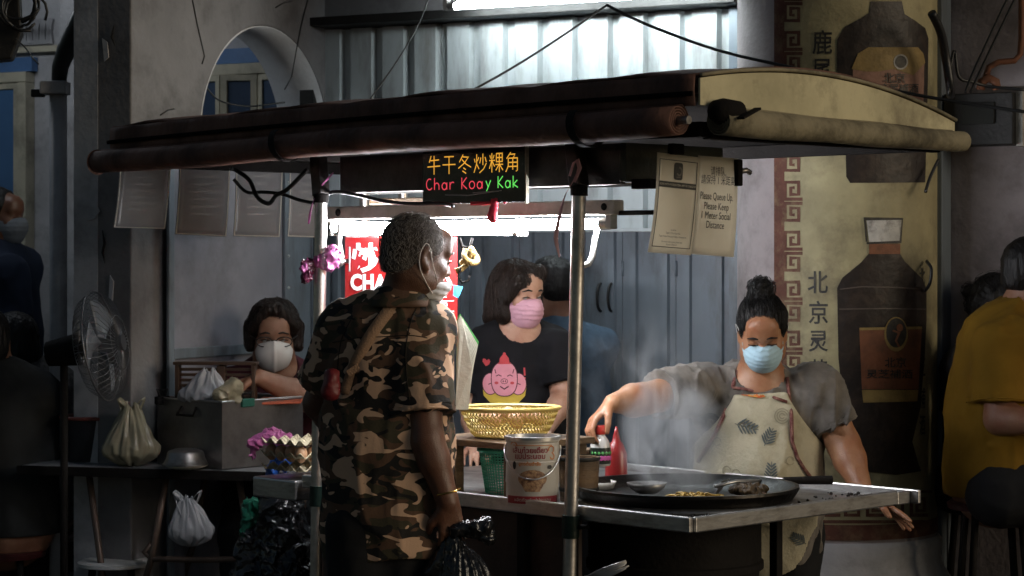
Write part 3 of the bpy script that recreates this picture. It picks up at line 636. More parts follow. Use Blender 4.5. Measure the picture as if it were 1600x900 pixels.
# poles
for (pxb, pxt, a) in ((890, 907, .441), (494, 503, 1.558)):
    p0 = T(a, -.034, 0); base = PL(pxb, 890, p0, U_); top = PL(pxt, 215, p0, U_); dr = (top - base).normalized(); bot = base - dr * (base.z / dr.z)
    pl = B().tube([bot, base + dr * (1.72 - base.z) / dr.z], .0195, 20).build('pole', CHROME, stl, smooth=True, auto=True)
    c = base + dr * ((.792 - base.z) / dr.z)
    B().tube([c - dr * .032, c + dr * .032], .0245, 16).build('pole_clamp', mat('dark_green_clamp', (.012, .03, .024), .35, .3), pl, smooth=True, auto=True)
    B().tube([c + V(.02, -.01, 0), c + V(.05, -.02, .002)], .007, 8).build('clamp_screw', BLACKM, pl, smooth=True)
    c2 = base + dr * ((1.73 - base.z) / dr.z)
    B().tube([c2 - dr * .012, c2 + dr * .014], .0245, 16).build('pole_collar', BLACKM, pl, smooth=True, auto=True)
    tp = base + dr * (1.72 - base.z) / dr.z; B().beam(tp + dr * .02, T(a - .0, -.0, 1.93), .042, .042, U_).build('pole_head', HEADER, pl, bevel=.004)
for (a, b) in ((1.9, .5), (2.2, .95)):
    B().tube([T(a, b, 0), T(a, b, 1.93)], .018, 14).build('rear_pole', CHROME, stl, smooth=True, auto=True)
# roof: shallow vault
A0, A1, B0, B1 = -.149, 2.47, -.15, 1.02
def vz(M): return 2.0215 + .16 * M - .185 * M * M
rf = B()
def roofp(u, v, e=0):
    a = A0 + (A1 - A0) * u; M = 1.17 * v; sag = -.03 * u * u; wob = .004 * math.sin(a * 9 + v * 5) + .003 * math.sin(a * 23)
    return T(a, B0 + M, vz(M) + sag + wob + e)
rf.grid(lambda u, v: roofp(u, v), 40, 20); roof = rf.build('roof', CANVAS_R, stl, smooth=True, solid=.008)
rf = B(); rf.grid(lambda u, v: roofp(u, v, -.075 if 0 < v < 1 else -.05), 24, 12).build('ceiling_lining', BLACKM, roof, smooth=True)
ff = B()
def fas(u, v):
    a = A0 + .004 + (A1 - A0 - .008) * u; return T(a, B0 - .008 - .005 * math.sin(v * 3.1) + .003 * math.sin(a * 31), 1.938 + (.081 - .0) * v - .03 * u * u)
ff.grid(fas, 60, 6).build('front_fascia', CANVAS_R, roof, smooth=True, solid=.006)
ff = B()
for k in range(2): ff.grid(lambda u, v: T(A0 + (A1 - A0) * u, B0 - .02 - .004 * math.sin(v * 6), 1.975 - .03 * u * u - .012 * v), 40, 2)
ff.build('fascia_batten', BLACKM, roof, solid=.006)
def bz(M): return 1.94 - .03 * M
ep = B(); n = 24
for i in range(n + 1):
    M = 1.165 * i / n; ep.v += [tuple(T(A0 - .006, B0 + M, bz(M))), tuple(T(A0 - .006, B0 + M, vz(M) - .012))]
for i in range(n): ep.f.append((2 * i, 2 * i + 2, 2 * i + 3, 2 * i + 1))
ep.build('end_panel', CANVAS_C, roof, solid=.006)
B().tube([T(A0 - .012, B0 + 1.168 * i / n, vz(1.168 * i / n) - .004) for i in range(n + 1)], .0055, 8).build('end_trim', CANVAS_G, roof, smooth=True)
ep = B(); ep.v = [tuple(T(A1 + .004, B0 + 1.165 * i / n, z)) for i in range(n + 1) for z in (1.88, vz(1.165 * i / n) - .04)]; ep.f = [(2 * i, 2 * i + 2, 2 * i + 3, 2 * i + 1) for i in range(n)]
ep.build('end_panel', CANVAS_R, roof, solid=.006)
# rolled canvas along the front: spiral section
def spiral_sec(r, turns=4.2):
    pts = []
    N = int(turns * 16)
    for i in range(N): t = i / (N - 1); a = t * turns * 2 * math.pi; rr = r * (.25 + .75 * t); pts.append((rr * math.cos(a), rr * math.sin(a)))
    return pts
sec = spiral_sec(.043)
rr = B()
na = 26
for i in range(na + 1):
    u = i / na; a = -.115 + 2.62 * u; lump = 1 + .025 * math.sin(a * 7.3) + .02 * math.sin(a * 17 + 1); sg = -.004 * math.sin(a * 4.1) - .028 * u * u
    for (x, z) in sec: rr.v.append(tuple(T(a, B0 - .035 + x * lump, 1.9 + z * lump + sg)))
ns = len(sec)
for i in range(na):
    for j in range(ns - 1): rr.f.append((i * ns + j, i * ns + j + 1, (i + 1) * ns + j + 1, (i + 1) * ns + j))
fr_ = rr.build('rolled_front_awning', CANVAS_R, stl, smooth=True, solid=.0035)
B().tube([T(-.15, B0 - .035, 1.9), T(-.09, B0 - .035, 1.9)], .011, 12).build('roll_core', STEEL_W, fr_, smooth=True, auto=True)
B().lathe([(.011, .0), (.03, .001), (.044, .0)], T(2.506, B0 - .035, 1.872), 24, U_).build('roll_end', CANVAS_R, fr_)
# rolled canvas along the right end
rr = B(); na = 18
for i in range(na + 1):
    u = i / na; b = B0 + .05 + 1.09 * u; k = 1.12 - .22 * u + .05 * math.sin(b * 13)
    for (x, z) in sec: rr.v.append(tuple(T(A0 - .03 + x * k * .9, b, 1.9 - .012 * u + z * k * .85)))
for i in range(na):
    for j in range(ns - 1): rr.f.append((i * ns + j, i * ns + j + 1, (i + 1) * ns + j + 1, (i + 1) * ns + j))
rl = rr.build('rolled_side_awning', CANVAS_G, stl, smooth=True, solid=.0035)
B().tube([T(A0 - .03, B0 + 1.138, 1.888), T(A0 - .03, B0 + 1.175, 1.888)], .03, 16).build('roll_cap', CANVAS_G, rl, smooth=True, auto=True)
B().lathe([(.0, .012), (.012, .012), (.028, 0), (.034, -.03), (.03, -.09)], T(A0 - .035, B0 + .03, 1.925), 20, -V_).build('folded_flap', BLACKM, rl, smooth=True)
B().beam(T(A0 - .085, B0 + .07, 1.905), T(A0 - .07, B0 + .16, 1.935), .02, .006).build('strap', BLACKM, rl)
for px in (425, 893):
    p0 = T(0, B0 - .09, 0); q = PL(px, 200, p0, U_); a = (q - C0).dot(U_); st_ = B(); pts = []
    for i in range(15):
        t = -1.2 + 3.9 * i / 14; pts.append(T(a + .05 * (i / 14 - .5) * -1, B0 - .035 - .0515 * math.cos(t), 1.9 + .0515 * -math.sin(t) - .006))
    st_.v = [tuple(p + U_ * s) for p in pts for s in (-.014, .014)]; st_.f = [(2 * i, 2 * i + 1, 2 * i + 3, 2 * i + 2) for i in range(14)]
    st_.build('tie_strap', BLACKM, fr_, solid=.002)
# frame under the roof
for (n_, a0, a1, b0, b1, z0, z1, m) in (('frame_beam', A0 + .02, A1 - .02, -.115, -.085, 1.86, 1.9, BLACKM), ('frame_beam', A0 + .02, A1 - .02, .97, 1.0, 1.86, 1.9, BLACKM), ('frame_beam', A0 + .01, A0 + .04, -.084, .969, 1.855, 1.9, BLACKM),
        ('frame_beam', A1 - .05, A1 - .02, -.084, .969, 1.855, 1.895, BLACKM), ('frame_beam', .9, .93, -.084, .969, 1.865, 1.895, BLACKM), ('frame_beam', 1.8, 1.83, -.084, .969, 1.865, 1.895, BLACKM)):
    tb(n_, a0, a1, b0, b1, z0, z1, m)
hd = tb('header_panel', .262, 1.46, .012, .03, 1.748, 1.863, HEADER)
tb('header_shelf', .262, 1.46, .031, .16, 1.748, 1.754, STEEL_W, .001, hd)
tb('header_return', .235, .26, .0, .42, 1.755, 1.863, mat('green_grimy_panel', (.045, .05, .035), .5, .2, dirt=.7), .003)
tb('header_rail', .165, .234, .02, .05, 1.735, 1.762, BLACKM, .002)
tb('lit_batten', 1.02, 1.5, .17, .2, 1.715, 1.735, WOOD, .003)
# thin bar running right from the lamp to the posters
B().tube([T(.37, .12, 1.672), T(.145, .12, 1.672)], .007, 8).build('hanging_bar', BLACKM, stl, smooth=True)

# ------------------------------------------------------------------ fluorescent lamps
TUBEM = emitter('lit_tube', (.93, .95, 1.0), TUBE_STALL); TUBEW = emitter('lit_wall_tube', (.86, .97, 1.0), TUBE_WALL)
def lamp(name, label, p, q, m, r=.013, gr=None):
    p = Vector(p); q = Vector(q); d = (q - p).normalized(); t = thing(name, label, 'lamp', (p + q) / 2, gr)
    B().tube([p + d * .03, q - d * .03], r, 16, cap=True).build('tube', m, t, smooth=True)
    for e, s in ((p, 1), (q, -1)):
        B().tube([e, e + d * .032 * s], r * 1.12, 14).build('end_cap', STEEL, t, smooth=True, auto=True)
        B().box(e - d * .006 * s + UP * .012, (.02, .03, .055), (d, d.cross(UP), UP)).build('tube_holder', WHITEPL, t, bevel=.003)
    return t
l1 = lamp('fluorescent_lamp', 'lit fluorescent lamp with cream batten hanging under the stall roof', T(.40, .115, 1.642), T(1.64, .115, 1.643), TUBEM, .0155)
B().box(T(1.02, .115, 1.688), (1.31, .045, .042), AX).build('batten', CREAMPL, l1, bevel=.004)
B().lathe([(0, .003), (.01, .002), (.011, 0)], T(.4, .09, 1.69), 10, -V_).build('batten_screw', BLACKM, l1)
B().lathe([(0, .003), (.012, .002), (.013, 0)], T(1.56, .09, 1.69), 10, -V_).build('batten_screw', BLACKM, l1)
for pts in ([(935, 352, 6.28), (930, 375, 6.28), (926, 400, 6.28), (920, 412, 6.28), (908, 416, 6.28)], [(531, 350, 6.98), (529, 380, 6.98), (534, 402, 6.98), (528, 415, 6.98), (508, 420, 6.98)]):
    B().tube([P(*p) for p in pts], .009, 8).build('bracket_arm', WHITEPL, l1, smooth=True)
l2 = lamp('fluorescent_lamp', 'second lit tube just below and behind the batten lamp', T(.80, .16, 1.624), T(1.66, .16, 1.632), TUBEM, .0125)
wl = F(s_px(700, .3), .3, z_px(17, 9.0)); wr = F(s_px(1003, .3), .3, z_px(3, 8.5)); wl.z = wr.z = 2.548
l3 = lamp('fluorescent_lamp', 'lit fluorescent tube high on the wall above the corrugated shutter', wl, wl + FR * 1.2, TUBEW, .014)
B().beam(wl + UP * .045 + FR * .02 - FN * .03, wl + FR * 1.32 + UP * .045 - FN * .03, .05, .05).build('batten', STEEL, l3, bevel=.004)
nl = F(-1.35, .95, 2.92)  # unseen tube above the frame, added for light on the far left
l4 = lamp('fluorescent_lamp', 'lit tube under the arcade ceiling before the neighbouring blue window', nl - FR * .6, nl + FR * .6, emitter('added_far_tube', (.86, .93, 1.0), TUBE_WALL * .4))
B().beam(nl - FR * .62 + UP * .045, nl + FR * .62 + UP * .045, .05, .05).build('batten', STEEL, l4, bevel=.004)
B().beam(wl + FR * 1.0 - FN * .26, wl + FR * 1.0 - FN * .02 + UP * .045, .02, .02).build('wall_arm', DARKIRON, l3)
B().beam(wl + FR * .2 - FN * .26, wl + FR * .2 - FN * .02 + UP * .045, .02, .02).build('wall_arm', DARKIRON, l3)

# ------------------------------------------------------------------ writing board
FRONT_R = -U_
def board_sign(name, label, p0, right, up, w, h, m, cat='sign', th=.006):
    t = thing(name, label, cat, p0); n = right.cross(up).normalized()
    B().box(p0 + right * w / 2 - up * h / 2 - n * th / 2, (w, h, th), (right, up, n)).build('board', m, t, bevel=.001); return t
tl = T(1.048, -.012, 1.864)
sg = board_sign('writing_board', 'black board hand-lettered in yellow, red and green under the roof', tl, FRONT_R, UP, .44, .158, mat('black_board', (.012, .012, .014), .2, bump=.03, var=.5))
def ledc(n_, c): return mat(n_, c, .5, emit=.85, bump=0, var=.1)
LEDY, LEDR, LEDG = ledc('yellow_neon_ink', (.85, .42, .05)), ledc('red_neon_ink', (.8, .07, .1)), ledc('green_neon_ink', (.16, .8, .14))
def strokes(segs, w): return merge2d(*[stroke2d(s, w) for s in segs])
# hand-drawn line characters in unit boxes (0..1, y up)
G = {
 '牛': [[(.3, 1), (.15, .65)], [(.2, .75), (.9, .78)], [(.02, .42), (.98, .45)], [(.52, 1), (.52, 0)]],
 '干': [[(.15, .92), (.85, .92)], [(.02, .5), (.98, .5)], [(.5, .92), (.5, 0)]],
 '冬': [[(.4, 1), (.12, .6)], [(.35, .88), (.78, .85), (.5, .55), (.05, .28)], [(.3, .75), (.6, .5), (.98, .32)], [(.42, .3), (.6, .2)], [(.35, .14), (.62, 0)]],
 '炒': [[(.08, .75), (.14, .55)], [(.4, .82), (.3, .62)], [(.25, .98), (.25, .5), (.05, .02)], [(.26, .45), (.42, .2)], [(.7, 1), (.7, .4)], [(.55, .8), (.47, .5)], [(.85, .82), (.95, .55)], [(.95, .5), (.75, .2), (.45, .0)]],
 '粿': [[(.2, 1), (.2, 0)], [(.02, .62), (.42, .62)], [(.06, .9), (.12, .72)], [(.36, .9), (.28, .72)], [(.19, .6), (.02, .2)], [(.22, .58), (.4, .3)], [(.52, .97), (.52, .55), (.94, .55), (.94, .97), (.52, .97)], [(.52, .76), (.94, .76)], [(.73, .97), (.73, 0)], [(.45, .4), (1, .4)], [(.7, .38), (.48, .1)], [(.76, .38), (.99, .1)]],
 '角': [[(.4, 1), (.1, .68)], [(.36, .9), (.7, .9), (.58, .72)], [(.22, .7), (.86, .7), (.86, .06), (.76, .02)], [(.22, .7), (.22, .3), (.05, .0)], [(.22, .48), (.86, .48)], [(.2, .27), (.86, .27)], [(.54, .7), (.54, .1)]],
}
def gl(ch, x, y, w, h): return [[(x + a * w, y + b * h) for a, b in s] for s in G[ch]]
yy = sum([gl(c, .022 + i * .0665, -.07, .058, .056) for i, c in enumerate('牛干冬炒粿角')], [])
flat_print('yellow_lettering', strokes(yy, .0034), LEDY, sg, tl, FRONT_R, UP)
def arc(cx, cy, r, a0, a1, n=10, ry=None): return [(cx + r * math.cos(math.radians(a0 + (a1 - a0) * i / n)), cy + (ry or r) * math.sin(math.radians(a0 + (a1 - a0) * i / n))) for i in range(n + 1)]
Lw = {'C': [arc(.5, .5, .48, 60, 320, 14)], 'h': [[(.1, 1.05), (.1, 0)], arc(.45, .3, .35, 170, 0, 8, .3) + [(.8, 0)]], 'a': [arc(.45, .3, .36, 20, 380, 14, .3), [(.83, .62), (.83, .0)]],
      'r': [[(.15, .65), (.15, 0)], arc(.55, .3, .4, 165, 60, 6, .33)], 'K': [[(.12, 1), (.12, 0)], [(.85, 1), (.15, .45), (.9, 0)]], 'o': [arc(.48, .33, .4, 0, 360, 16, .32)],
      'y': [[(.1, .65), (.45, .12)], [(.85, .68), (.2, -.25)]], 'k': [[(.12, 1), (.12, 0)], [(.75, .62), (.15, .28), (.85, 0)]]}
def word(wd, x, y, w, h):
    out = []
    for c in wd:
        if c == ' ': x += w * .55; continue
        out += [[(x + a * w * .92, y + b * h) for a, b in s] for s in Lw[c]]; x += w * 1.07
    return out
for wd, x_, m_, w_ in (('Char', .018, LEDR, .031), ('Koa', .169, LEDR, .031), ('y', .272, LEDG, .029), ('Kak', .322, LEDG, .029)): flat_print('lettering', strokes(word(wd, x_, -.116, w_, .034), .0034), m_, sg, tl, FRONT_R, UP)
B().box(tl + FRONT_R * .442 - UP * .08, (.004, .166, .012), (FRONT_R, UP, V_)).build('plastic_edge', CREAM, sg)
for pl in ([(.1, -.132), (.2, -.135), (.33, -.125)], [(.22, -.128), (.34, -.124)]):
    flat_print('scuff_mark', stroke2d(pl, .0022), mat('chalk_scuff', (.25, .25, .26), .6), sg, tl, FRONT_R, UP)

# ------------------------------------------------------------------ queue notices on the right
PAPER = mat('laminated_paper', (.82, .78, .68), .35, var=.08, bump=.04, bscale=8, dirt=.15, dscale=5, dcol=(.4, .33, .22), thin=.5)
PAPER_D = mat('grey_paper_back', (.3, .29, .28), .4, var=.15, bump=.05, dirt=.3)
INK = mat('black_ink', (.015, .015, .015), .5, bump=0)
INKG = mat('grey_ink', (.12, .11, .1), .5, bump=0)
def sheet(name, label, cor, m, cat='notice', curl=.01, nrm=None, group=None, th=.0012):
    tl_, tr_, br_, bl_ = [Vector(c) for c in cor]; n = (tr_ - tl_).cross(tl_ - bl_).normalized()
    def fn(u, v): return (tl_ * (1 - u) + tr_ * u) * (1 - v) + (bl_ * (1 - u) + br_ * u) * v + n * curl * (math.sin(v * 2.6) * (1 - .4 * u) - .5 * v)
    t = thing(name, label, cat, (bl_ + br_) / 2, group)
    B().grid(fn, 8, 12).build('sheet', m, t, smooth=True, solid=th)
    return t, fn, n
def on_sheet(name, s, m, parent, fn, n, W_, H_, off=.002):
    s = split2d(s, .03); return B().add([fn(x / W_, -y / H_) + n * off for x, y in s[0]], s[1]).build(name, m, parent)
p0 = T(.127, -.03, 0)
c1 = [PL(1027, 238, p0, V_), PL(1093, 246, p0, V_), PL(1080, 399, p0, V_), PL(1012, 394, p0, V_)]
n1, f1, nn = sheet('check_in_notice', 'white check-in notice with black bar hanging on the right of the stall', c1, PAPER, curl=.012)
W1, H1 = .21, .297
on_sheet('notice_border', stroke2d([(.012, -.018), (.198, -.018), (.198, -.278), (.012, -.278)], .0025, True), INK, n1, f1, nn, W1, H1)
on_sheet('header_bar', poly2d([(.012, -.083), (.198, -.083), (.198, -.101), (.012, -.101)]), INK, n1, f1, nn, W1, H1)
on_sheet('bar_lettering', move2d(text2d('SCAN WITH MYSEJAHTERA APP TO CHECK IN', .0088), .105, -.092), PAPER, n1, f1, nn, W1, H1, .003)
rnd = [(.105 + .022 * (abs(math.cos(a)) ** .35) * (1 if math.cos(a) > 0 else -1), -.05 + .026 * (abs(math.sin(a)) ** .35) * (1 if math.sin(a) > 0 else -1)) for a in [2 * math.pi * i / 32 for i in range(32)]]
on_sheet('app_emblem', poly2d(rnd), INK, n1, f1, nn, W1, H1)
on_sheet('emblem_mark', merge2d(stroke2d(arc(.108, -.05, .012, 100, -150, 12), .006), stroke2d([(.095, -.068), (.115, -.068)], .003)), INKG, n1, f1, nn, W1, H1, .003)
for i, (tx, y_) in enumerate((('Location', -.226), ('Tapak 2 Char Koay Kak', -.236), ('Tapak Medan Kampung Melayu, Georgetown', -.246), ('For more information please visit', -.262), ('Scan to Check In', -.27))):
    on_sheet('small_print', move2d(text2d(tx, .0075), .105, y_), INKG, n1, f1, nn, W1, H1)
B().box(PL(1056, 240, p0, V_) + V(.0, -.004, .012), (.05, .02, .03), (V_, U_, UP)).build('bulldog_clip', BLACKM, n1, bevel=.003)
p1 = T(.13, .0, 0)
c2 = [PL(1091, 243, p1, V_), PL(1153, 248, p1, V_), PL(1147, 402, p1, V_), PL(1079, 397, p1, V_)]
n2, f2, nn2 = sheet('queue_notice', 'cream notice reading Please Queue Up hanging on the right of the stall', c2, PAPER, curl=.01)
for tx, y_, sz in (('请排队,', -.045, .03), ('請保持 1 米距离', -.072, .03), ('Please Queue Up.', -.12, .032), ('Please Keep', -.15, .031), ('1 Meter Social', -.178, .031), ('Distance', -.206, .031)):
    on_sheet('notice_lettering', move2d(text2d(tx, sz, 0, .74 if sz > .03 and 'Q' in tx else .85), .105 if y_ > -.1 else .1, y_), INK, n2, f2, nn2, W1, H1)
B().box(PL(1150, 270, p1, V_) + V(.005, -.004, 0), (.022, .02, .075), (V_, U_, UP)).build('bulldog_clip', BLACKM, n2, bevel=.003)
B().tube([PL(1156, 268, p1, V_), PL(1166, 266, p1, V_), PL(1172, 270, p1, V_)], .008, 8).build('clip_handle', CHROME, n2, smooth=True)
# four laminated sheets seen from behind on the left roof edge
pL = T(A1 - .03, 0, 0)
LAMN = mat('dim_laminated_back', (.34, .33, .33), .3, var=.15, scale=9, bump=.04, dirt=.25, thin=.4)
lam = [([(187, 258), (267, 258), (258, 358), (177, 356)], 'leftmost laminated sheet hanging from the roof edge, seen from behind'), ([(280, 254), (360, 252), (354, 370), (273, 366)], 'second laminated sheet from the left hanging from the roof edge'),
       ([(368, 252), (442, 250), (437, 371), (364, 369)], 'third laminated sheet from the left hanging behind a drooping cable'), ([(452, 252), (505, 252), (505, 372), (449, 370)], 'laminated sheet hanging just left of the left steel pole')]
for i, (q, lb_) in enumerate(lam):
    cor = [PL(x, y_, pL + U_ * .01 * i, V_) for x, y_ in q]; ls, lf, ln = sheet('laminated_sheet', lb_, cor, LAMN, curl=.008, group='laminated sheets on the left roof edge')
    on_sheet('sheet_border', stroke2d([(.004, -.004), (.206, -.004), (.206, -.293), (.004, -.293)], .004, True), PAPER, ls, lf, ln, W1, H1, .002)
    on_sheet('show_through_print', merge2d(*[stroke2d([(.05, -.06 - .03 * k), (.16 - .02 * (k % 2), -.06 - .03 * k)], .009) for k in range(6)]), PAPER_D, ls, lf, ln, W1, H1, .002)
    B().tube([cor[0] * .3 + cor[1] * .7 + V(0, 0, -.004), cor[0] * .3 + cor[1] * .7 + V(0, 0, .06)], .006, 6).build('hanging_clip', BLACKM, ls)
cable('stall_cable', [(360, 262, 7.4), (372, 268, 7.4), (390, 282, 7.35), (402, 308, 7.3), (420, 318, 7.25), (432, 305, 7.2), (450, 295, 7.15), (480, 265, 7.1)], .0075, 'black cable drooping under the left roof edge in front of the sheets')
cable('stall_cable', [(365, 280, 7.4), (385, 300, 7.4), (410, 300, 7.3), (440, 303, 7.2), (470, 313, 7.1), (498, 316, 6.95), (520, 300, 6.85), (560, 305, 6.7), (600, 314, 6.6), (640, 318, 6.5), (690, 318, 6.45), (708, 322, 6.4)], .006, 'black cable running along under the sign board to the lamp')

# ------------------------------------------------------------------ red menu board behind the customer
REDS = mat('red_menu_board', (.26, .010, .010), .35, var=.1, bump=.02)
WHT = mat('white_print', (.75, .73, .7), .5, bump=0, var=.05)
mr = V(.97, -.22, 0).normalized(); m0 = P(539, 370, 6.95); mw = .37
mn = board_sign('menu_board', 'red price board with white lettering hanging behind the customer', m0, mr, UP, mw, .345, REDS)
def mp_(name, s, m=WHT): return flat_print(name, s, m, mn, m0, mr, UP, .002)
def mid2d(s, x, y):
    xs = [p[0] for p in s[0]]; ys = [p[1] for p in s[0]]; return move2d(s, x - (min(xs) + max(xs)) / 2, y - (min(ys) + max(ys)) / 2)
mp_('menu_character', mid2d(text2d('炒', .095, .0035), .07, -.068))
for ch_, x_, y_ in (('C', .038, -.145), ('H', .078, -.145), ('A', .118, -.145), ('R', .335, -.12)): mp_('menu_letter', mid2d(text2d(ch_, .068, .003, .8), x_, y_))
mp_('menu_character', mid2d(text2d('伏', .03, .001), .325, -.178))
mp_('menu_price', merge2d(move2d(text2d('RM4.00', .034, .001, .72), .30, -.218), move2d(text2d('5.50', .034, .001, .75), .318, -.258), move2d(text2d('6.00', .034, .001, .75), .318, -.3)))
mp_('menu_rule', merge2d(*[stroke2d([(.02, y_), (.36, y_)], .002) for y_ in (-.203, -.235, -.278, -.318)]))
bk = thing('sign_clamp', 'small clear and steel clamp holding the menu board to the pole', 'clamp', P(525, 415, 6.94))
B().tube([P(508, 410, 6.93), P(545, 408, 6.94)], .008, 8).build('arm', CHROME, bk, smooth=True)
for px in (520, 531): B().lathe([(.0, .012), (.012, .012), (.014, 0), (.012, -.012), (0, -.012)], P(px, 410, 6.92), 12, V(0, 1, 0)).build('clamp_disc', STEEL, bk, smooth=True)
B().box(P(546, 405, 6.93), (.006, .012, .08)).build('jaw', STEEL, bk, bevel=.002)

# pink ribbons and knots
PINKF = mat('pink_plastic_film', (.62, .16, .42), .3, var=.3, bump=.4, bscale=35, alpha=.85)
PINKR = mat('pale_pink_ribbon', (.7, .4, .42), .5, var=.2)
MAROON = mat('dark_maroon_film', (.1, .012, .04), .35, var=.4, bump=.3)
def crumple(name, label, cat, prims, m, vox=.004, amp=.008, sc=45, parent=None, k=.006):
    s = Sdf()
    for p in prims:
        if len(p) == 4: s.cap(p[0], p[1], p[2], p[3], k)
        else: s.ell(p[0], p[1], None, k)
    o = solid_obj(name, s.mesh(vox, disp=folds(amp, sc, sc, sc, RND.uniform(0, 20)), smooth=1), m, parent)
    if label: tag(o, label, cat)
    return o
kn = thing('ribbon_bow', 'bright pink plastic bow tied round the left steel pole', 'ribbon', P(497, 430, 6.85))
crumple('bow_loop', None, None, [(P(500, 408, 6.86), P(518, 398, 6.85), .018, .026), (P(500, 412, 6.86), P(516, 412, 6.85), .014, .024)], PINKF, amp=.01, parent=kn)
crumple('bow_loop', None, None, [(P(492, 412, 6.86), P(477, 412, 6.85), .012, .016), (P(490, 416, 6.86), P(478, 432, 6.85), .012, .018)], MAROON, amp=.008, parent=kn)
crumple('bow_tail', None, None, [(P(482, 405, 6.86), P(474, 420, 6.84), .006, .012)], PINKF, amp=.005, parent=kn)
def ribbon(name, pts, w, m, label=None, cat='ribbon', parent=None):
    q = [P(*p) for p in pts]; bb = B()
    for i, p in enumerate(q):
        a = i * .5; e = V(math.cos(a) * w, math.sin(a) * w * .4, 0); bb.v += [tuple(p - e), tuple(p + e)]
    bb.f = [(2 * i, 2 * i + 1, 2 * i + 3, 2 * i + 2) for i in range(len(q) - 1)]
    o = bb.build(name, m, parent, smooth=True, solid=.001, subd=1)
    if label: tag(o, label, cat)
    return o
ribbon('ribbon_strip', [(900, 248, 6.06), (908, 262, 6.06), (898, 280, 6.06), (890, 292, 6.06), (880, 310, 6.06), (874, 340, 6.06), (869, 362, 6.06), (868, 378, 6.06), (872, 390, 6.06), (874, 404, 6.06)], .007, PINKR, 'pale pink ribbon dangling from the top of the right steel pole')
B().tube([P(890, 275, 6.05), P(896, 255, 6.05), (P(904, 249, 6.05)), P(908, 262, 6.05), P(898, 285, 6.05)], .0035, 6).build('ribbon_loop', PINKR, None, smooth=True)
tag(bpy.data.objects['ribbon_loop'], 'loop of pale pink string round the head of the right pole', 'string')
ribbon('ribbon_strip', [(522, 268, 6.85), (512, 280, 6.85), (502, 290, 6.85), (497, 300, 6.85), (488, 315, 6.85), (484, 335, 6.85), (482, 352, 6.85)], .005, PINKF, 'thin pink ribbon crossing the top of the left steel pole')
rk = thing('red_tie', 'red plastic tie knotted over the lamp batten', 'tie', P(772, 340, 6.35))
REDF = mat('red_film', (.6, .03, .06), .4, bump=.3)
B().tube([P(735, 318, 6.36), P(755, 318, 6.36), (P(770, 317, 6.35)), P(775, 312, 6.34), P(786, 312, 6.34), P(790, 318, 6.34)], .006, 7).build('strand', REDF, rk, smooth=True)
crumple('knot', None, None, [(P(772, 316, 6.34), P(770, 340, 6.34), .01, .014)], REDF, amp=.005, parent=rk)
# rope knot and hooks
ROPE = mat('yellow_rope', (.45, .3, .1), .8, var=.4, scale=60, bump=.8, bscale=120)
rp_ = thing('rope_knot', 'knotted yellow rope hanging on a black hook below the lamp', 'rope', P(730, 420, 6.6))
kp = []
for i in range(40):
    t = i / 39 * 6.283 * 2.0; kp.append(P(734 + 9 * math.cos(t) + 4 * math.sin(2.5 * t), 400 + 11 * math.sin(1.5 * t), 6.6 + .02 * math.cos(2 * t)))
B().tube(kp, .0095, 8).build('knot', ROPE, rp_, smooth=True)
B().tube([P(738, 372, 6.6), P(734, 388, 6.6), P(722, 385, 6.6), P(718, 372, 6.6)], .005, 7).build('hook', BLACKM, rp_, smooth=True)
B().tube([P(730, 412, 6.6), P(722, 420, 6.6), P(712, 424, 6.6)], .009, 7).build('rope_end', ROPE, rp_, smooth=True)
B().tube([P(720, 418, 6.59), P(716, 432, 6.59), P(722, 442, 6.59), P(732, 438, 6.59), (P(734, 430, 6.59))], .0035, 6).build('hook', BLACKM, rp_, smooth=True)
# hanging wad of paper bags
BAGW = mat('white_paper_bags', (.62, .6, .5), .7, var=.12, scale=14, bump=.3, bscale=40)
BAGG = mat('green_bag_edge', (.1, .42, .1), .6)
bw = thing('bag_bundle', 'fanned bundle of white paper bags with green edge right of the customer', 'bag bundle', P(722, 640, 6.5))
for i in range(9):
    e = i * .006; c = [P(714 + i * .6, 500 + i * 2, 6.52 - e), P(719 + i * .8, 490 + i * 3, 6.52 - e), P(748 - i * 1.2, 534 + i * 5, 6.5 - e), P(724 + i, 640, 6.5 - e), P(712, 640, 6.5 - e)]
    B().add(c, [(0, 1, 2, 3, 4)]).build('paper_bag', BAGG if i == 0 else BAGW, bw, solid=.002)
bc = tag(B().add([P(709, 445, 6.75), P(724, 448, 6.74), P(716, 466, 6.74), P(708, 462, 6.75)], [(0, 1, 2, 3)]).build('blue_tag', mat('sky_blue_card', (.06, .3, .6), .5), None, solid=.002), 'small sky-blue card tucked behind the menu board edge', 'card')
# ------------------------------------------------------------------ people
def skin(name, c, rough=.5): return mat(name, c, rough, col2=(c[0] * .72, c[1] * .56, c[2] * .5), scale=11, detail=9, bump=.35, bscale=240, bd=.004, sss=.06, dirt=.25, dscale=26, dcol=(c[0] * .5, c[1] * .35, c[2] * .3))
SK_DARK, SK_MED, SK_LIGHT, SK_TAN = skin('dark_brown_skin', (.15, .075, .045), .42), skin('warm_skin', (.4, .21, .115), .42), skin('light_skin', (.5, .31, .22)), skin('tan_skin', (.3, .16, .1))
def hairmat(name, c, c2=None): return mat(name, c, .5, var=.5, scale=40, bump=.9, bscale=70, stretch=(1, 1, .12), spec=.3, col2=c2)
HAIR_B, HAIR_BR, HAIR_G = hairmat('black_hair', (.008, .007, .007)), hairmat('dark_brown_hair', (.022, .012, .008)), mat('greying_cropped_hair', (.11, .09, .075), .8, var=.6, scale=30, bump=.6, bscale=260, bd=.004, col2=(.035, .025, .02))
EYEW, EYEB = mat('eye_white', (.5, .47, .43), .2, bump=0), mat('dark_eye', (.012, .008, .006), .12, bump=0)
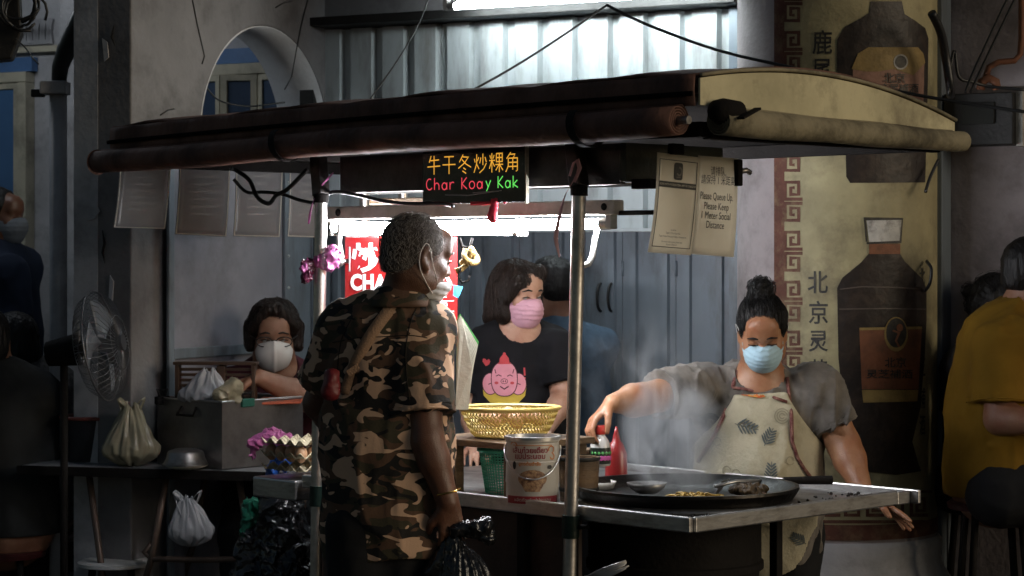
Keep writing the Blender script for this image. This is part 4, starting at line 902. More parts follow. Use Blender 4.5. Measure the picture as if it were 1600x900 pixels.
def cloth(name, c, **k): return mat(name, c, .9, bump=.2, bscale=220, bd=.002, spec=.25, **k)
BLACKC = cloth('black_trousers', (.012, .012, .013))

def frame(fwd, tilt=0., roll=0.):
    """head axes: right, forward, up from a forward direction"""
    f = Vector(fwd).normalized(); r = f.cross(UP).normalized(); u = r.cross(f)
    if tilt: q = Matrix.Rotation(tilt, 3, r); f = q @ f; u = q @ u
    if roll: q = Matrix.Rotation(roll, 3, f); r = q @ r; u = q @ u
    return Matrix((r, f, u)).transposed()

class Person:
    def __init__(s, name, label, base, group=None, cat='person'):
        s.t = thing('person', label, cat, base, group); s.b = Sdf()
    def head(s, c, R, k=1., jaw=1.):
        s.hc = Vector(c); s.R = R; s.hk = k; b = s.b; H = s.H
        e = lambda p, r, kk=.02, **kw: b.ell(H(*p), [q * k for q in r], R, kk * k, g='head', **kw)
        e((0, -.016, .03), (.075, .094, .086), .02); e((0, .02, -.04), (.06 * jaw, .066, .07), .03); e((0, .058, -.092), (.026 * jaw, .024, .02), .025)
        for x in (-1, 1):
            e((x * .037, .052, -.028), (.026, .026, .026), .02); e((x * .05 * jaw, .015, -.07), (.02, .035, .025), .025)
            b.cap(H(x * .012, .083, .017), H(x * .045, .07, .019), .011 * k, .009 * k, .012, g='head')
        e((0, .07, .05), (.05, .025, .035), .03)
        b.cap(H(0, .082, .01), H(0, .101, -.03), .0085 * k, .0125 * k, .012, g='head')
        for x in (-1, 1):
            e((x * .011, .093, -.034), (.009, .010, .008), .008)
            e((x * .031, .098, .0), (.017, .014, .012), .012, sub=True)
            e((x * .031, .074, -.001), (.015, .012, .011), .006)
        b.cap(H(-.018, .083, -.062), H(.018, .083, -.062), .007 * k, None, .008, g='head'); b.cap(H(-.015, .081, -.073), H(.015, .081, -.073), .008 * k, None, .008, g='head')
        for x in (-1, 1):
            e((x * .078, -.012, -.006), (.009, .02, .03), .008); e((x * .086, -.006, -.004), (.006, .011, .018), .006, sub=True); e((x * .077, -.004, -.034), (.007, .009, .009), .006)
        return s
    def H(s, x, y, z): return s.hc + (s.R @ V(x, y, z)) * s.hk
    def neck(s, base, r=.052): s.b.cap(s.H(0, -.022, -.05), base, r, r * 1.08, .03, g='neck'); s.nb = Vector(base); return s
    def torso(s, chest, waist, hip, f, sw=.17, cw=.15, ww=.135, hw=.155, flat=.66, belly=0.):
        b = s.b; s.f = Vector(f).normalized(); r = s.f.cross(UP).normalized(); chest, waist, hip = Vector(chest), Vector(waist), Vector(hip)
        b.cap(chest - r * (sw - .045), chest + r * (sw - .045), .062, None, .05, g='torso')
        b.cap(chest + (waist - chest) * .28, waist, cw, ww, .05, flat, s.f, g='torso'); b.cap(waist, hip, ww, hw, .05, flat, s.f, g='torso')
        if s.__dict__.get('nb'): b.cap(s.nb, chest, .06, .09, .05, g='torso')
        if belly: b.ell(waist + s.f * (ww * flat * .55), (belly, belly, belly * 1.2), None, .06, g='torso')
        return s
    def arm(s, sh, el, wr, r=(.056, .043, .04, .028), k=.025):
        sh, el, wr = Vector(sh), Vector(el), Vector(wr); m = el + (wr - el) * .3
        s.b.cap(sh, el, r[0], r[1], k, g='uarm'); s.b.cap(el, m, r[1], r[2] * 1.06, .02, g='farm'); s.b.cap(m, wr, r[2] * 1.06, r[3], .02, g='farm'); return s
    def leg(s, hp, kn, an, toe=None, r=(.088, .062, .055, .038)):
        hp, kn, an = Vector(hp), Vector(kn), Vector(an); m = kn + (an - kn) * .3
        s.b.cap(hp, kn, r[0], r[1], .03, g='leg'); s.b.cap(kn, m, r[1], r[2], .02, g='leg'); s.b.cap(m, an, r[2], r[3], .02, g='leg')
        f = Vector(toe) if toe else s.f; f = V(f.x, f.y, 0).normalized(); s.b.cap(an + V(0, 0, -.05) - f * .03, an + V(0, 0, -.06) + f * .15, .036, .03, .02, g='foot'); return s
    def hand(s, wr, d, n, side=1, curl=.5, spread=.12, k=1., thumb=.6, curls=None):
        """wrist, finger direction, palm normal; side=+1: thumb towards d x n"""
        wr = Vector(wr); d = Vector(d).normalized(); n = Vector(n); n = (n - d * n.dot(d)).normalized(); x = d.cross(n) * side; b = s.b
        b.cap(wr, wr + d * .03 * k, .026 * k, .027 * k, .012, .7, n, g='hand')
        for q in (-.026, -.009, .009, .026): b.cap(wr + d * .025 * k + x * q * .7 * k, wr + d * .082 * k + x * q * k, .0145 * k, .0115 * k, .009, g='hand')
        for i, (q, L) in enumerate(((.027, .92), (.009, 1.0), (-.009, .95), (-.026, .76))):
            p = wr + d * .085 * k + x * q * k; a = spread * (1.5 - i) * .6; dd = (d * math.cos(a) + x * math.sin(a)).normalized(); c = (curls[i] if curls else curl); nn = n
            for j, (l, r0, r1) in enumerate(((.042, .0098, .009), (.026, .009, .0082), (.022, .0082, .0068))):
                ca = c * (.75, 1.0, .7)[j]; nd = dd * math.cos(ca) + nn * math.sin(ca); nn = nn * math.cos(ca) - dd * math.sin(ca); dd = nd
                e = p + dd * l * L * k; b.cap(p, e, r0 * k, r1 * k, .003, g='hand'); p = e
        p = wr + d * .028 * k + x * .022 * k; q = p + (x * .62 + d * .62 + n * thumb * .5).normalized() * .042 * k; e = q + (x * .18 + d * .75 + n * thumb).normalized() * .03 * k; t = e + (d * .8 - x * .1 + n * thumb).normalized() * .026 * k
        b.cap(p, q, .0165 * k, .0125 * k, .008, g='hand'); b.cap(q, e, .0122 * k, .0105 * k, .004, g='hand'); b.cap(e, t, .0105 * k, .0082 * k, .003, g='hand'); return s
    def body(s, m, vox=.006): s.o = solid_obj('body', s.b.mesh(vox, smooth=1), m, s.t); return s
    def wear(s, name, m, groups, inflate, cut=None, amp=.006, fs=(9, 9, 9), vox=.007, extra=None, seed=0, sleeve=None, drop=None):
        """a garment: the limbs it covers, grown outward, cut at its hems"""
        q = Sdf(); q.p = [p for p in s.b.p if p[8] in groups]
        if sleeve is not None:      # shorten the upper arms to the sleeve length and widen them
            q.p = [p if p[8] != 'uarm' else ('c', p[1], p[1] + (p[2] - p[1]) * sleeve[0], p[3] * 1.02 + sleeve[1] * .5, p[3] + (p[4] - p[3]) * sleeve[0] + sleeve[1], p[5], 1, None, 'uarm', False) for p in q.p]
            arms = [p for p in q.p if p[8] == 'uarm']
            def hem(X, Y, Z):
                r = -1.
                for p in arms:      # plane at each sleeve end
                    d = (p[2] - p[1]); d = d / np.linalg.norm(d); e = p[2]; pl = (X - e[0]) * d[0] + (Y - e[1]) * d[1] + (Z - e[2]) * d[2]
                    near = np.sqrt((X - e[0]) ** 2 + (Y - e[1]) ** 2 + (Z - e[2]) ** 2) - (p[4] + inflate + .05); r = np.maximum(r, np.where(near < 0, pl, -1.))
                return r
        if extra: extra(q)
        def allcut(X, Y, Z):
            r = -1. + 0 * X
            if cut is not None: r = np.maximum(r, cut(X, Y, Z))
            return r
        vf = q.mesh(vox, inflate, None, allcut, folds(amp, *fs, seed) if amp else None, 1, hem if sleeve is not None else None); o = solid_obj(name, vf, m, s.t)
        if sleeve is not None:      # stitched hem round each sleeve end
            bv = bvh_of(vf)
            for p in arms:
                d = Vector(p[2] - p[1]).normalized(); u = d.orthogonal().normalized(); w = d.cross(u)
                for back in (.004, .02):
                    e = Vector(p[2]) - d * back; rg = []
                    for i in range(24):
                        a = 2 * math.pi * i / 24; r_ = u * math.cos(a) + w * math.sin(a); h = bv.ray_cast(e + r_ * .2, -r_)
                        if h[0] is not None and (h[0] - e).length < p[4] + inflate + .03: rg.append(h[0])
                    if len(rg) > 18: B().tube(rg, .0026 if back < .01 else .0013, 5, closed=len(rg) == 24).build('sleeve_hem', m, o, smooth=True)
        return o, vf
    def neckhole(s, c, r, up=None):
        c = np.array(c); u = np.array(up if up else (0, 0, 1.))
        def f(X, Y, Z):
            x, y, z = X - c[0], Y - c[1], Z - c[2]; h = x * u[0] + y * u[1] + z * u[2]; return r - np.sqrt(x * x + y * y + z * z + 0 * h)
        return f
    def mask(s, m, z0=-.004, kind='flat', vox=.0045, loops=True, lm=None, drop=0.):
        q = Sdf(); k = s.hk; R = s.R; H = s.H
        q.ell(H(0, .022, -.045), [.062 * k, .068 * k, .072 * k], R, .03); q.ell(H(0, .055, -.085), [.036 * k, .03 * k, .03 * k], R, .03)
        q.cap(H(0, .082, -.005), H(0, .1, -.035), .013 * k, .016 * k, .035); q.ell(H(0, .07, -.055), [.042 * k, .032 * k, .034 * k], R, .03)
        if kind == 'cup': q.ell(H(0, .078, -.048), [.045 * k, .036 * k, .042 * k], R, .03)
        Rm = np.array(R); hc = np.array(s.hc)
        def cut(X, Y, Z):
            x, y, z = X - hc[0], Y - hc[1], Z - hc[2]; lx = (x * Rm[0, 0] + y * Rm[1, 0] + z * Rm[2, 0]) / k; ly = (x * Rm[0, 1] + y * Rm[1, 1] + z * Rm[2, 1]) / k; lz = (x * Rm[0, 2] + y * Rm[1, 2] + z * Rm[2, 2]) / k + drop
            c = np.maximum(lz - (z0 - .16 * np.abs(lx) if kind == 'flat' else z0 + .004 - .35 * np.abs(lx)), -(ly - .012 + .0 * lz))
            c = np.maximum(c, -(lz + .118 - .35 * np.abs(lx)) if kind == 'cup' else -(lz + .116)); return c * k
        def pleat(x, y, z):
            lz = ((x - hc[0]) * Rm[0, 2] + (y - hc[1]) * Rm[1, 2] + (z - hc[2]) * Rm[2, 2]) / k + drop; lx = ((x - hc[0]) * Rm[0, 0] + (y - hc[1]) * Rm[1, 0] + (z - hc[2]) * Rm[2, 0]) / k
            if kind == 'cup': return -.006 * np.exp(-(lx / .006) ** 2)
            a = (lz + .03) / .017; return .0045 * ((a - np.floor(a)) - .5) * (np.abs(lz + .05) < .04)
        o = solid_obj('face_mask', q.mesh(vox, .008, None, cut, pleat, 1), m, s.t)
        if loops:
            for x in (-1, 1):
                lp = B().tube(smooth_path([H(x * .062, .03, z0 - .014), H(x * .078, .006, .012), H(x * .088, -.016, .022), H(x * .088, -.034, .0), H(x * .082, -.03, -.03), H(x * .07, .0, -.062), H(x * .058, .03, -.078)]), .0015, 6).build('ear_loop', lm or m, o, smooth=True)
        return o
    def eyes(s, look_down=.0, brow=HAIR_B, white=True):
        k = s.hk; H = s.H
        for x in (-1, 1):
            if white:
                bb = B(); c = H(x * .031, .0775, -.001 - look_down * .004)
                for i in range(2):
                    m = EYEW if i == 0 else EYEB; r = .0105 if i == 0 else .0058; off = 0 if i == 0 else .0065
                    prof = [(r * math.sin(a), r * math.cos(a)) for a in [j * math.pi / 8 for j in range(9)]]
                    o = B().lathe([(p * k, z * k * (1 if i == 0 else .6)) for p, z in prof], c + s.R @ V(0, off * k, 0), 14, s.R @ V(0, 1, 0), 1, .62).build('eye', m, s.t, smooth=True)
            B().tube([H(x * (.031 - .016), .0885, -.003), H(x * .031, .0915, .0035 - look_down * .007), H(x * (.031 + .017), .084, -.003)], [.0016 * k, .0024 * k, .0014 * k], 6).build('eyelash', EYEB, s.t, smooth=True)
            B().tube([H(x * .014, .0955, .0235), H(x * .03, .094, .0265), H(x * .05, .082, .0195)], [.003 * k, .0036 * k, .0018 * k], 6).build('eyebrow', brow, s.t, smooth=True)
    def hair(s, m, prims, cut, vox=.005, amp=.004, sc=(40, 40, 10), name='hair', infl=.0):
        q = Sdf(); k = s.hk
        for p in prims:
            if p[0] == 'e': q.ell(s.H(*p[1]), [v * k for v in p[2]], s.R, p[3] if len(p) > 3 else .02, sub=(len(p) > 4))
            else: q.cap(s.H(*p[1]), s.H(*p[2]), p[3] * k, p[4] * k, .02)
        Rm = np.array(s.R); hc = np.array(s.hc)
        def c2(X, Y, Z):
            x, y, z = X - hc[0], Y - hc[1], Z - hc[2]; return k * cut((x * Rm[0, 0] + y * Rm[1, 0] + z * Rm[2, 0]) / k, (x * Rm[0, 1] + y * Rm[1, 1] + z * Rm[2, 1]) / k, (x * Rm[0, 2] + y * Rm[1, 2] + z * Rm[2, 2]) / k)
        vf = q.mesh(vox, infl, None, c2 if cut else None, folds(amp, *sc, RND.uniform(0, 9)), 1); return solid_obj(name, vf, m, s.t), vf
    def strands(s, vf, m, n=260, L=.05, r=.0009, flow=V(0, 0, -1), seed=1, lift=.004, parent=None):
        """single hairs lying along the hair mass, breaking its outline"""
        rn = random.Random(seed); vs, fs = vf; bvh = bvh_of(vf); bb = B()
        for _ in range(n):
            f = fs[rn.randrange(len(fs))]; p = Vector(vs[f[0]]); pts = []
            d = (flow + V(rn.uniform(-.35, .35), rn.uniform(-.35, .35), rn.uniform(-.2, .2))).normalized(); lf = rn.uniform(0, lift)
            for i in range(7):
                h = bvh.find_nearest(p)
                if h[0] is None: break
                q = h[0] + h[1] * (lf + .001); pts.append(q); t = d - h[1] * d.dot(h[1]); t = t.normalized() if t.length > .05 else d; p = q + t * L / 6
            if len(pts) > 3: bb.tube(pts, [r] * (len(pts) - 1) + [r * .3], 4, cap=False)
        o = bb.build('hair_strands', m, parent or s.t, smooth=True); return o

def bz_px(P0, R): return None
def halfplane(p, n):
    p = np.array(p); n = np.array(Vector(n).normalized())
    return lambda X, Y, Z: (X - p[0]) * n[0] + (Y - p[1]) * n[1] + (Z - p[2]) * n[2]
def mx(*fs): return lambda X, Y, Z: np.maximum.reduce([np.broadcast_arrays(f(X, Y, Z), X + Y + Z)[0] for f in fs])
def ballcut(c, r, sy=1.):
    c = np.array(c); return lambda X, Y, Z: r - np.sqrt((X - c[0]) ** 2 + (Y - c[1]) ** 2 + (Z - c[2]) ** 2)

# ---------- the customer in camouflage, seen from behind
D = 6.2
pm = Person('person', 'man in a camouflage shirt seen from behind at the counter', V(-.34, 6.25, 0))
hf = V(.87, .5, 0); pm.head(P(652, 401, D), frame(hf, math.radians(-10)), 1.02)
nb = P(628, 476, D + .02); pm.neck(nb, .06)
tf = V(.35, .94, 0).normalized(); tr_ = tf.cross(UP)
ch = P(602, 514, D + .04); ws = P(602, 690, D + .03); hp = P(602, 815, D + .02)
pm.torso(ch, ws, hp, tf, .18, .168, .16, .152, .66)
shR, shL = P(655, 534, D - .02), P(538, 530, D + .1)
elR, wrR = P(668, 690, D - .1), P(700, 785, D - .12)
pm.arm(shR, elR, wrR, (.058, .046, .042, .031)); pm.arm(shL, P(500, 630, D + .18), P(545, 690, D + .38), (.06, .047, .042, .03))
pm.hand(wrR + V(0, 0, .005), V(.12, .1, -1), V(-.3, 1, 0), -1, .75, .1, 1.04)
for s_, px in ((1, 640), (-1, 572)):
    h_ = P(px, 830, D + .02); pm.leg(h_, h_ + V(0, .01, -.36), V(h_.x, h_.y + .02, .08), None, (.1, .072, .062, .045))
pm.body(SK_DARK, .006)
CAMO = camo('camouflage_cloth', [((.1, .052, .028), 0, 0, 0), ((.045, .036, .017), .52, 1.0, (3, 1, 2)), ((.009, .007, .005), .535, 1.0, (7, 4, 1)), ((.58, .37, .24), .56, 1.1, (1, 8, 5))], 12)
def shirt_extra(q):
    q.cap(ws + V(0, 0, -.02), hp + V(0, 0, -.13), .168, .165, .05, .7, pm.f, g='torso')
cutm = mx(lambda X, Y, Z: (z_px(872, D) + .012 * np.sin(X * 16) - Z), ballcut(nb + V(.02, 0, .05), .066), halfplane(nb + V(0, 0, .03), V(.15, 0, 1)))
sh_o, sh_vf = pm.wear('shirt', CAMO, ('torso', 'uarm'), .016, cutm, .010, (7, 7, 3.2), .006, shirt_extra, 3, (.74, .022))
# collar
cprof = [(.066, -.012), (.064, .02), (.066, .034), (.074, .038), (.084, .026), (.096, .0), (.102, -.016)]
cax = (pm.hc - nb).normalized() * .6 + UP * .5
def collar(u, v):
    a = .5 + 5.3 * u + math.atan2(tf.y, tf.x) ; x = v * (len(cprof) - 1); i = min(int(x), len(cprof) - 2); f = x - i; r = cprof[i][0] * (1 - f) + cprof[i + 1][0] * f; z = cprof[i][1] * (1 - f) + cprof[i + 1][1] * f
    r += .004 * math.sin(a * 5) * v; return nb + V(math.cos(a) * r, math.sin(a) * r, 0) + cax * z + V(0, 0, .012)
B().grid(collar, 40, 12).build('collar', CAMO, pm.t, smooth=True, solid=.003)
bvh = bvh_of(sh_vf)
SEAM = mat('dark_seam_thread', (.02, .014, .008), .9, bump=0)
for pth in ([(520, 535), (560, 528), (600, 526), (640, 524), (668, 528)], [(652, 478), (640, 510), (634, 550), (636, 590), (640, 625)], [(548, 500), (534, 530), (528, 570), (530, 610)]):
    pts = []
    for px, py in smooth_path([Vector((a, b, 0)) for a, b in pth], 6) and [(p.x, p.y) for p in smooth_path([Vector((a, b, 0)) for a, b in pth], 6)]:
        o = P(px, py, 4.5); h = bvh.ray_cast(o, (P(px, py, 6) - o).normalized())
        if h[0] is not None: pts.append(h[0])
    if len(pts) > 4: B().tube(pts, .0017, 5).build('seam', SEAM, sh_o, smooth=True)
pm.wear('trousers', BLACKC, ('leg',), .02, None, .006, (8, 8, 5), .009)
pm.wear('shoe', BLACKC, ('foot',), .008, None, 0, vox=.008)
pm.mask(mat('white_mask', (.62, .6, .58), .7, bump=.1, var=.08), kind='flat', drop=.05, loops=False)
H = pm.H
B().tube(smooth_path([H(.064, .045, -.07), H(.078, .012, -.02), H(.087, -.012, .026), H(.09, -.028, .03), H(.09, -.038, .0), H(.084, -.03, -.035), H(.076, -.005, -.066), H(.066, .03, -.098)]), .0016, 6).build('ear_loop', mat('mask_elastic', (.6, .5, .42), .6), pm.t, smooth=True)
ho, hv = pm.hair(HAIR_G, [('e', (0, -.017, .031), (.0765, .0955, .0875)), ('e', (0, -.05, -.02), (.062, .057, .056))], lambda x, y, z: np.maximum(np.maximum(y - .05 + .35 * np.abs(z - .06), -(z + .075 - .1 * y)), .35 * (y + .004) - z - .03 + 0 * x), .0045, .0012, (60, 60, 60))
pm.strands(hv, mat('rim_lit_grey_hair', (.3, .27, .24), .6, bump=0), 3000, .013, .0005, V(0, 0, .3), 3, .006)  # grey strands paler than the hair: rim light put into their colour
pm.eyes(0.2)
# sling strap and bag
STRAP = mat('tan_webbing', (.33, .2, .12), .8, bump=.4, bscale=200)
bvh = bvh_of(sh_vf); pts = []
for i in range(22):
    t = i / 21; px = 632 - 92 * t - 14 * math.sin(t * 3.1) ; py = 456 + 160 * t; h = bvh.ray_cast(P(px, py, 4.5), (P(px, py, 6) - P(px, py, 4.5)).normalized())
    if h[0] is not None: pts.append(h[0] + V(0, -.004, 0))
sb_ = B()
for i, p in enumerate(pts):
    t = (pts[min(i + 1, len(pts) - 1)] - pts[max(i - 1, 0)]).normalized(); e = t.cross(V(0, 1, 0)).normalized() * .017; sb_.v += [tuple(p - e), tuple(p + e)]
sb_.f = [(2 * i, 2 * i + 1, 2 * i + 3, 2 * i + 2) for i in range(len(pts) - 1)]
sl = thing('sling_bag', 'tan strap sling bag with red pouch across the customer\'s back', 'bag', P(520, 610, 6.1))
sb_.build('strap', STRAP, sl, smooth=True, solid=.003)
crumple('pouch', None, None, [(P(519, 588, 6.08), P(517, 612, 6.08), .022, .026)], mat('red_pouch', (.16, .012, .014), .5, bump=.2), .005, .004, 30, sl)
B().box(pts[-6] + V(0, -.006, 0), (.04, .006, .02), (V(.8, 0, .55), V(0, 1, 0), V(-.55, 0, .8))).build('buckle', STRAP, sl, bevel=.002)
# bracelet, black bag
bo = B().tube([wrR + V(math.cos(a) * .036, math.sin(a) * .036, .03 + .008 * math.cos(a)) for a in [2 * math.pi * i / 20 for i in range(20)]], .0028, 6, closed=True).build('bracelet', mat('gold_bangle', (.6, .38, .1), .25, 1., bump=0), None, smooth=True)
tag(bo, 'thin gold bangle on the customer\'s right wrist', 'bracelet')
BAGB = mat('black_plastic_bag', (.012, .012, .013), .22, bump=.6, bscale=28, var=.4)
hb = wrR + V(.012, .02, -.1)
pb = thing('plastic_bag', 'black plastic carrier bag hanging from the customer\'s right hand', 'bag', V(hb.x, hb.y, .3))
sb2 = Sdf(); sb2.cap(hb, hb + V(.03, 0, -.12), .018, .05, .03); sb2.cap(hb + V(.03, 0, -.12), hb + V(.05, .01, -.3), .075, .11, .05, .6, V(0, 1, 0)); sb2.cap(hb + V(-.0, 0, .0), hb + V(-.07, 0, -.1), .012, .02, .03)
def bagf(x, y, z):
    a = np.arctan2(y - hb.y, x - hb.x - .02); return .008 * np.abs(np.sin(a * 9 + 2 * vnoise(x * 14, y * 14, z * 6))) - .004
solid_obj('bag_body', sb2.mesh(.005, disp=bagf), BAGB, pb)
crumple('knotted_handle', None, None, [(hb + V(.005, -.02, .02), hb + V(.09, -.02, .035), .02, .026), (hb + V(.06, -.02, .03), hb + V(.1, -.02, .0), .018, .02)], BAGB, .005, .008, 35, pb)

# ---------- the girl with the pink mask
D = 7.85
pg = Person('person', 'woman with brown bob, pink mask and black pig print T-shirt', V(.03, 7.9, 0))
gf = V(.62, -.78, 0).normalized(); pg.head(P(810, 460, D), frame(gf, math.radians(-6)), .98, .95)
nb = P(806, 518, D + .02); pg.neck(nb, .05)
tf = V(.3, -.95, 0).normalized(); ch = P(812, 540, D + .03); ws = P(812, 660, D + .03); hp = P(812, 725, D + .05)
pg.torso(ch, ws, hp, tf, .165, .165, .15, .165, .68, .085)
pg.arm(P(868, 548, D - .02), P(882, 620, D - .06), P(852, 672, D - .22)); pg.hand(P(852, 672, D - .22), V(-.5, -.8, -.2), V(0, 0, -1), 1, .5)
pg.arm(P(752, 548, D + .05), P(738, 640, D + .04), P(745, 700, D - .16)); pg.hand(P(745, 700, D - .16), V(.1, -1, 0), V(0, 0, -1), -1, .5)
for px in (790, 832):
    h_ = P(px, 735, D + .05); pg.leg(h_, V(h_.x, h_.y - .02, .42), V(h_.x, h_.y + .02, .08))
pg.body(SK_LIGHT, .006)
cutg = mx(lambda X, Y, Z: (P(0, 745, D).z - Z) + 0 * X, ballcut(nb + tf * .055 + V(0, 0, .028), .078))
BLKT = cloth('black_t_shirt', (.006, .006, .008))
so, svf = pg.wear('t_shirt', BLKT, ('torso', 'uarm'), .012, cutg, .006, (8, 8, 6), .0065, None, 11, (.72, .016))
pg.wear('trousers', BLACKC, ('leg',), .016, None, .004, vox=.01)
pg.mask(mat('pink_mask', (.66, .36, .44), .75, bump=.1, var=.08), lm=mat('white_loop', (.6, .58, .56), .6)); pg.eyes(.3)
ho, hv = pg.hair(HAIR_BR, [('e', (0, -.02, .038), (.087, .104, .09)), ('c', (.078, -.01, .02), (.08, .018, -.075), .03, .026), ('c', (-.078, -.01, .02), (-.08, .012, -.075), .03, .026), ('c', (.03, -.075, 0), (.04, -.075, -.09), .05, .045), ('c', (-.03, -.075, 0), (-.04, -.075, -.09), .05, .045), ('c', (-.05, .05, .085), (.055, .07, .045), .03, .02), ('c', (.06, .06, .05), (.082, .045, -.01), .017, .012)],
    lambda x, y, z: np.maximum(-(z + .115), -np.maximum.reduce(np.broadcast_arrays(np.abs(x) - .06, .03 - y, z - .046 + .25 * x))), .005, .005, (55, 55, 9))
pg.strands(hv, HAIR_BR, 2400, .1, .0008, V(0, 0, -1), 5, .004)
bvg = bvh_of(svf)
# generic piglet print on the T-shirt
PK, PKD, RDP, YLP = mat('print_pink', (.75, .3, .36), .8, bump=.05), mat('print_dark_outline', (.05, .01, .015), .8, bump=0), mat('print_red', (.55, .06, .07), .8, bump=.05), mat('print_yellow', (.6, .42, .05), .8, bump=.05)
o_ = P(788, 604, 6.5); s_ = 7.75 / 6.5
def pgpr(name, s, m, off): return wrap_print(name, s, m, pg.t, bvg, P(788, 604, 7.3), V(1, 0, 0), UP, V(788 - 800, FPX, 0).normalized(), off, .012)
pgpr('shirt_print', poly2d([(-.078, -.022), (.08, -.022), (.074, -.06), (.05, -.085), (-.05, -.085), (-.074, -.06)]), YLP, .003)
for x_ in (-.05, .05): pgpr('shirt_print', ell2d(x_, -.018, .03, .04), PKD, .004); pgpr('shirt_print', ell2d(x_, -.018, .027, .037), PK, .005)
hd_ = [(.045 * math.copysign(abs(math.cos(a)) ** .8, math.cos(a)), .06 * math.copysign(abs(math.sin(a)) ** .85, math.sin(a))) for a in [2 * math.pi * i / 36 for i in range(36)]]
pgpr('shirt_print', poly2d([(x * 1.07, y * 1.05) for x, y in hd_]), PKD, .006); pgpr('shirt_print', poly2d(hd_), PK, .007)
pgpr('shirt_print', merge2d(stroke2d([(-.03, .01), (-.02, .015), (-.01, .01)], .003), stroke2d([(.03, .01), (.02, .015), (.01, .01)], .003), ell2d(0, -.008, .013, .01), stroke2d([(-.015, -.026), (0, -.036), (.015, -.026)], .004), stroke2d([(-.034, .035), (-.03, .02)], .003), stroke2d([(.034, .035), (.03, .02)], .003), stroke2d([(-.058, -.02), (-.048, -.016)], .003), stroke2d([(.048, -.016), (.058, -.02)], .003)), PKD, .008)
pgpr('shirt_print', ell2d(0, -.008, .011, .008), PK, .009); pgpr('shirt_print', merge2d(ell2d(-.004, -.008, .002, .004), ell2d(.004, -.008, .002, .004)), PKD, .01)
pgpr('shirt_print', merge2d(ell2d(-.028, -.014, .007, .005), ell2d(.028, -.014, .007, .005)), RDP, .008)
pgpr('shirt_print', merge2d(poly2d([(-.018, .056), (.018, .056), (.016, .074), (.006, .087), (-.006, .087), (-.016, .074)]), stroke2d([(-.022, .056), (.022, .056)], .005), ell2d(0, .09, .005, .005)), RDP, .0085)
pgpr('shirt_print', poly2d([(-.066, .045), (-.078, .062), (-.076, .072), (-.068, .072), (-.063, .066), (-.055, .071), (-.05, .063), (-.054, .052)]), RDP, .004)
pgpr('shirt_print', merge2d(poly2d([(.068, .04), (.074, .04), (.076, .012), (.07, .012)]), ell2d(.073, .003, .0035, .0035)), RDP, .004)

# ---------- the cook
D = 7.12
pc = Person('person', 'cook in grey T-shirt and floral apron leaning over the pan', V(.82, 7.35, 0))
pc.head(P(1191, 518, D - .05), frame(V(-.1, -1, 0), math.radians(-27), math.radians(2)), .96, 1.1)
nb = P(1186, 600, D + .02); pc.neck(nb, .062)
tf = V(-.05, -1, 0).normalized(); ch = P(1186, 622, D + .06); ws = P(1186, 735, D + .08); hp = P(1188, 830, D + .16)
pc.torso(ch, ws, hp, tf, .215, .182, .18, .19, .74, .11)
shA, elA, wrA = P(1098, 604, D + .02), P(1003, 624, D - .2), P(957, 630, D - .36)
shB, elB, wrB = P(1276, 608, D + .03), P(1318, 694, D + .0), P(1350, 772, D - .12)
pc.arm(shA, elA, wrA, (.066, .05, .048, .029)); pc.arm(shB, elB, wrB, (.068, .053, .049, .03))
pc.hand(wrA + V(0, 0, 0), V(-.72, -.35, -.6), V(.35, -.1, -.9), 1, .62, .05, .98, .7)
pc.hand(wrB, V(.72, -.3, -.42), V(-.4, -.25, -.85), -1, .12, .32, 1.08, .35, (.08, .12, .16, .2))
for px in (1145, 1230):
    h_ = P(px, 835, D + .17); pc.leg(h_, V(h_.x, h_.y - .03, .42), V(h_.x, h_.y + .02, .08), None, (.11, .08, .066, .045))
pc.body(SK_MED, .0055)
GREYT = mat('sweaty_grey_t_shirt', (.23, .205, .18), .9, var=.5, scale=6, bump=.25, bscale=170, bd=.002, spec=.2, col2=(.08, .07, .06), detail=5, sheen=.1)
cutc = mx(lambda X, Y, Z: (P(0, 915, D).z - Z) + 0 * X, ballcut(nb + tf * .05 + V(0, 0, .05), .08))
so, svf = pc.wear('t_shirt', GREYT, ('torso', 'uarm'), .014, cutc, .012, (13, 13, 4.5), .0055, None, 5, (.7, .008))
pc.wear('trousers', BLACKC, ('leg',), .016, None, .004, vox=.01)
pc.mask(mat('pale_blue_mask', (.4, .58, .68), .75, bump=.1, var=.06), lm=mat('white_loop', (.6, .58, .56), .6)); pc.eyes(1.0, white=False)
ho, hv = pc.hair(HAIR_B, [('e', (0, -.022, .036), (.081, .1, .089)), ('e', (0, -.04, -.0), (.078, .08, .07))], lambda x, y, z: np.maximum(-(z + .055), -np.maximum.reduce(np.broadcast_arrays(.022 - y + .25 * np.abs(x), z - .058 + 8 * x * x, np.abs(x) - .1))), .005, .004, (60, 25, 25))
bo_, bv = pc.hair(HAIR_B, [('e', (.004, -.05, .135), (.038, .036, .03)), ('c', (0, -.03, .1), (0, -.05, .13), .03, .028)], None, .005, .007, (60, 60, 60), 'hair_bun')
pc.strands(hv, HAIR_B, 1400, .07, .0008, V(0, .3, 1), 7, .004); pc.strands(bv, HAIR_B, 220, .06, .0009, V(.4, 0, .6), 8, .014)
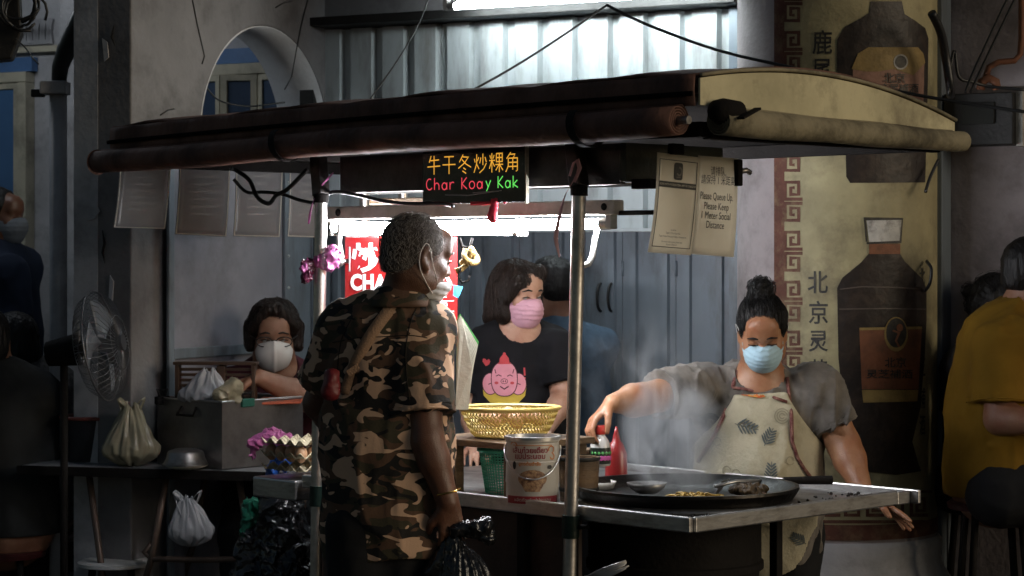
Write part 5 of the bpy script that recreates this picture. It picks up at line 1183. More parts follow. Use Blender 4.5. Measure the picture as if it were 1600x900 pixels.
# apron: a second skin over the front of the shirt
sv = Sdf(); sv.p = [p for p in pc.b.p if p[8] == 'torso']
APR = mat('cream_floral_apron', (.5, .45, .32), .8, var=.25, scale=7, bump=.3, bscale=120, dirt=.55, dscale=8, dcol=(.22, .18, .1))
TRIM = mat('dark_red_patterned_trim', (.09, .012, .014), .8, var=.8, scale=60, col2=(.25, .12, .09), detail=2)
ax0 = P(1186, 640, D).x; zt, zb = P(0, 616, D - .1).z, P(0, 935, D).z
def apcut(X, Y, Z):
    t = np.clip((zt - Z) / .17, 0, 1); hw = .085 + .125 * t ** 1.3; return np.maximum.reduce(np.broadcast_arrays(Z - zt - .06 * (X - ax0), zb - Z, np.abs(X - ax0) - hw, Y - (D + .03)))
apvf = sv.mesh(.0065, .03, None, apcut, folds(.007, 9, 9, 3, 8)); apo = solid_obj('apron', apvf, APR, pc.t)
bva = bvh_of(apvf); bvs = bvh_of(svf)
LEAF = mat('grey_leaf_print', (.1, .12, .12), .8, bump=0, dirt=.3, dcol=(.4, .36, .25), dscale=30)
lookc = V(1186 - 800, FPX, 0).normalized()
def leaf2d(n=6, L=.07, w=.02):
    sh = [stroke2d([(0, 0), (L, 0)], .0022)]
    for i in range(n):
        x = L * (.12 + .8 * i / n); l = w * (1 - .5 * i / n)
        for s in (-1, 1): sh.append(ell2d(x + l * .4, s * l * .45, l * .58, .0031, 12, s * .8))
    return merge2d(*sh)
def ap_print(name, s, m, px, py, off=.004, bv_=None, parent=None):
    o = P(px, py, D - .6); return wrap_print(name, s, m, parent or apo, bv_ or bva, o, V(1, 0, 0), UP, (o - V(0, 0, EYE)).normalized(), off, .012)
ap_print('leaf_print', move2d(leaf2d(5, .08, .03), 0, 0, 1, -.25), LEAF, 1148, 662); ap_print('leaf_print', move2d(leaf2d(5, .065, .028), 0, 0, 1, 1.1), LEAF, 1194, 697)
ap_print('leaf_print', move2d(leaf2d(6, .08, .028), 0, 0, 1, 1.5), LEAF, 1203, 760); ap_print('leaf_print', move2d(leaf2d(5, .06, .024), 0, 0, 1, 2.6), LEAF, 1260, 850)
ap_print('swirl_print', merge2d(*[stroke2d(arc(0, 0, r, 20, 330, 14), .003) for r in (.008, .016, .024)]), mat('faint_print', (.34, .31, .22), .8), 1222, 650)
for px, py in ((1120, 690), (1135, 735), (1150, 740), (1235, 720)): ap_print('swirl_print', stroke2d(arc(0, 0, .013, 0, 330, 12), .0028), mat('faint_print', (.34, .31, .22), .8), px, py)
ap_print('apron_top_print', poly2d([(-.03, .006), (.035, .004), (.05, -.01), (.03, -.014), (-.03, -.004)]), mat('orange_yellow_print', (.65, .35, .05), .8, var=.6, scale=90, col2=(.5, .05, .03)), 1172, 615, .005)
ap_print('shirt_lettering', text2d('PO', .075, .006), mat('dark_shirt_print', (.03, .03, .03), .8), 1101, 662, .005, bvs, so)
# red trim along the apron sides and neck straps
def trim(pts, r=.0065):
    out = []
    for px, py in pts:
        o = P(px, py, D - .6); dr = (o - V(0, 0, EYE)).normalized(); h = bva.ray_cast(o, dr)
        if h[0] is None or h[0].y > D + .1: h = bvs.ray_cast(o, dr)
        if h[0] is not None: out.append(h[0] - dr * .006)
    return B().tube(out, r, 7).build('apron_trim', TRIM, apo, smooth=True)
trim([(1156, 560), (1152, 580), (1146, 600), (1140, 625), (1130, 650), (1118, 675), (1105, 698), (1094, 715), (1090, 722)]); trim([(1225, 560), (1230, 590), (1233, 620), (1237, 650), (1238, 690), (1246, 715), (1256, 732), (1266, 745)]); trim([(1146, 606), (1165, 608), (1190, 614), (1212, 622), (1230, 628)], .005)

# ---------- seated man with the cup mask and glasses
D = 8.42
ps = Person('person', 'seated man with glasses, white cup mask and dark red shirt', P(430, 600, 8.5) * V(1, 1, 0) if False else V(P(430, 600, 8.5).x, 8.5, 0))
ps.head(P(428, 524, D), frame(V(.12, -1, 0), math.radians(-8)), 1.1, 1.08); nb = P(432, 580, D + .03); ps.neck(nb, .06)
tf = V(.1, -1, 0).normalized(); ps.torso(P(425, 606, D + .06), P(430, 690, D + .1), P(430, 760, D + .12), tf, .215, .18, .18, .19, .68, .1)
ps.arm(P(350, 610, D + .04), P(340, 680, D - .1), P(400, 668, D - .28)); ps.arm(P(492, 608, D + .05), P(480, 622, D - .24), P(405, 590, D - .32), (.06, .05, .046, .032)); ps.hand(P(405, 590, D - .32), V(-1, -.1, -.25), V(0, 0, -1), 1, .6); ps.hand(P(400, 668, D - .28), V(1, -.3, -.1), V(0, 0, -1), 1, .4)
for px in (395, 465):
    h_ = P(px, 770, D + .1); ps.leg(h_, V(h_.x, h_.y - .42, .52), V(h_.x, h_.y - .4, .08))
ps.body(SK_TAN, .0065)
ps.wear('shirt', cloth('dark_red_shirt', (.055, .01, .016)), ('torso', 'uarm'), .014, mx(ballcut(nb + tf * .05 + V(0, 0, .03), .085), lambda X, Y, Z: .5 - Z + 0 * X), .006, (8, 8, 6), .0075, None, 2, (.7, .018)); ps.wear('trousers', BLACKC, ('leg',), .016, None, .004, vox=.011)
ps.mask(mat('white_cup_mask', (.66, .62, .58), .75, bump=.08, var=.05), kind='cup', z0=-.002); ps.eyes(.4)
ho, hv = ps.hair(HAIR_BR, [('e', (0, -.02, .04), (.088, .103, .09)), ('c', (.08, 0, .03), (.082, .02, -.035), .022, .018), ('c', (-.08, 0, .03), (-.082, .02, -.035), .022, .018), ('c', (.015, .06, .1), (.07, .05, .04), .026, .018), ('c', (-.015, .06, .1), (-.07, .05, .04), .026, .018)], lambda x, y, z: np.maximum(-(z + .05), np.where((np.abs(x) < .06) & (y > .02) & (z < .05 + .0 * x), .06 - np.abs(x), -1)), .0055, .005, (50, 50, 12))
ps.strands(hv, HAIR_BR, 1100, .07, .0009, V(0, 0, -1), 9, .004)
gl_ = thing('eyeglasses', 'dark rimmed glasses worn by the seated man', 'glasses', ps.H(0, .1, 0)); H = ps.H
for x in (-1, 1):
    B().tube([H(x * .035 + .027 * math.cos(a), .108 - .006 * abs(math.cos(a)), -.004 + .017 * math.sin(a)) for a in [2 * math.pi * i / 18 for i in range(18)]], .0022, 6, closed=True).build('rim', DARKIRON, gl_, smooth=True)
    B().tube([H(x * .062, .1, .004), H(x * .08, .05, .006), H(x * .086, -.01, .004)], .0022, 6).build('temple', DARKIRON, gl_, smooth=True)
B().tube([H(-.009, .109, 0), H(0, .112, .003), H(.009, .109, 0)], .002, 6).build('bridge', DARKIRON, gl_, smooth=True)

# ---------- man in blue shirt behind the girl
D = 8.5
pq = Person('person', 'bearded man in blue denim shirt half hidden behind the woman', V(.16, 8.5, .24))
pq.head(P(858, 452, D), frame(V(-.75, .66, 0), math.radians(-6)), 1.05); nb = P(873, 508, D); pq.neck(nb, .058); tf = V(-.4, .9, 0).normalized()
pq.torso(P(884, 540, D), P(886, 660, D), P(886, 760, D), tf, .2, .17, .16, .165); pq.arm(P(908, 552, D - .04), P(922, 650, D - .06), P(915, 740, D - .1)); pq.arm(P(800, 550, D + .05), P(790, 640, D + .05), P(800, 720, D)); pq.hand(P(915, 740, D - .1), V(0, 0, -1), V(-1, 0, 0), 1, .4)
for px in (850, 915): h_ = P(px, 770, D); pq.leg(h_, V(h_.x, h_.y, .6), V(h_.x, h_.y, .33))
pq.body(SK_TAN, .0075); pq.wear('shirt', cloth('denim_blue_shirt', (.09, .14, .2), var=.3, scale=20), ('torso', 'uarm', 'farm'), .014, mx(ballcut(nb + V(0, 0, .04), .062), lambda X, Y, Z: .7 - Z + 0 * X), .008, (9, 9, 7), .0085, None, 1); pq.wear('trousers', BLACKC, ('leg',), .016, None, .004, vox=.012)
ho, hv = pq.hair(HAIR_B, [('e', (0, -.018, .036), (.08, .099, .088)), ('e', (0, -.045, -.01), (.068, .066, .06))], lambda x, y, z: np.maximum(y - .07 + .3 * np.abs(z - .06), -(z + .05)), .006, .003, (50, 50, 50)); pq.hair(HAIR_B, [('e', (0, .035, -.075), (.062, .058, .05))], lambda x, y, z: np.maximum(z + .035, -(y - .0)), .006, .003, (50, 50, 50), 'beard')

# ---------- two diners at the left edge, seen from behind
D = 8.25
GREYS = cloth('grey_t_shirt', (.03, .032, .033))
pa = Person('person', 'diner in plain grey T-shirt seen from behind at the left edge', V(P(-20, 700, D).x, D, 0))
pa.head(P(-22, 535, D), frame(V(-.3, .95, 0), math.radians(-8)), 1.05); nb = P(-8, 584, D); pa.neck(nb, .06); tf = V(-.2, .97, 0).normalized()
pa.torso(P(-2, 616, D), P(2, 710, D - .02), P(6, 810, D - .02), tf, .21, .19, .185, .2, .68); pa.arm(P(56, 630, D - .02), P(62, 705, D + .08), P(30, 730, D + .28)); pa.arm(P(-62, 630, D), P(-70, 705, D + .1), P(-50, 730, D + .28))
for px in (-20, 34): h_ = P(px, 815, D); pa.leg(h_, V(h_.x, h_.y + .42, .52), V(h_.x, h_.y + .4, .08), V(0, 1, 0))
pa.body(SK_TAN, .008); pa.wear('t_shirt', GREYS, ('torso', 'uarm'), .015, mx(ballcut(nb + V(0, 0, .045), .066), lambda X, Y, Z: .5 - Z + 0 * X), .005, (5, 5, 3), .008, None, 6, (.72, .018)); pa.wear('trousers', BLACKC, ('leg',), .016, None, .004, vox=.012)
pa.hair(HAIR_B, [('e', (0, -.02, .036), (.084, .102, .09)), ('e', (0, -.05, -.02), (.075, .066, .075))], lambda x, y, z: np.maximum(y - .06 + .3 * np.abs(z - .06), -(z + .1)), .006, .005, (50, 50, 12))
D = 8.68
pb_ = Person('person', 'dark-haired diner in patterned shirt second from the left edge', V(P(70, 700, D).x, D, 0))
pb_.head(P(20, 540, D), frame(V(-.75, .65, 0), math.radians(-10)), 1.02); nb = P(34, 582, D); pb_.neck(nb, .055); tf = V(-.6, .8, 0).normalized()
pb_.torso(P(44, 606, D), P(52, 680, D), P(56, 770, D), tf, .19, .165, .165, .2, .75); pb_.arm(P(76, 616, D - .02), P(92, 690, D + .04), P(60, 720, D + .2))
for px in (34, 70): h_ = P(px, 775, D); pb_.leg(h_, V(h_.x, h_.y + .42, .52), V(h_.x, h_.y + .4, .08), V(0, 1, 0))
pb_.body(SK_TAN, .008); pb_.wear('shirt', mat('speckled_grey_shirt', (.11, .105, .1), .9, bd=.002, var=.8, scale=45, col2=(.07, .065, .06), detail=2, bump=.2, thresh=(.5, .56)), ('torso', 'uarm'), .015, mx(ballcut(nb + V(0, 0, .04), .062), lambda X, Y, Z: .5 - Z + 0 * X), .007, (7, 7, 6), .008, None, 9, (.97, .014)); pb_.wear('trousers', BLACKC, ('leg',), .016, None, .004, vox=.012)
pb_.hair(HAIR_B, [('e', (0, -.02, .038), (.086, .104, .092)), ('e', (0, -.05, -.03), (.08, .07, .08))], lambda x, y, z: np.maximum(y - .05 + .3 * np.abs(z - .06), -(z + .105)), .006, .005, (50, 50, 12))
# passer-by in front of the blue window
D = 9.2
pw = Person('person', 'passer-by in dark blue walking past the blue window, far left', V(P(5, 700, D).x, D, 0))
pw.head(P(2, 338, D), frame(V(.9, -.3, 0)), 1.0); nb = P(-2, 388, D); pw.neck(nb, .05); tf = V(.8, -.5, 0).normalized()
pw.torso(P(0, 415, D), P(8, 520, D), P(12, 600, D), tf, .19, .165, .155, .165); pw.arm(P(15, 425, D - .12), P(28, 520, D - .15), P(40, 600, D - .22)); pw.hand(P(40, 600, D - .22), V(.2, 0, -1), V(-1, 0, 0), 1, .4)
for px, dx in ((0, -.15), (25, .15)): h_ = P(px, 610, D); pw.leg(h_, V(h_.x + dx * .4, h_.y, .48), V(h_.x + dx, h_.y, .08))
pw.body(SK_DARK, .009); pw.wear('shirt', cloth('navy_shirt', (.014, .022, .045)), ('torso', 'uarm'), .014, mx(ballcut(nb + V(0, 0, .04), .062), lambda X, Y, Z: .85 - Z + 0 * X), .006, (7, 7, 6), .009, None, 4, (.8, .016)); pw.wear('trousers', BLACKC, ('leg',), .016, None, .004, vox=.013)
pw.hair(HAIR_B, [('e', (0, -.02, .036), (.08, .1, .09))], lambda x, y, z: np.maximum(y - .05 + .3 * np.abs(z - .06), -(z + .03)), .007, .004, (50, 50, 30)); pw.mask(mat('dull_grey_mask', (.13, .15, .18), .75), vox=.006)

# ---------- seated pair at the right edge
D = 7.55
py_ = Person('person', 'man in mustard yellow polo shirt seated at the right edge', V(P(1570, 700, D).x, D, .24))
py_.head(P(1618, 430, D), frame(V(.95, .1, 0), math.radians(-8)), 1.06); nb = P(1594, 488, D + .01); py_.neck(nb, .062); tf = V(.9, .1, 0).normalized()
py_.torso(P(1570, 530, D), P(1556, 640, D), P(1552, 735, D), tf, .2, .18, .185, .2, .78, .1); py_.arm(P(1560, 545, D - .16), P(1562, 655, D - .2), P(1640, 660, D - .3), (.064, .05, .045, .032)); py_.hand(P(1640, 660, D - .3), V(1, 0, 0), V(0, 0, -1), 1, .4)
for dy in (-.12, .1): h_ = P(1555, 762, D) + V(0, dy, .0); py_.leg(h_, V(h_.x + .42, h_.y, .76), V(h_.x + .4, h_.y, .33), V(1, 0, 0), (.105, .075, .06, .042))
py_.body(SK_TAN, .0075); POLO = cloth('mustard_polo', (.19, .1, .006), var=.25)
py_.wear('polo_shirt', POLO, ('torso', 'uarm'), .016, mx(ballcut(nb + V(.01, 0, .05), .07), lambda X, Y, Z: .735 + .1 * (X - 1.7) - Z + 0 * X), .008, (7, 7, 5), .0075, None, 12, (.76, .02)); py_.wear('trousers', BLACKC, ('leg',), .025, None, .006, (7, 7, 7), vox=.01)
py_.hair(HAIR_B, [('e', (0, -.02, .036), (.08, .1, .09)), ('e', (0, -.05, -.02), (.066, .062, .06))], lambda x, y, z: np.maximum(y - .05 + .3 * np.abs(z - .06), -(z + .06)), .007, .004, (50, 50, 30))
e = P(1562, 640, D - .2)
D = 7.95
pr_ = Person('person', 'woman in black with hair bun seated behind the yellow polo', V(P(1548, 700, D).x, D, .24))
pr_.head(P(1562, 482, D), frame(V(.75, -.55, 0), math.radians(-14)), 1.0); nb = P(1548, 535, D); pr_.neck(nb, .05); tf = V(.7, -.6, 0).normalized()
pr_.torso(P(1540, 566, D), P(1535, 670, D), P(1535, 740, D), tf, .17, .15, .14, .165); pr_.arm(P(1502, 578, D - .02), P(1500, 660, D), P(1540, 690, D - .15)); pr_.arm(P(1580, 578, D), P(1590, 660, D - .05), P(1590, 690, D - .2))
for dy in (-.1, .1): h_ = P(1540, 760, D) + V(dy, 0, 0); pr_.leg(h_, V(h_.x + .25, h_.y - .3, .72), V(h_.x + .25, h_.y - .28, .33))
pr_.body(SK_MED, .0075); pr_.wear('blouse', cloth('black_blouse', (.012, .012, .014)), ('torso', 'uarm'), .014, mx(ballcut(nb + V(0, 0, .04), .06), lambda X, Y, Z: .62 - Z + 0 * X), .006, (7, 7, 6), .009, None, 14, (.8, .016)); pr_.wear('trousers', BLACKC, ('leg',), .016, None, .004, vox=.013)
ho, hv = pr_.hair(HAIR_B, [('e', (0, -.022, .036), (.082, .1, .09)), ('e', (0, -.05, -.01), (.075, .07, .065)), ('e', (0, -.118, .03), (.034, .034, .034), .006)], lambda x, y, z: np.maximum(y - .05 + .25 * np.abs(z - .06), -(z + .075)), .006, .006, (45, 45, 25)); pr_.strands(hv, HAIR_B, 200, .05, .001, V(-.4, .3, .3), 4, .01)
pr_.eyes(.2)
# ------------------------------------------------------------------ things on and round the stall
IRON = mat('seasoned_iron', (.014, .013, .012), .38, .7, var=.5, scale=14, bump=.25, bscale=40, dirt=.3, dcol=(.05, .035, .02))
FOODY = mat('fried_noodles', (.55, .36, .08), .5, var=.4, scale=40, bump=.4)
CHAR = mat('charred_crumbs', (.02, .014, .01), .8, var=.5, scale=50, bump=.6)
CERAM = mat('white_ceramic', (.55, .53, .48), .25, var=.12, bump=.02, dirt=.3, dscale=20, dcol=(.2, .12, .05))
TOP = .827
# wok
WK = T(.36, .40, 0); wz = .868
wk = thing('wok_pan', 'large shallow black iron frying pan on the right of the counter', 'pan', V(WK.x, WK.y, TOP))
B().lathe([(0, wz - .03), (.2, wz - .026), (.285, wz - .014), (.318, wz + .014), (.33, wz + .014), (.331, wz + .006), (.32, wz - .012), (.31, wz - .026), (.2, wz - .036), (0, wz - .04)], V(WK.x, WK.y, 0), 72).build('pan_body', IRON, wk, smooth=True, auto=True)
B().lathe([(.31, TOP + .001), (.325, TOP + .001), (.325, TOP + .012), (.31, TOP + .018), (.3, TOP + .012)], V(WK.x, WK.y, 0), 64).build('support_ring', STEEL_W, wk, smooth=True)
def wkp(dx, dy, z=0.): return V(WK.x + dx, WK.y + dy, wz - .026 + z)
nd = B()
for i in range(150):
    a = RND.uniform(0, 6.28); r = .075 * math.sqrt(RND.random()); c = wkp(.02 + r * math.cos(a) * 1.3, -.1 + r * math.sin(a), .004 + RND.random() * .03 * (1 - r / .08)); pts = []
    h = RND.uniform(0, 6.28)
    for k in range(5): pts.append(c + V(math.cos(h) * .011 * k, math.sin(h) * .011 * k, .004 * math.sin(k * 1.4))); h += RND.uniform(-.8, .8)
    nd.tube(pts, .003, 5)
o = nd.build('noodles', FOODY, None, smooth=True); o['kind'] = 'stuff'; tag(o, 'yellow fried noodles frying in the middle of the pan', 'food')
s = Sdf()
for i in range(26): a = RND.uniform(0, 6.28); r = .05 * math.sqrt(RND.random()); s.ell(wkp(.185 + r * math.cos(a) * .9, .02 + r * math.sin(a), .008 + .022 * RND.random()), (.016, .015, .013), None, .006)
o = solid_obj('fried_heap', s.mesh(.004, disp=folds(.006, 90, 90, 90, 2)), mat('dark_fried_radish', (.05, .03, .015), .5, var=.7, scale=70, col2=(.14, .09, .04), bump=.6), None); o['kind'] = 'stuff'; tag(o, 'heap of dark fried pieces at the right side of the pan', 'food')
def bowl(name, label, c, r, h, m, inner=None, fill=None, cat='bowl'):
    t = thing(name, label, cat, c); c = Vector(c)
    B().lathe([(0, .002), (r * .5, 0), (r * .85, h * .5), (r, h), (r * .965, h), (r * .8, h * .5), (r * .45, .008), (0, .006)], c, 36).build('bowl_body', m, t, smooth=True)
    if fill: B().lathe([(0, h * .62), (r * .84, h * .6)], c, 28).build('contents', fill, t, smooth=True)
    return t
bowl('plate', 'small oil-stained saucer inside the pan at its left edge', wkp(-.19, -.12, .006), .058, .012, CERAM, fill=mat('dark_sauce', (.07, .03, .01), .3), cat='plate')
bowl('ladle_bowl', 'tilted metal ladle bowl lying in the pan among the steam', wkp(-.11, .06, .008), .06, .03, STEEL_W)
sp = thing('wok_spatula', 'long black-handled spatula lying across the right of the pan', 'spatula', wkp(.1, 0, .02))
ha, hb_ = P(1300, 750, 6.62), P(1225, 751, 6.6)
B().tube([ha, hb_], [.014, .011], 12).build('handle', BLACKM, sp, smooth=True, auto=True)
B().tube([hb_, P(1150, 752, 6.52), P(1118, 760, 6.45)], .0055, 8).build('shank', STEEL, sp, smooth=True)
s2 = B().add([P(1128, 752, 6.5), P(1140, 748, 6.56), P(1112, 784, 6.42), P(1098, 786, 6.4)], [(0, 1, 3, 2)]).build('blade', STEEL, sp, solid=.002)
# crumbs along the counter
cr = B()
for i in range(190):
    a = RND.uniform(-.0, .2) * RND.random() ** .4; b_ = RND.uniform(.1, .95); c = T(a + .01, b_, TOP + .004); r = RND.uniform(.002, .007)
    cr.lathe([(0, r), (r, r * .3), (r * .9, -r * .5), (0, -r * .6)], c, 5)
o = cr.build('burnt_crumbs', CHAR, None); o['kind'] = 'stuff'; tag(o, 'scattered burnt crumbs on the steel counter right of the pan', 'crumbs')
# printed tin pail
tc_ = P(832, 778, 6.33); tc_ = V(tc_.x, tc_.y, TOP)
tn = thing('tin_pail', 'white printed tin pail with wire handle standing on the counter edge', 'pail', tc_); TR, TH = .0765, .196
TINW = mat('white_printed_tin', (.58, .55, .5), .3, .1, var=.08, bump=.02, dirt=.2, dscale=10, dcol=(.3, .22, .13))
prof = [(0, .001), (TR, .001), (TR, .004)] + [(TR + (.0016 if i % 2 else 0), .004 + .0 + z) for i, z in enumerate([.06, .064, .12, .124, .128, .132])] + [(TR, TH - .012), (TR + .004, TH - .008), (TR + .004, TH)]
B().lathe(prof, tc_, 56).build('can_body', TINW, tn, smooth=True, auto=True)
B().lathe([(TR + .006, TH - .004), (TR + .006, TH + .004), (TR - .003, TH + .005), (TR - .006, TH - .006), (0, TH - .006)], tc_, 48).build('can_lid', STEEL, tn, smooth=True, auto=True)
vd = (V(0, 0, 0) - tc_); vd.z = 0; vd.normalize(); vr = V(-vd.y, vd.x, 0)
def on_can(name, s, m, off=.001):
    s = split2d(s, .012); return B().add([tc_ + (vd * math.cos(x / TR) + vr * math.sin(x / TR)) * (TR + .0016 + off) + UP * y for x, y in s[0]], s[1]).build(name, m, tn, smooth=True)
PR, PO, PG = mat('print_crimson', (.3, .02, .03), .5), mat('print_orange', (.6, .2, .03), .5), mat('print_brown', (.12, .05, .03), .6, var=.9, scale=120, col2=(.45, .28, .15))
on_can('print_band', poly2d([(-.085, .01), (.085, .01), (.085, .032), (-.085, .032)]), PR)
for tx, y_, sz, m_ in (('เส้นก๋วยเตี๋ยว', .163, .021, PR), ('แม่ประนอม', .146, .021, PR), ('สูตรต้นตำรับ', .125, .013, PO)): on_can('print_lettering', move2d(text2d(tx, sz, .0004), -.008, y_), m_)
on_can('print_lettering', move2d(text2d('ผลิตภัณฑ์แม่ประนอม', .013), 0, .021), TINW, .002)
on_can('print_bowl', merge2d(ell2d(0, .082, .042, .026), poly2d([(-.038, .075), (.038, .075), (.02, .045), (-.02, .045)])), PG)
on_can('print_scroll', merge2d(stroke2d(arc(.058, .165, .01, -90, 200, 12), .003), stroke2d(arc(.062, .145, .008, 90, -180, 10), .003), stroke2d(arc(-.058, .175, .012, 0, 160, 10), .003), stroke2d([(-.06, .178), (.06, .178)], .002)), PO)
on_can('print_mark', merge2d(ell2d(.052, .115, .008, .006), ell2d(-.055, .12, .006, .012)), INK)
hp_ = []
for i in range(15): a = math.pi * i / 14; hp_.append(tc_ + vr * (-(TR + .006) * math.cos(a)) + vd * (.002 + .085 * math.sin(a)) + UP * (TH - .03 - .085 * math.sin(a)))
B().tube(hp_, .0022, 6).build('wire_handle', STEEL, tn, smooth=True)
for s_ in (-1, 1): B().lathe([(0, .006), (.007, .004), (.009, 0)], tc_ + vr * s_ * (TR + .002) + UP * (TH - .03), 12, vr * s_).build('handle_lug', CREAM, tn, smooth=True)
# wooden box with the basket on top, green mesh basket behind
wb = thing('wooden_stand', 'dark wooden stand on the counter carrying the yellow basket', 'stand', T(.93, .28, TOP))
def tbx(n_, a0, a1, b0, b1, z0, z1, m, p): return B().box(T((a0 + a1) / 2, (b0 + b1) / 2, (z0 + z1) / 2), (abs(a1 - a0), abs(b1 - b0), z1 - z0), AX).build(n_, m, p, bevel=.002)
bq = P(790, 685, 6.62); zb_ = 1.0
tbx('stand_top', .74, 1.12, .06, .42, .978, .998, WOOD, wb)
for a, b_ in ((.76, .08), (1.0, .08), (.76, .37), (1.0, .37)): tbx('stand_leg', a, a + (.07 if a > .9 else .035), b_, b_ + .035, TOP + .001, .977, WOOD, wb)
YBAS = mat('yellow_plastic_basket', (.6, .45, .13), .4, var=.1, bump=.03)
bc_ = T(.9, .21, .999); yb = thing('plastic_basket', 'yellow lattice plastic basket on the wooden stand', 'basket', bc_)
lat = B(); nn_, rows = 64, 9
def bk(i, j, n=64):
    t = j / rows; a = 2 * math.pi * i / n; r0, r1 = .105, .15; r = r0 + (r1 - r0) * (t ** .7); return bc_ + V(math.cos(a) * r * 1.0, math.sin(a) * r * .82, .004 + .085 * t)
for i in range(nn_):
    for j in range(rows):
        s_ = 1 if (j % 2) else -1
        lat.tube([bk(i, j), bk(i + .5 * s_, j + 1)], .0022, 4, cap=False); lat.tube([bk(i + .5, j), bk(i + .5 - .5 * s_ * -1 - .5, j + 1)], .0022, 4, cap=False)
o = lat.build('lattice', YBAS, yb); o['kind'] = 'stuff'
B().lathe([(.146, .082), (.156, .086), (.16, .094), (.15, .096), (.145, .09)], bc_, 64, sy=.82).build('rim', YBAS, yb, smooth=True)
B().lathe([(0, .003), (.106, .003), (.108, .007), (0, .007)], bc_, 48, sy=.82).build('base', YBAS, yb, smooth=True)
EGG = mat('brown_egg', (.48, .27, .15), .5, var=.15, bump=.05)
for i, (dx, dy, dz) in enumerate(((-.07, .03, .055), (-.02, .05, .06), (.035, .04, .058), (.085, .02, .055), (0, -.01, .07), (-.05, -.03, .058), (.05, -.02, .066), (.02, -.06, .055))):
    e_ = B().lathe([(.0225 * math.sin(t) * (1 - .12 * math.cos(t)), -.029 * math.cos(t)) for t in [math.pi * q / 10 for q in range(11)]], bc_ + V(dx, dy, dz), 16, V(RND.uniform(-1, 1), RND.uniform(-1, 1), .4)).build('egg', EGG, None, smooth=True)
    tag(e_, 'brown egg lying in the yellow basket', 'egg', 'eggs in the yellow basket')
GREENP = mat('green_plastic_mesh', (.05, .42, .27), .4, var=.1, bump=.03)
gb = thing('mesh_basket', 'green plastic mesh basket on the counter behind the tin pail', 'basket', T(.9, .235, TOP)); gc = T(.9, .235, TOP)
gm = B()
for i in range(60):
    a = 2 * math.pi * i / 60; gm.tube([gc + V(math.cos(a) * .09, math.sin(a) * .075, .004), gc + V(math.cos(a) * .11, math.sin(a) * .09, .13)], .0018, 4, cap=False)
for j in range(16):
    t = j / 15; gm.tube([gc + V(math.cos(a) * (.09 + .02 * t), math.sin(a) * (.075 + .015 * t), .004 + .126 * t) for a in [2 * math.pi * q / 40 for q in range(40)]], .0018, 4, closed=True)
o = gm.build('mesh_wall', GREENP, gb); o['kind'] = 'stuff'
B().lathe([(.108, .125), (.117, .13), (.117, .138), (.106, .136)], gc, 48, sy=.82).build('rim', GREENP, gb, smooth=True)
# jars, bowls and bottles near the cook's hand
d_ = 6.72; bt = P(938, 735, d_); bt.z = 0
GLS = mat('pale_bottle_plastic', (.5, .48, .45), .15, var=.1, bump=0); REDL = mat('red_bottle_cap', (.5, .03, .02), .35)
hz = z_px(728, d_); bo = thing('sauce_bottle', 'small sauce bottle with dark flowered label held by the cook', 'bottle', V(bt.x, d_, hz))
c = V(bt.x, d_, hz)
B().lathe([(0, 0), (.03, .001), (.032, .006), (.032, .055), (.03, .07), (.024, .082), (.015, .094), (.0135, .1)], c, 28).build('bottle_body', GLS, bo, smooth=True)
B().lathe([(.0325, .008), (.0328, .01), (.0328, .056), (.0325, .058)], c, 28).build('label', mat('dark_flowered_label', (.012, .016, .012), .4), bo, smooth=True)
for q in range(7):
    a = -2.6 + q * .36; cc = c + V(math.cos(a) * .0332, math.sin(a) * .0332, .026); B().lathe([(0, .001), (.007, .0008), (.008, 0)], cc, 8, V(math.cos(a), math.sin(a), 0)).build('flower_print', mat('pink_flower_print', (.5, .08, .3), .5), bo)
    cc = c + V(math.cos(a + .15) * .0332, math.sin(a + .15) * .0332, .042); B().lathe([(0, .001), (.004, .0008), (.005, 0)], cc, 6, V(math.cos(a), math.sin(a), 0)).build('leaf_print', mat('green_leaf_print', (.08, .3, .08), .5), bo)
B().lathe([(.0155, .098), (.0165, .1), (.0165, .122), (.012, .126), (0, .126)], c, 20).build('bottle_cap', REDL, bo, smooth=True)
d2 = 6.86; c = P(963, 740, d2); c = V(c.x, d2, TOP)
rb = thing('sauce_bottle', 'translucent red squeeze bottle standing behind the cook\'s hand', 'bottle', c)
B().lathe([(0, 0), (.034, .001), (.036, .01), (.034, .1), (.022, .13), (.014, .14), (.008, .165), (.004, .185), (0, .186)], c, 24).build('bottle_body', mat('red_bottle_plastic', (.28, .02, .02), .3, bump=.02), rb, smooth=True)
c = P(932, 752, 6.5); bowl('condiment_bowl', 'white enamel bowl with dark sauce beside the right pole', V(c.x, 6.55, TOP), .062, .045, CERAM, fill=CHAR)
c = P(905, 745, 6.75); jr = thing('clay_jar', 'brown clay jar on the counter half behind the right pole', 'jar', V(c.x, 6.75, TOP))
B().lathe([(0, 0), (.05, .001), (.058, .03), (.058, .09), (.045, .115), (.05, .125), (.044, .126), (.04, .11), (0, .1)], V(c.x, 6.75, TOP), 28).build('jar_body', WOOD, jr, smooth=True)
wt = thing('wooden_tub', 'dark wooden tub on the counter between tin pail and right pole', 'tub', T(.62, .22, TOP))
B().lathe([(0, .001), (.055, .001), (.062, .13), (.056, .13), (.05, .02), (0, .02)], T(.62, .22, TOP), 24).build('tub_wall', WOOD, wt, smooth=True, auto=True)
for z in (.03, .12): B().lathe([(.0555 + .054 * z, z), (.059 + .054 * z, z + .006), (.0565 + .054 * z, z + .012)], T(.62, .22, TOP), 24).build('hoop', DARKIRON, wt, smooth=True)

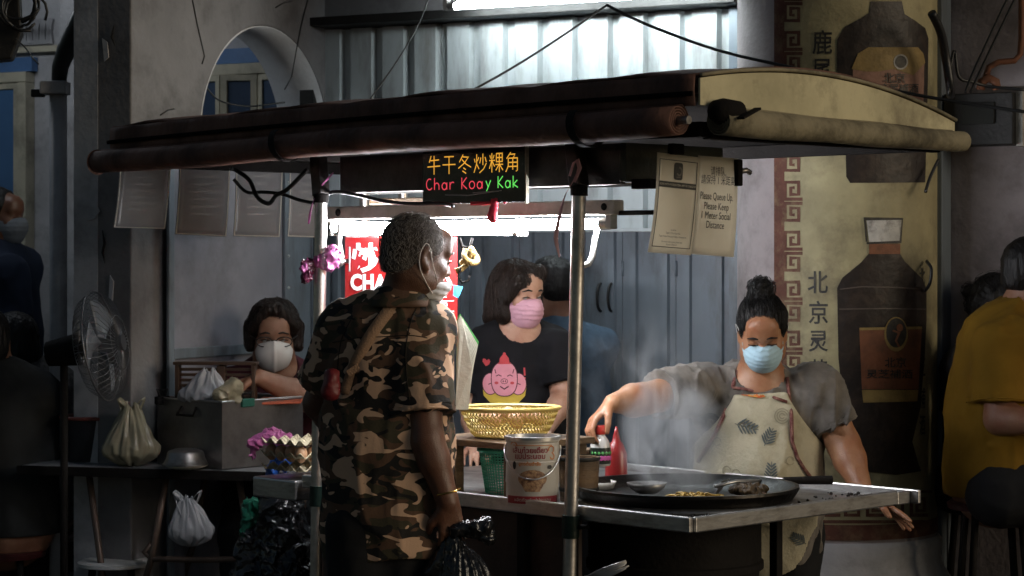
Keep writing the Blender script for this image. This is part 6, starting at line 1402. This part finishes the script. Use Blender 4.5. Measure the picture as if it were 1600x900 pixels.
# steam over the pan
def steam(name, label, c, r, dens, seed):
    b = B(); b.lathe([(r[0] * math.sin(t), -r[2] * math.cos(t)) for t in [math.pi * q / 12 for q in range(13)]], c, 20, sy=r[1] / r[0]); m = bpy.data.materials.new(name); m.use_nodes = True; n = m.node_tree.nodes; L = m.node_tree.links; n.clear()
    out = n.new('ShaderNodeOutputMaterial'); pv = n.new('ShaderNodeVolumePrincipled'); pv.inputs['Color'].default_value = (.9, .92, .95, 1); pv.inputs['Anisotropy'].default_value = .25
    tc = n.new('ShaderNodeTexCoord'); mp = n.new('ShaderNodeMapping'); mp.inputs['Scale'].default_value = (1.2, 1.2, .6); mp.inputs['Location'].default_value = (seed, 0, 0); L.new(tc.outputs['Object'], mp.inputs[0])
    no = n.new('ShaderNodeTexNoise'); no.inputs['Scale'].default_value = 7; no.inputs['Detail'].default_value = 4; no.inputs['Distortion'].default_value = 1.2; L.new(mp.outputs[0], no.inputs['Vector'])
    mr_ = n.new('ShaderNodeMapRange'); mr_.inputs[1].default_value = .44; mr_.inputs[2].default_value = .74; L.new(no.outputs[0], mr_.inputs[0])
    # fade towards the edge of the plume
    sb = n.new('ShaderNodeVectorMath'); sb.operation = 'SUBTRACT'; sb.inputs[1].default_value = c; L.new(tc.outputs['Object'], sb.inputs[0])
    dv = n.new('ShaderNodeVectorMath'); dv.operation = 'DIVIDE'; dv.inputs[1].default_value = r; L.new(sb.outputs[0], dv.inputs[0]); ln = n.new('ShaderNodeVectorMath'); ln.operation = 'LENGTH'; L.new(dv.outputs[0], ln.inputs[0])
    fr = n.new('ShaderNodeMapRange'); fr.inputs[1].default_value = 1.0; fr.inputs[2].default_value = .25; L.new(ln.outputs['Value'], fr.inputs[0])
    mu = n.new('ShaderNodeMath'); mu.operation = 'MULTIPLY'; L.new(mr_.outputs[0], mu.inputs[0]); L.new(fr.outputs[0], mu.inputs[1]); m2 = n.new('ShaderNodeMath'); m2.operation = 'MULTIPLY'; m2.inputs[1].default_value = dens; L.new(mu.outputs[0], m2.inputs[0]); L.new(m2.outputs[0], pv.inputs['Density']); L.new(pv.outputs[0], out.inputs['Volume'])
    o = b.build(name, m, None, smooth=True); o['kind'] = 'stuff'; tag(o, label, 'steam'); return o
steam('steam', 'white steam rising from the frying pan', P(1052, 690, 6.42), (.17, .13, .2), 34., 2.)
steam('steam', 'thin steam drifting up left of the cook', P(1010, 600, 6.55), (.22, .12, .24), 4.5, 5.)

# ------------------------------------------------------------------ left: folding table and what stands on it
TZ = .78; ta = V(-1.812, 8.0, 0); td = V(.967, -.256, 0).normalized(); tp_ = V(.256, .967, 0).normalized()
def TB(s, p, z): return ta + td * s + tp_ * p + UP * z
tab = thing('folding_table', 'dark folding table with tubular legs left of the stall', 'table', TB(.58, .25, 0))
B().box(TB(.585, .25, TZ - .012), (1.17, .5, .022), (td, tp_, UP)).build('table_top', mat('grey_laminate', (.3, .3, .31), .4, dirt=.4, bump=.03), tab, bevel=.003)
for p in (-.006, .506): B().box(TB(.585, p, TZ - .016), (1.18, .012, .034), (td, tp_, UP)).build('table_edge', BLACKM, tab, bevel=.002)
TUB = mat('brown_tube_paint', (.15, .1, .075), .45, .3, dirt=.4)
for p in (.06, .44):
    B().tube([TB(.25, p, TZ - .024), TB(.36, p, .0)], .0125, 10).build('leg', TUB, tab, smooth=True); B().tube([TB(.56, p, TZ - .024), TB(.5, p, .45), TB(.37, p, .02)], .0125, 10).build('leg', TUB, tab, smooth=True)
    B().tube([TB(.84, p, TZ - .024), TB(.96, p, .0)], .0125, 10).build('leg', TUB, tab, smooth=True); B().tube([TB(1.1, p, TZ - .024), TB(1.06, p, .5), TB(.92, p, .02)], .0125, 10).build('leg', TUB, tab, smooth=True)
B().tube([TB(.5, .06, .5), TB(.47, .06, .47), TB(.5, .06, .445), TB(.7, .06, .45), TB(.88, .06, .46), TB(.95, .06, .5), TB(1.0, .06, .58)], .011, 10).build('stretcher', TUB, tab, smooth=True)
# steel box
k0 = V(-1.042, 7.82, TZ); e1, e2 = V(-.6, .8, 0), V(.8, .6, 0); e1 = V(-.755, .656, 0); e2 = V(.656, .755, 0); l1_, l2_ = .36, .40; bh = .245
sx = thing('steel_box', 'open stainless steel box standing on the folding table', 'box', k0 + (e1 * l1_ + e2 * l2_) / 2)
DSTEEL = mat('dull_steel_box', (.22, .21, .21), .38, .8, var=.4, scale=5, bump=.08, bscale=20, dirt=.5, dscale=4)
def wallb(n_, p, q, th): d = (q - p); nn = d.cross(UP).normalized(); return B().prism([p, q, q + nn * th, p + nn * th], (0, 0, .002), (0, 0, bh)).build(n_, DSTEEL, sx, bevel=.002)
A_, B_, C_, D_ = k0, k0 + e1 * l1_, k0 + e1 * l1_ + e2 * l2_, k0 + e2 * l2_
for n_, p, q in (('side', A_, B_), ('side', D_, A_)): wallb(n_, p, q, .004 if n_ == 'side' else .004)
for p, q in ((B_, C_), (C_, D_)): wallb('side', p, q, .004)
B().prism([A_ + e1 * .005 + e2 * .005, B_ - e1 * .005 + e2 * .005, C_ - e1 * .005 - e2 * .005, D_ + e1 * .005 - e2 * .005], (0, 0, .003), (0, 0, .008)).build('base', DSTEEL, sx)
B().tube([p + UP * bh for p in (A_, B_, C_, D_)], .004, 6, closed=True).build('rolled_rim', STEEL, sx)
hm = (A_ + B_) / 2 + UP * .19; B().tube([hm - e1 * .04 + UP * .03, hm - e1 * .045 - e2 * .02, hm + e1 * .045 - e2 * .02, hm + e1 * .04 + UP * .03], .005, 7).build('handle', BLACKM, sx, smooth=True)
for p in (A_ * .08 + B_ * .92, A_ * .7 + D_ * .3):
    g_ = thing('spring_clip', 'black wire clip on the left corner of the steel box' if p is not None and (p - B_).length < .1 else 'green spring clip on the near rim of the steel box', 'clip', p + UP * bh); B().box(p + UP * (bh - .008), (.06, .02, .03), (e2, e1, UP)).build('jaw', mat('green_clip_plastic', (.01, .1, .07), .4) if (p - B_).length > .1 else BLACKM, g_, bevel=.003)
    for s_ in (-.015, .015): B().tube([p + UP * (bh + .008) + e2 * s_, p + UP * (bh + .034) + e2 * s_ * 1.7, p + UP * (bh + .03) + e2 * s_ * .4], .0025, 6).build('wire_arm', DARKIRON, g_, smooth=True)
def pleated_bag(label, base, top, R, H_, n, m, lean=V(0, 0, 0), sy=.7, seed=0, handles=True, flat=0.):
    """a thin carrier bag: pleats gather towards the knotted mouth, two loop handles"""
    t_ = thing('plastic_bag', label, 'bag', base); rn = random.Random(seed); ph = [rn.uniform(0, 6.28) for _ in range(6)]; base = Vector(base)
    def fn(u, v):
        a = 2 * math.pi * u; k = 1 - v; r = R * (min(1, v * 5) ** .5) * (1 - .78 * max(0, v - .35) / .65 if v > .35 else 1)
        pl = .10 * abs(math.sin(a * n / 2 + ph[0] + 1.5 * v)) + .07 * abs(math.sin(a * n * .83 + ph[1] - 2 * v)) + .08 * math.sin(a * 3 + ph[2] + 3 * v) + .05 * math.sin(a * 5 + ph[3] - 6 * v)
        r *= .86 + pl * (.5 + v); z = H_ * v * (1 + .06 * math.sin(a * 4 + ph[4])) + .006 * math.sin(a * 9 + v * 9)
        return base + V(math.cos(a) * r, math.sin(a) * r * sy, z) + lean * v * v
    B().grid(fn, 96, 26).build('bag_skin', m, t_, smooth=True, solid=.0012)
    if handles:
        tp = base + UP * H_ + lean
        for sg_ in (-1, 1):
            bb = B(); pts = [tp + V(sg_ * (.012 + .035 * math.sin(q / 9 * 3.14)), .01 * math.cos(q), -.01 + .06 * math.sin(q / 9 * 3.14) - .05 * (q / 9)) for q in range(10)]
            for i, p in enumerate(pts): e_ = V(.004, .013 + .004 * math.sin(i), .004); bb.v += [tuple(p - e_), tuple(p + e_)]
            bb.f = [(2 * i, 2 * i + 1, 2 * i + 3, 2 * i + 2) for i in range(9)]; bb.build('handle', m, t_, smooth=True, solid=.001)
    return t_
# slatted crate, bag and lid in the steel box
CRT = mat('dark_brown_crate_plastic', (.055, .028, .014), .5, bump=.1)
q0 = P(276, 618, 8.1); cw = V(1, -.05, 0).normalized()
crt = thing('slatted_crate', 'dark brown slatted crate standing up behind the steel box', 'crate', q0)
for x in (.0, .285): B().box(q0 + cw * (x + .006) + UP * .05, (.014, .06, .13), (cw, V(.05, 1, 0), UP)).build('upright', CRT, crt, bevel=.002)
B().box(q0 + cw * .17 + UP * .05, (.03, .05, .125), (cw, V(.05, 1, 0), UP)).build('upright', CRT, crt, bevel=.002)
for i in range(6): B().box(q0 + cw * .148 + UP * (-.002 + .02 * i) + V(0, -.005, 0), (.268, .012, .011), (cw, V(.05, 1, 0), UP)).build('slat', CRT, crt, bevel=.002)
B().box(q0 + cw * .148 + UP * .121, (.31, .07, .012), (cw, V(.05, 1, 0), UP)).build('top_rail', CRT, crt, bevel=.002)
FILM = mat('white_plastic_film', (.6, .6, .62), .16, var=.15, scale=12, bump=.5, bscale=22, thin=.35, alpha=.82)
FILMY = mat('milky_plastic_bag', (.55, .51, .38), .18, var=.25, scale=6, bump=.5, bscale=16, thin=.4, alpha=.8)
FILMB = mat('beige_plastic_film', (.42, .37, .25), .18, alpha=.85, var=.25, bump=.5, bscale=30, thin=.2)
pleated_bag('crumpled white plastic bag on top of the steel box', P(318, 632, 7.96), None, .095, .125, 13, FILM, V(.02, 0, 0), .6, 5, False)
crumple('plastic_bag', 'beige twist of plastic film beside the white bag in the steel box', 'bag', [(P(345, 618, 7.86), P(368, 604, 7.88), .028, .03), (P(362, 606, 7.88), P(370, 622, 7.88), .025, .02)], FILMB, .0045, .009, 30, k=.015)
ol = B().prism([P(398, 633, 7.95), P(470, 631, 8.05), P(476, 622, 8.2), P(410, 624, 8.15)], (0, 0, 0), (0, 0, .01)).build('orange_lid', mat('orange_red_plastic', (.4, .07, .025), .45), None, bevel=.003); tag(ol, 'flat orange-red lid lying on the far rim of the steel box', 'lid')
# inverted bowl on plate
c = P(290, 740, 7.86); c = V(c.x, 7.86, TZ); ib = thing('steel_bowl', 'upturned steel bowl resting on a plate at the table edge', 'bowl', c)
B().lathe([(0, .075), (.04, .074), (.062, .066), (.066, .06), (.07, .04), (.08, .022), (.085, .018), (.082, .016)], c, 36).build('bowl_body', STEEL_W, ib, smooth=True)
pt = thing('plate', 'pale plate under the upturned steel bowl', 'plate', c); B().lathe([(0, .001), (.045, .001), (.078, .012), (.08, .015), (.045, .005), (0, .004)], c, 36).build('plate_body', CERAM, pt, smooth=True)
# big carrier bag and dark bucket
pleated_bag('milky yellowish carrier bag slumped on the table beside the steel box', V(P(205, 0, 7.98).x, 7.98, TZ + .002), None, .105, .2, 15, FILMY, V(.0, 0, .02), .75, 3)
c = P(143, 715, 8.2); c = V(c.x, 8.22, TZ); bk_ = thing('plastic_bucket', 'dark plastic tub with reddish rim at the left end of the table', 'bucket', c)
B().lathe([(0, .001), (.1, .001), (.118, .155), (.112, .155), (.096, .01), (0, .008)], c, 40).build('tub_body', mat('navy_plastic', (.012, .013, .018), .45), bk_, smooth=True, auto=True)
B().lathe([(.114, .156), (.124, .156), (.126, .166), (.116, .17), (.112, .162)], c, 40).build('rim', mat('red_brown_plastic', (.2, .05, .035), .4), bk_, smooth=True)
# under the table: hanging white bag, stool
pleated_bag('white plastic bag hanging below the folding table', P(297, 852, 7.72), None, .082, .165, 17, FILM, V(-.01, 0, 0), .45, 8)
c = P(180, 884, 8.05); c = V(c.x, 8.05, 0); so_ = thing('stool', 'round white-topped plastic stool under the folding table', 'stool', c)
B().lathe([(0, .425), (.125, .425), (.137, .42), (.137, .408), (.128, .404), (0, .404)], c, 40).build('seat', WHITEPL, so_, smooth=True, auto=True)
for i in range(4): a = math.pi / 4 + i * math.pi / 2; B().tube([c + V(math.cos(a) * .1, math.sin(a) * .1, .404), c + V(math.cos(a) * .14, math.sin(a) * .14, 0)], .014, 8).build('leg', BLACKM, so_, smooth=True)
# egg trays on the side tray
PULP = mat('pulp_tray', (.42, .36, .24), .9, var=.2, scale=20, bump=.5, bscale=120)
def eggtray(c, label):
    b = B()
    b.grid(lambda u, v: c + U_ * (-.1 + .2 * u) + V_ * (-.1 + .2 * v) + UP * (.02 + .009 * math.cos(u * 4 * 2 * math.pi) * math.cos(v * 4 * 2 * math.pi) + .009 * max(math.cos(u * 8 * math.pi), math.cos(v * 8 * math.pi))), 40, 40)
    return tag(b.build('egg_tray', PULP, None, smooth=True, solid=.003), label, 'egg tray', 'stacked egg trays')
ez = .831
for i, lb_ in enumerate(('lowest pulp egg tray in the stack behind the left pole', 'middle pulp egg tray in the stack behind the left pole', 'topmost empty pulp egg tray behind the left pole')): eggtray(T(1.73, .09, ez + .005 + i * .042), lb_)
for (i, j) in ((0, 0), (0, 1), (0, 2), (1, 0), (2, 0), (3, 0)):
    e_ = B().lathe([(.021 * math.sin(t) * (1 - .12 * math.cos(t)), -.027 * math.cos(t)) for t in [math.pi * q / 10 for q in range(11)]], T(1.655 + .05 * i, .015 + .05 * j, ez + .078), 14).build('egg', EGG, None, smooth=True); tag(e_, 'brown egg showing between the stacked egg trays', 'egg', 'eggs in the stacked trays')
# coloured bags hanging by the steel box
def bagobj(label, prims, m, amp, sc): return crumple('plastic_bag', label, 'bag', prims, m, .0045, amp, sc, k=.015)
bagobj('knotted bright pink plastic bag hung on the steel box', [(P(396, 692, 7.55), P(425, 682, 7.55), .018, .026), (P(425, 684, 7.55), P(462, 686, 7.55), .026, .014), (P(400, 694, 7.55), P(395, 712, 7.55), .01, .006)], PINKF, .012, 38)
bagobj('blue plastic bag hanging between steel box and egg trays', [(P(440, 712, 7.5), P(442, 725, 7.5), .03, .026), (P(428, 730, 7.5), P(422, 775, 7.5), .02, .016)], mat('blue_plastic_film', (.02, .1, .42), .3, var=.3, bump=.5, bscale=35), .012, 34)
bagobj('dark green plastic bag hanging below the side tray', [(P(392, 790, 7.5), P(385, 830, 7.5), .028, .02)], mat('green_plastic_film', (.01, .12, .07), .35, bump=.5), .012, 30)
bagobj('black rubbish bag hanging below the table right end', [(P(440, 790, 7.45), P(450, 900, 7.45), .07, .1), (P(400, 840, 7.5), P(395, 900, 7.5), .05, .07)], BAGB, .016, 18)
# pedestal fan
D = 7.85; fc = P(158, 540, D); fn_ = V(.985, -.12, .16).normalized(); ff_ = thing('pedestal_fan', 'pedestal fan with wire cage turned sideways by the left pier', 'fan', V(fc.x, fc.y, 0)); FW = mat('grey_fan_wire', (.16, .16, .17), .35, .6, bump=0)
u_ = fn_.cross(UP).normalized(); w_ = u_.cross(fn_)
def fp(r, a, z): return fc + (u_ * math.cos(a) + w_ * math.sin(a)) * r + fn_ * z
cg = B()
for i in range(44):
    a = 2 * math.pi * i / 44
    for sg_ in (1, -1): cg.tube([fp(.03, a, .075 * sg_), fp(.1, a + .12, .07 * sg_), fp(.17, a + .2, .045 * sg_), fp(.2, a + .22, 0)], .0014, 4, cap=False)
for r, z in ((.2, 0), (.1, .07), (.1, -.07)): cg.tube([fp(r, 2 * math.pi * q / 40, z) for q in range(40)], .0035 if z == 0 else .0018, 5, closed=True)
o = cg.build('cage', FW, ff_, smooth=True); o['kind'] = 'stuff'
for i in range(3):
    a0 = 2.094 * i; B().grid(lambda u, v: fp(.03 + .14 * u, a0 + (v - .5) * (.5 + .7 * u), .03 * (v - .5)), 8, 5).build('blade', mat('grey_fan_blade', (.2, .22, .25), .3), ff_, smooth=True, solid=.002)
B().tube([fc - fn_ * .08, fc - fn_ * .2], [.06, .045], 18).build('motor', BLACKM, ff_, smooth=True, auto=True); B().tube([fc + fn_ * .06, fc + fn_ * .085], .03, 16).build('hub', FW, ff_, smooth=True, auto=True)
B().tube([fc - fn_ * .14 - UP * .03, V((fc - fn_ * .14).x, (fc - fn_ * .14).y, .02)], .014, 10).build('stand_pole', BLACKM, ff_, smooth=True); B().lathe([(0, .04), (.05, .035), (.18, .015), (.19, 0)], V((fc - fn_ * .14).x, (fc - fn_ * .14).y, 0), 32).build('stand_base', BLACKM, ff_, smooth=True)
# stools that carry the seated people, wall table behind them
def block_stool(label, p, z0, h):
    t = thing('stool', label, 'stool', V(p.x, p.y, z0)); B().lathe([(0, h), (.15, h), (.16, h - .008), (.155, h - .025), (0, h - .025)], V(p.x, p.y, z0), 28).build('seat', mat('dark_red_stool', (.06, .012, .012), .45), t, smooth=True, auto=True)
    for i in range(4): a = math.pi / 4 + i * math.pi / 2; B().tube([V(p.x + math.cos(a) * .11, p.y + math.sin(a) * .11, z0 + h - .024), V(p.x + math.cos(a) * .15, p.y + math.sin(a) * .15, z0)], .013, 8).build('leg', BLACKM, t, smooth=True)
block_stool('round stool under the diner in grey at the left edge', P(6, 810, 8.23), 0, .44); block_stool('round stool under the diner in the patterned shirt', P(56, 770, 8.68), 0, .44)
block_stool('round stool under the seated man with glasses', P(430, 760, 8.56), 0, .44); block_stool('round stool under the man in the yellow polo', P(1552, 735, 7.55), .24, .46); block_stool('round stool under the woman with the hair bun', P(1535, 740, 7.97), .24, .46)
cl = thing('wire_whisk', 'bundle of thin wire sticks at the foot of the stall', 'whisk', P(940, 900, 6.0))
for i in range(7): B().tube([P(895 + i * 3, 912 - i * 2, 6.0), P(940 + i * 2, 893 + i * 2 - 4, 5.98), P(982 + RND.uniform(-6, 4), 876 + i * 2, 5.96)], .003, 5).build('wire', STEEL, cl, smooth=True)
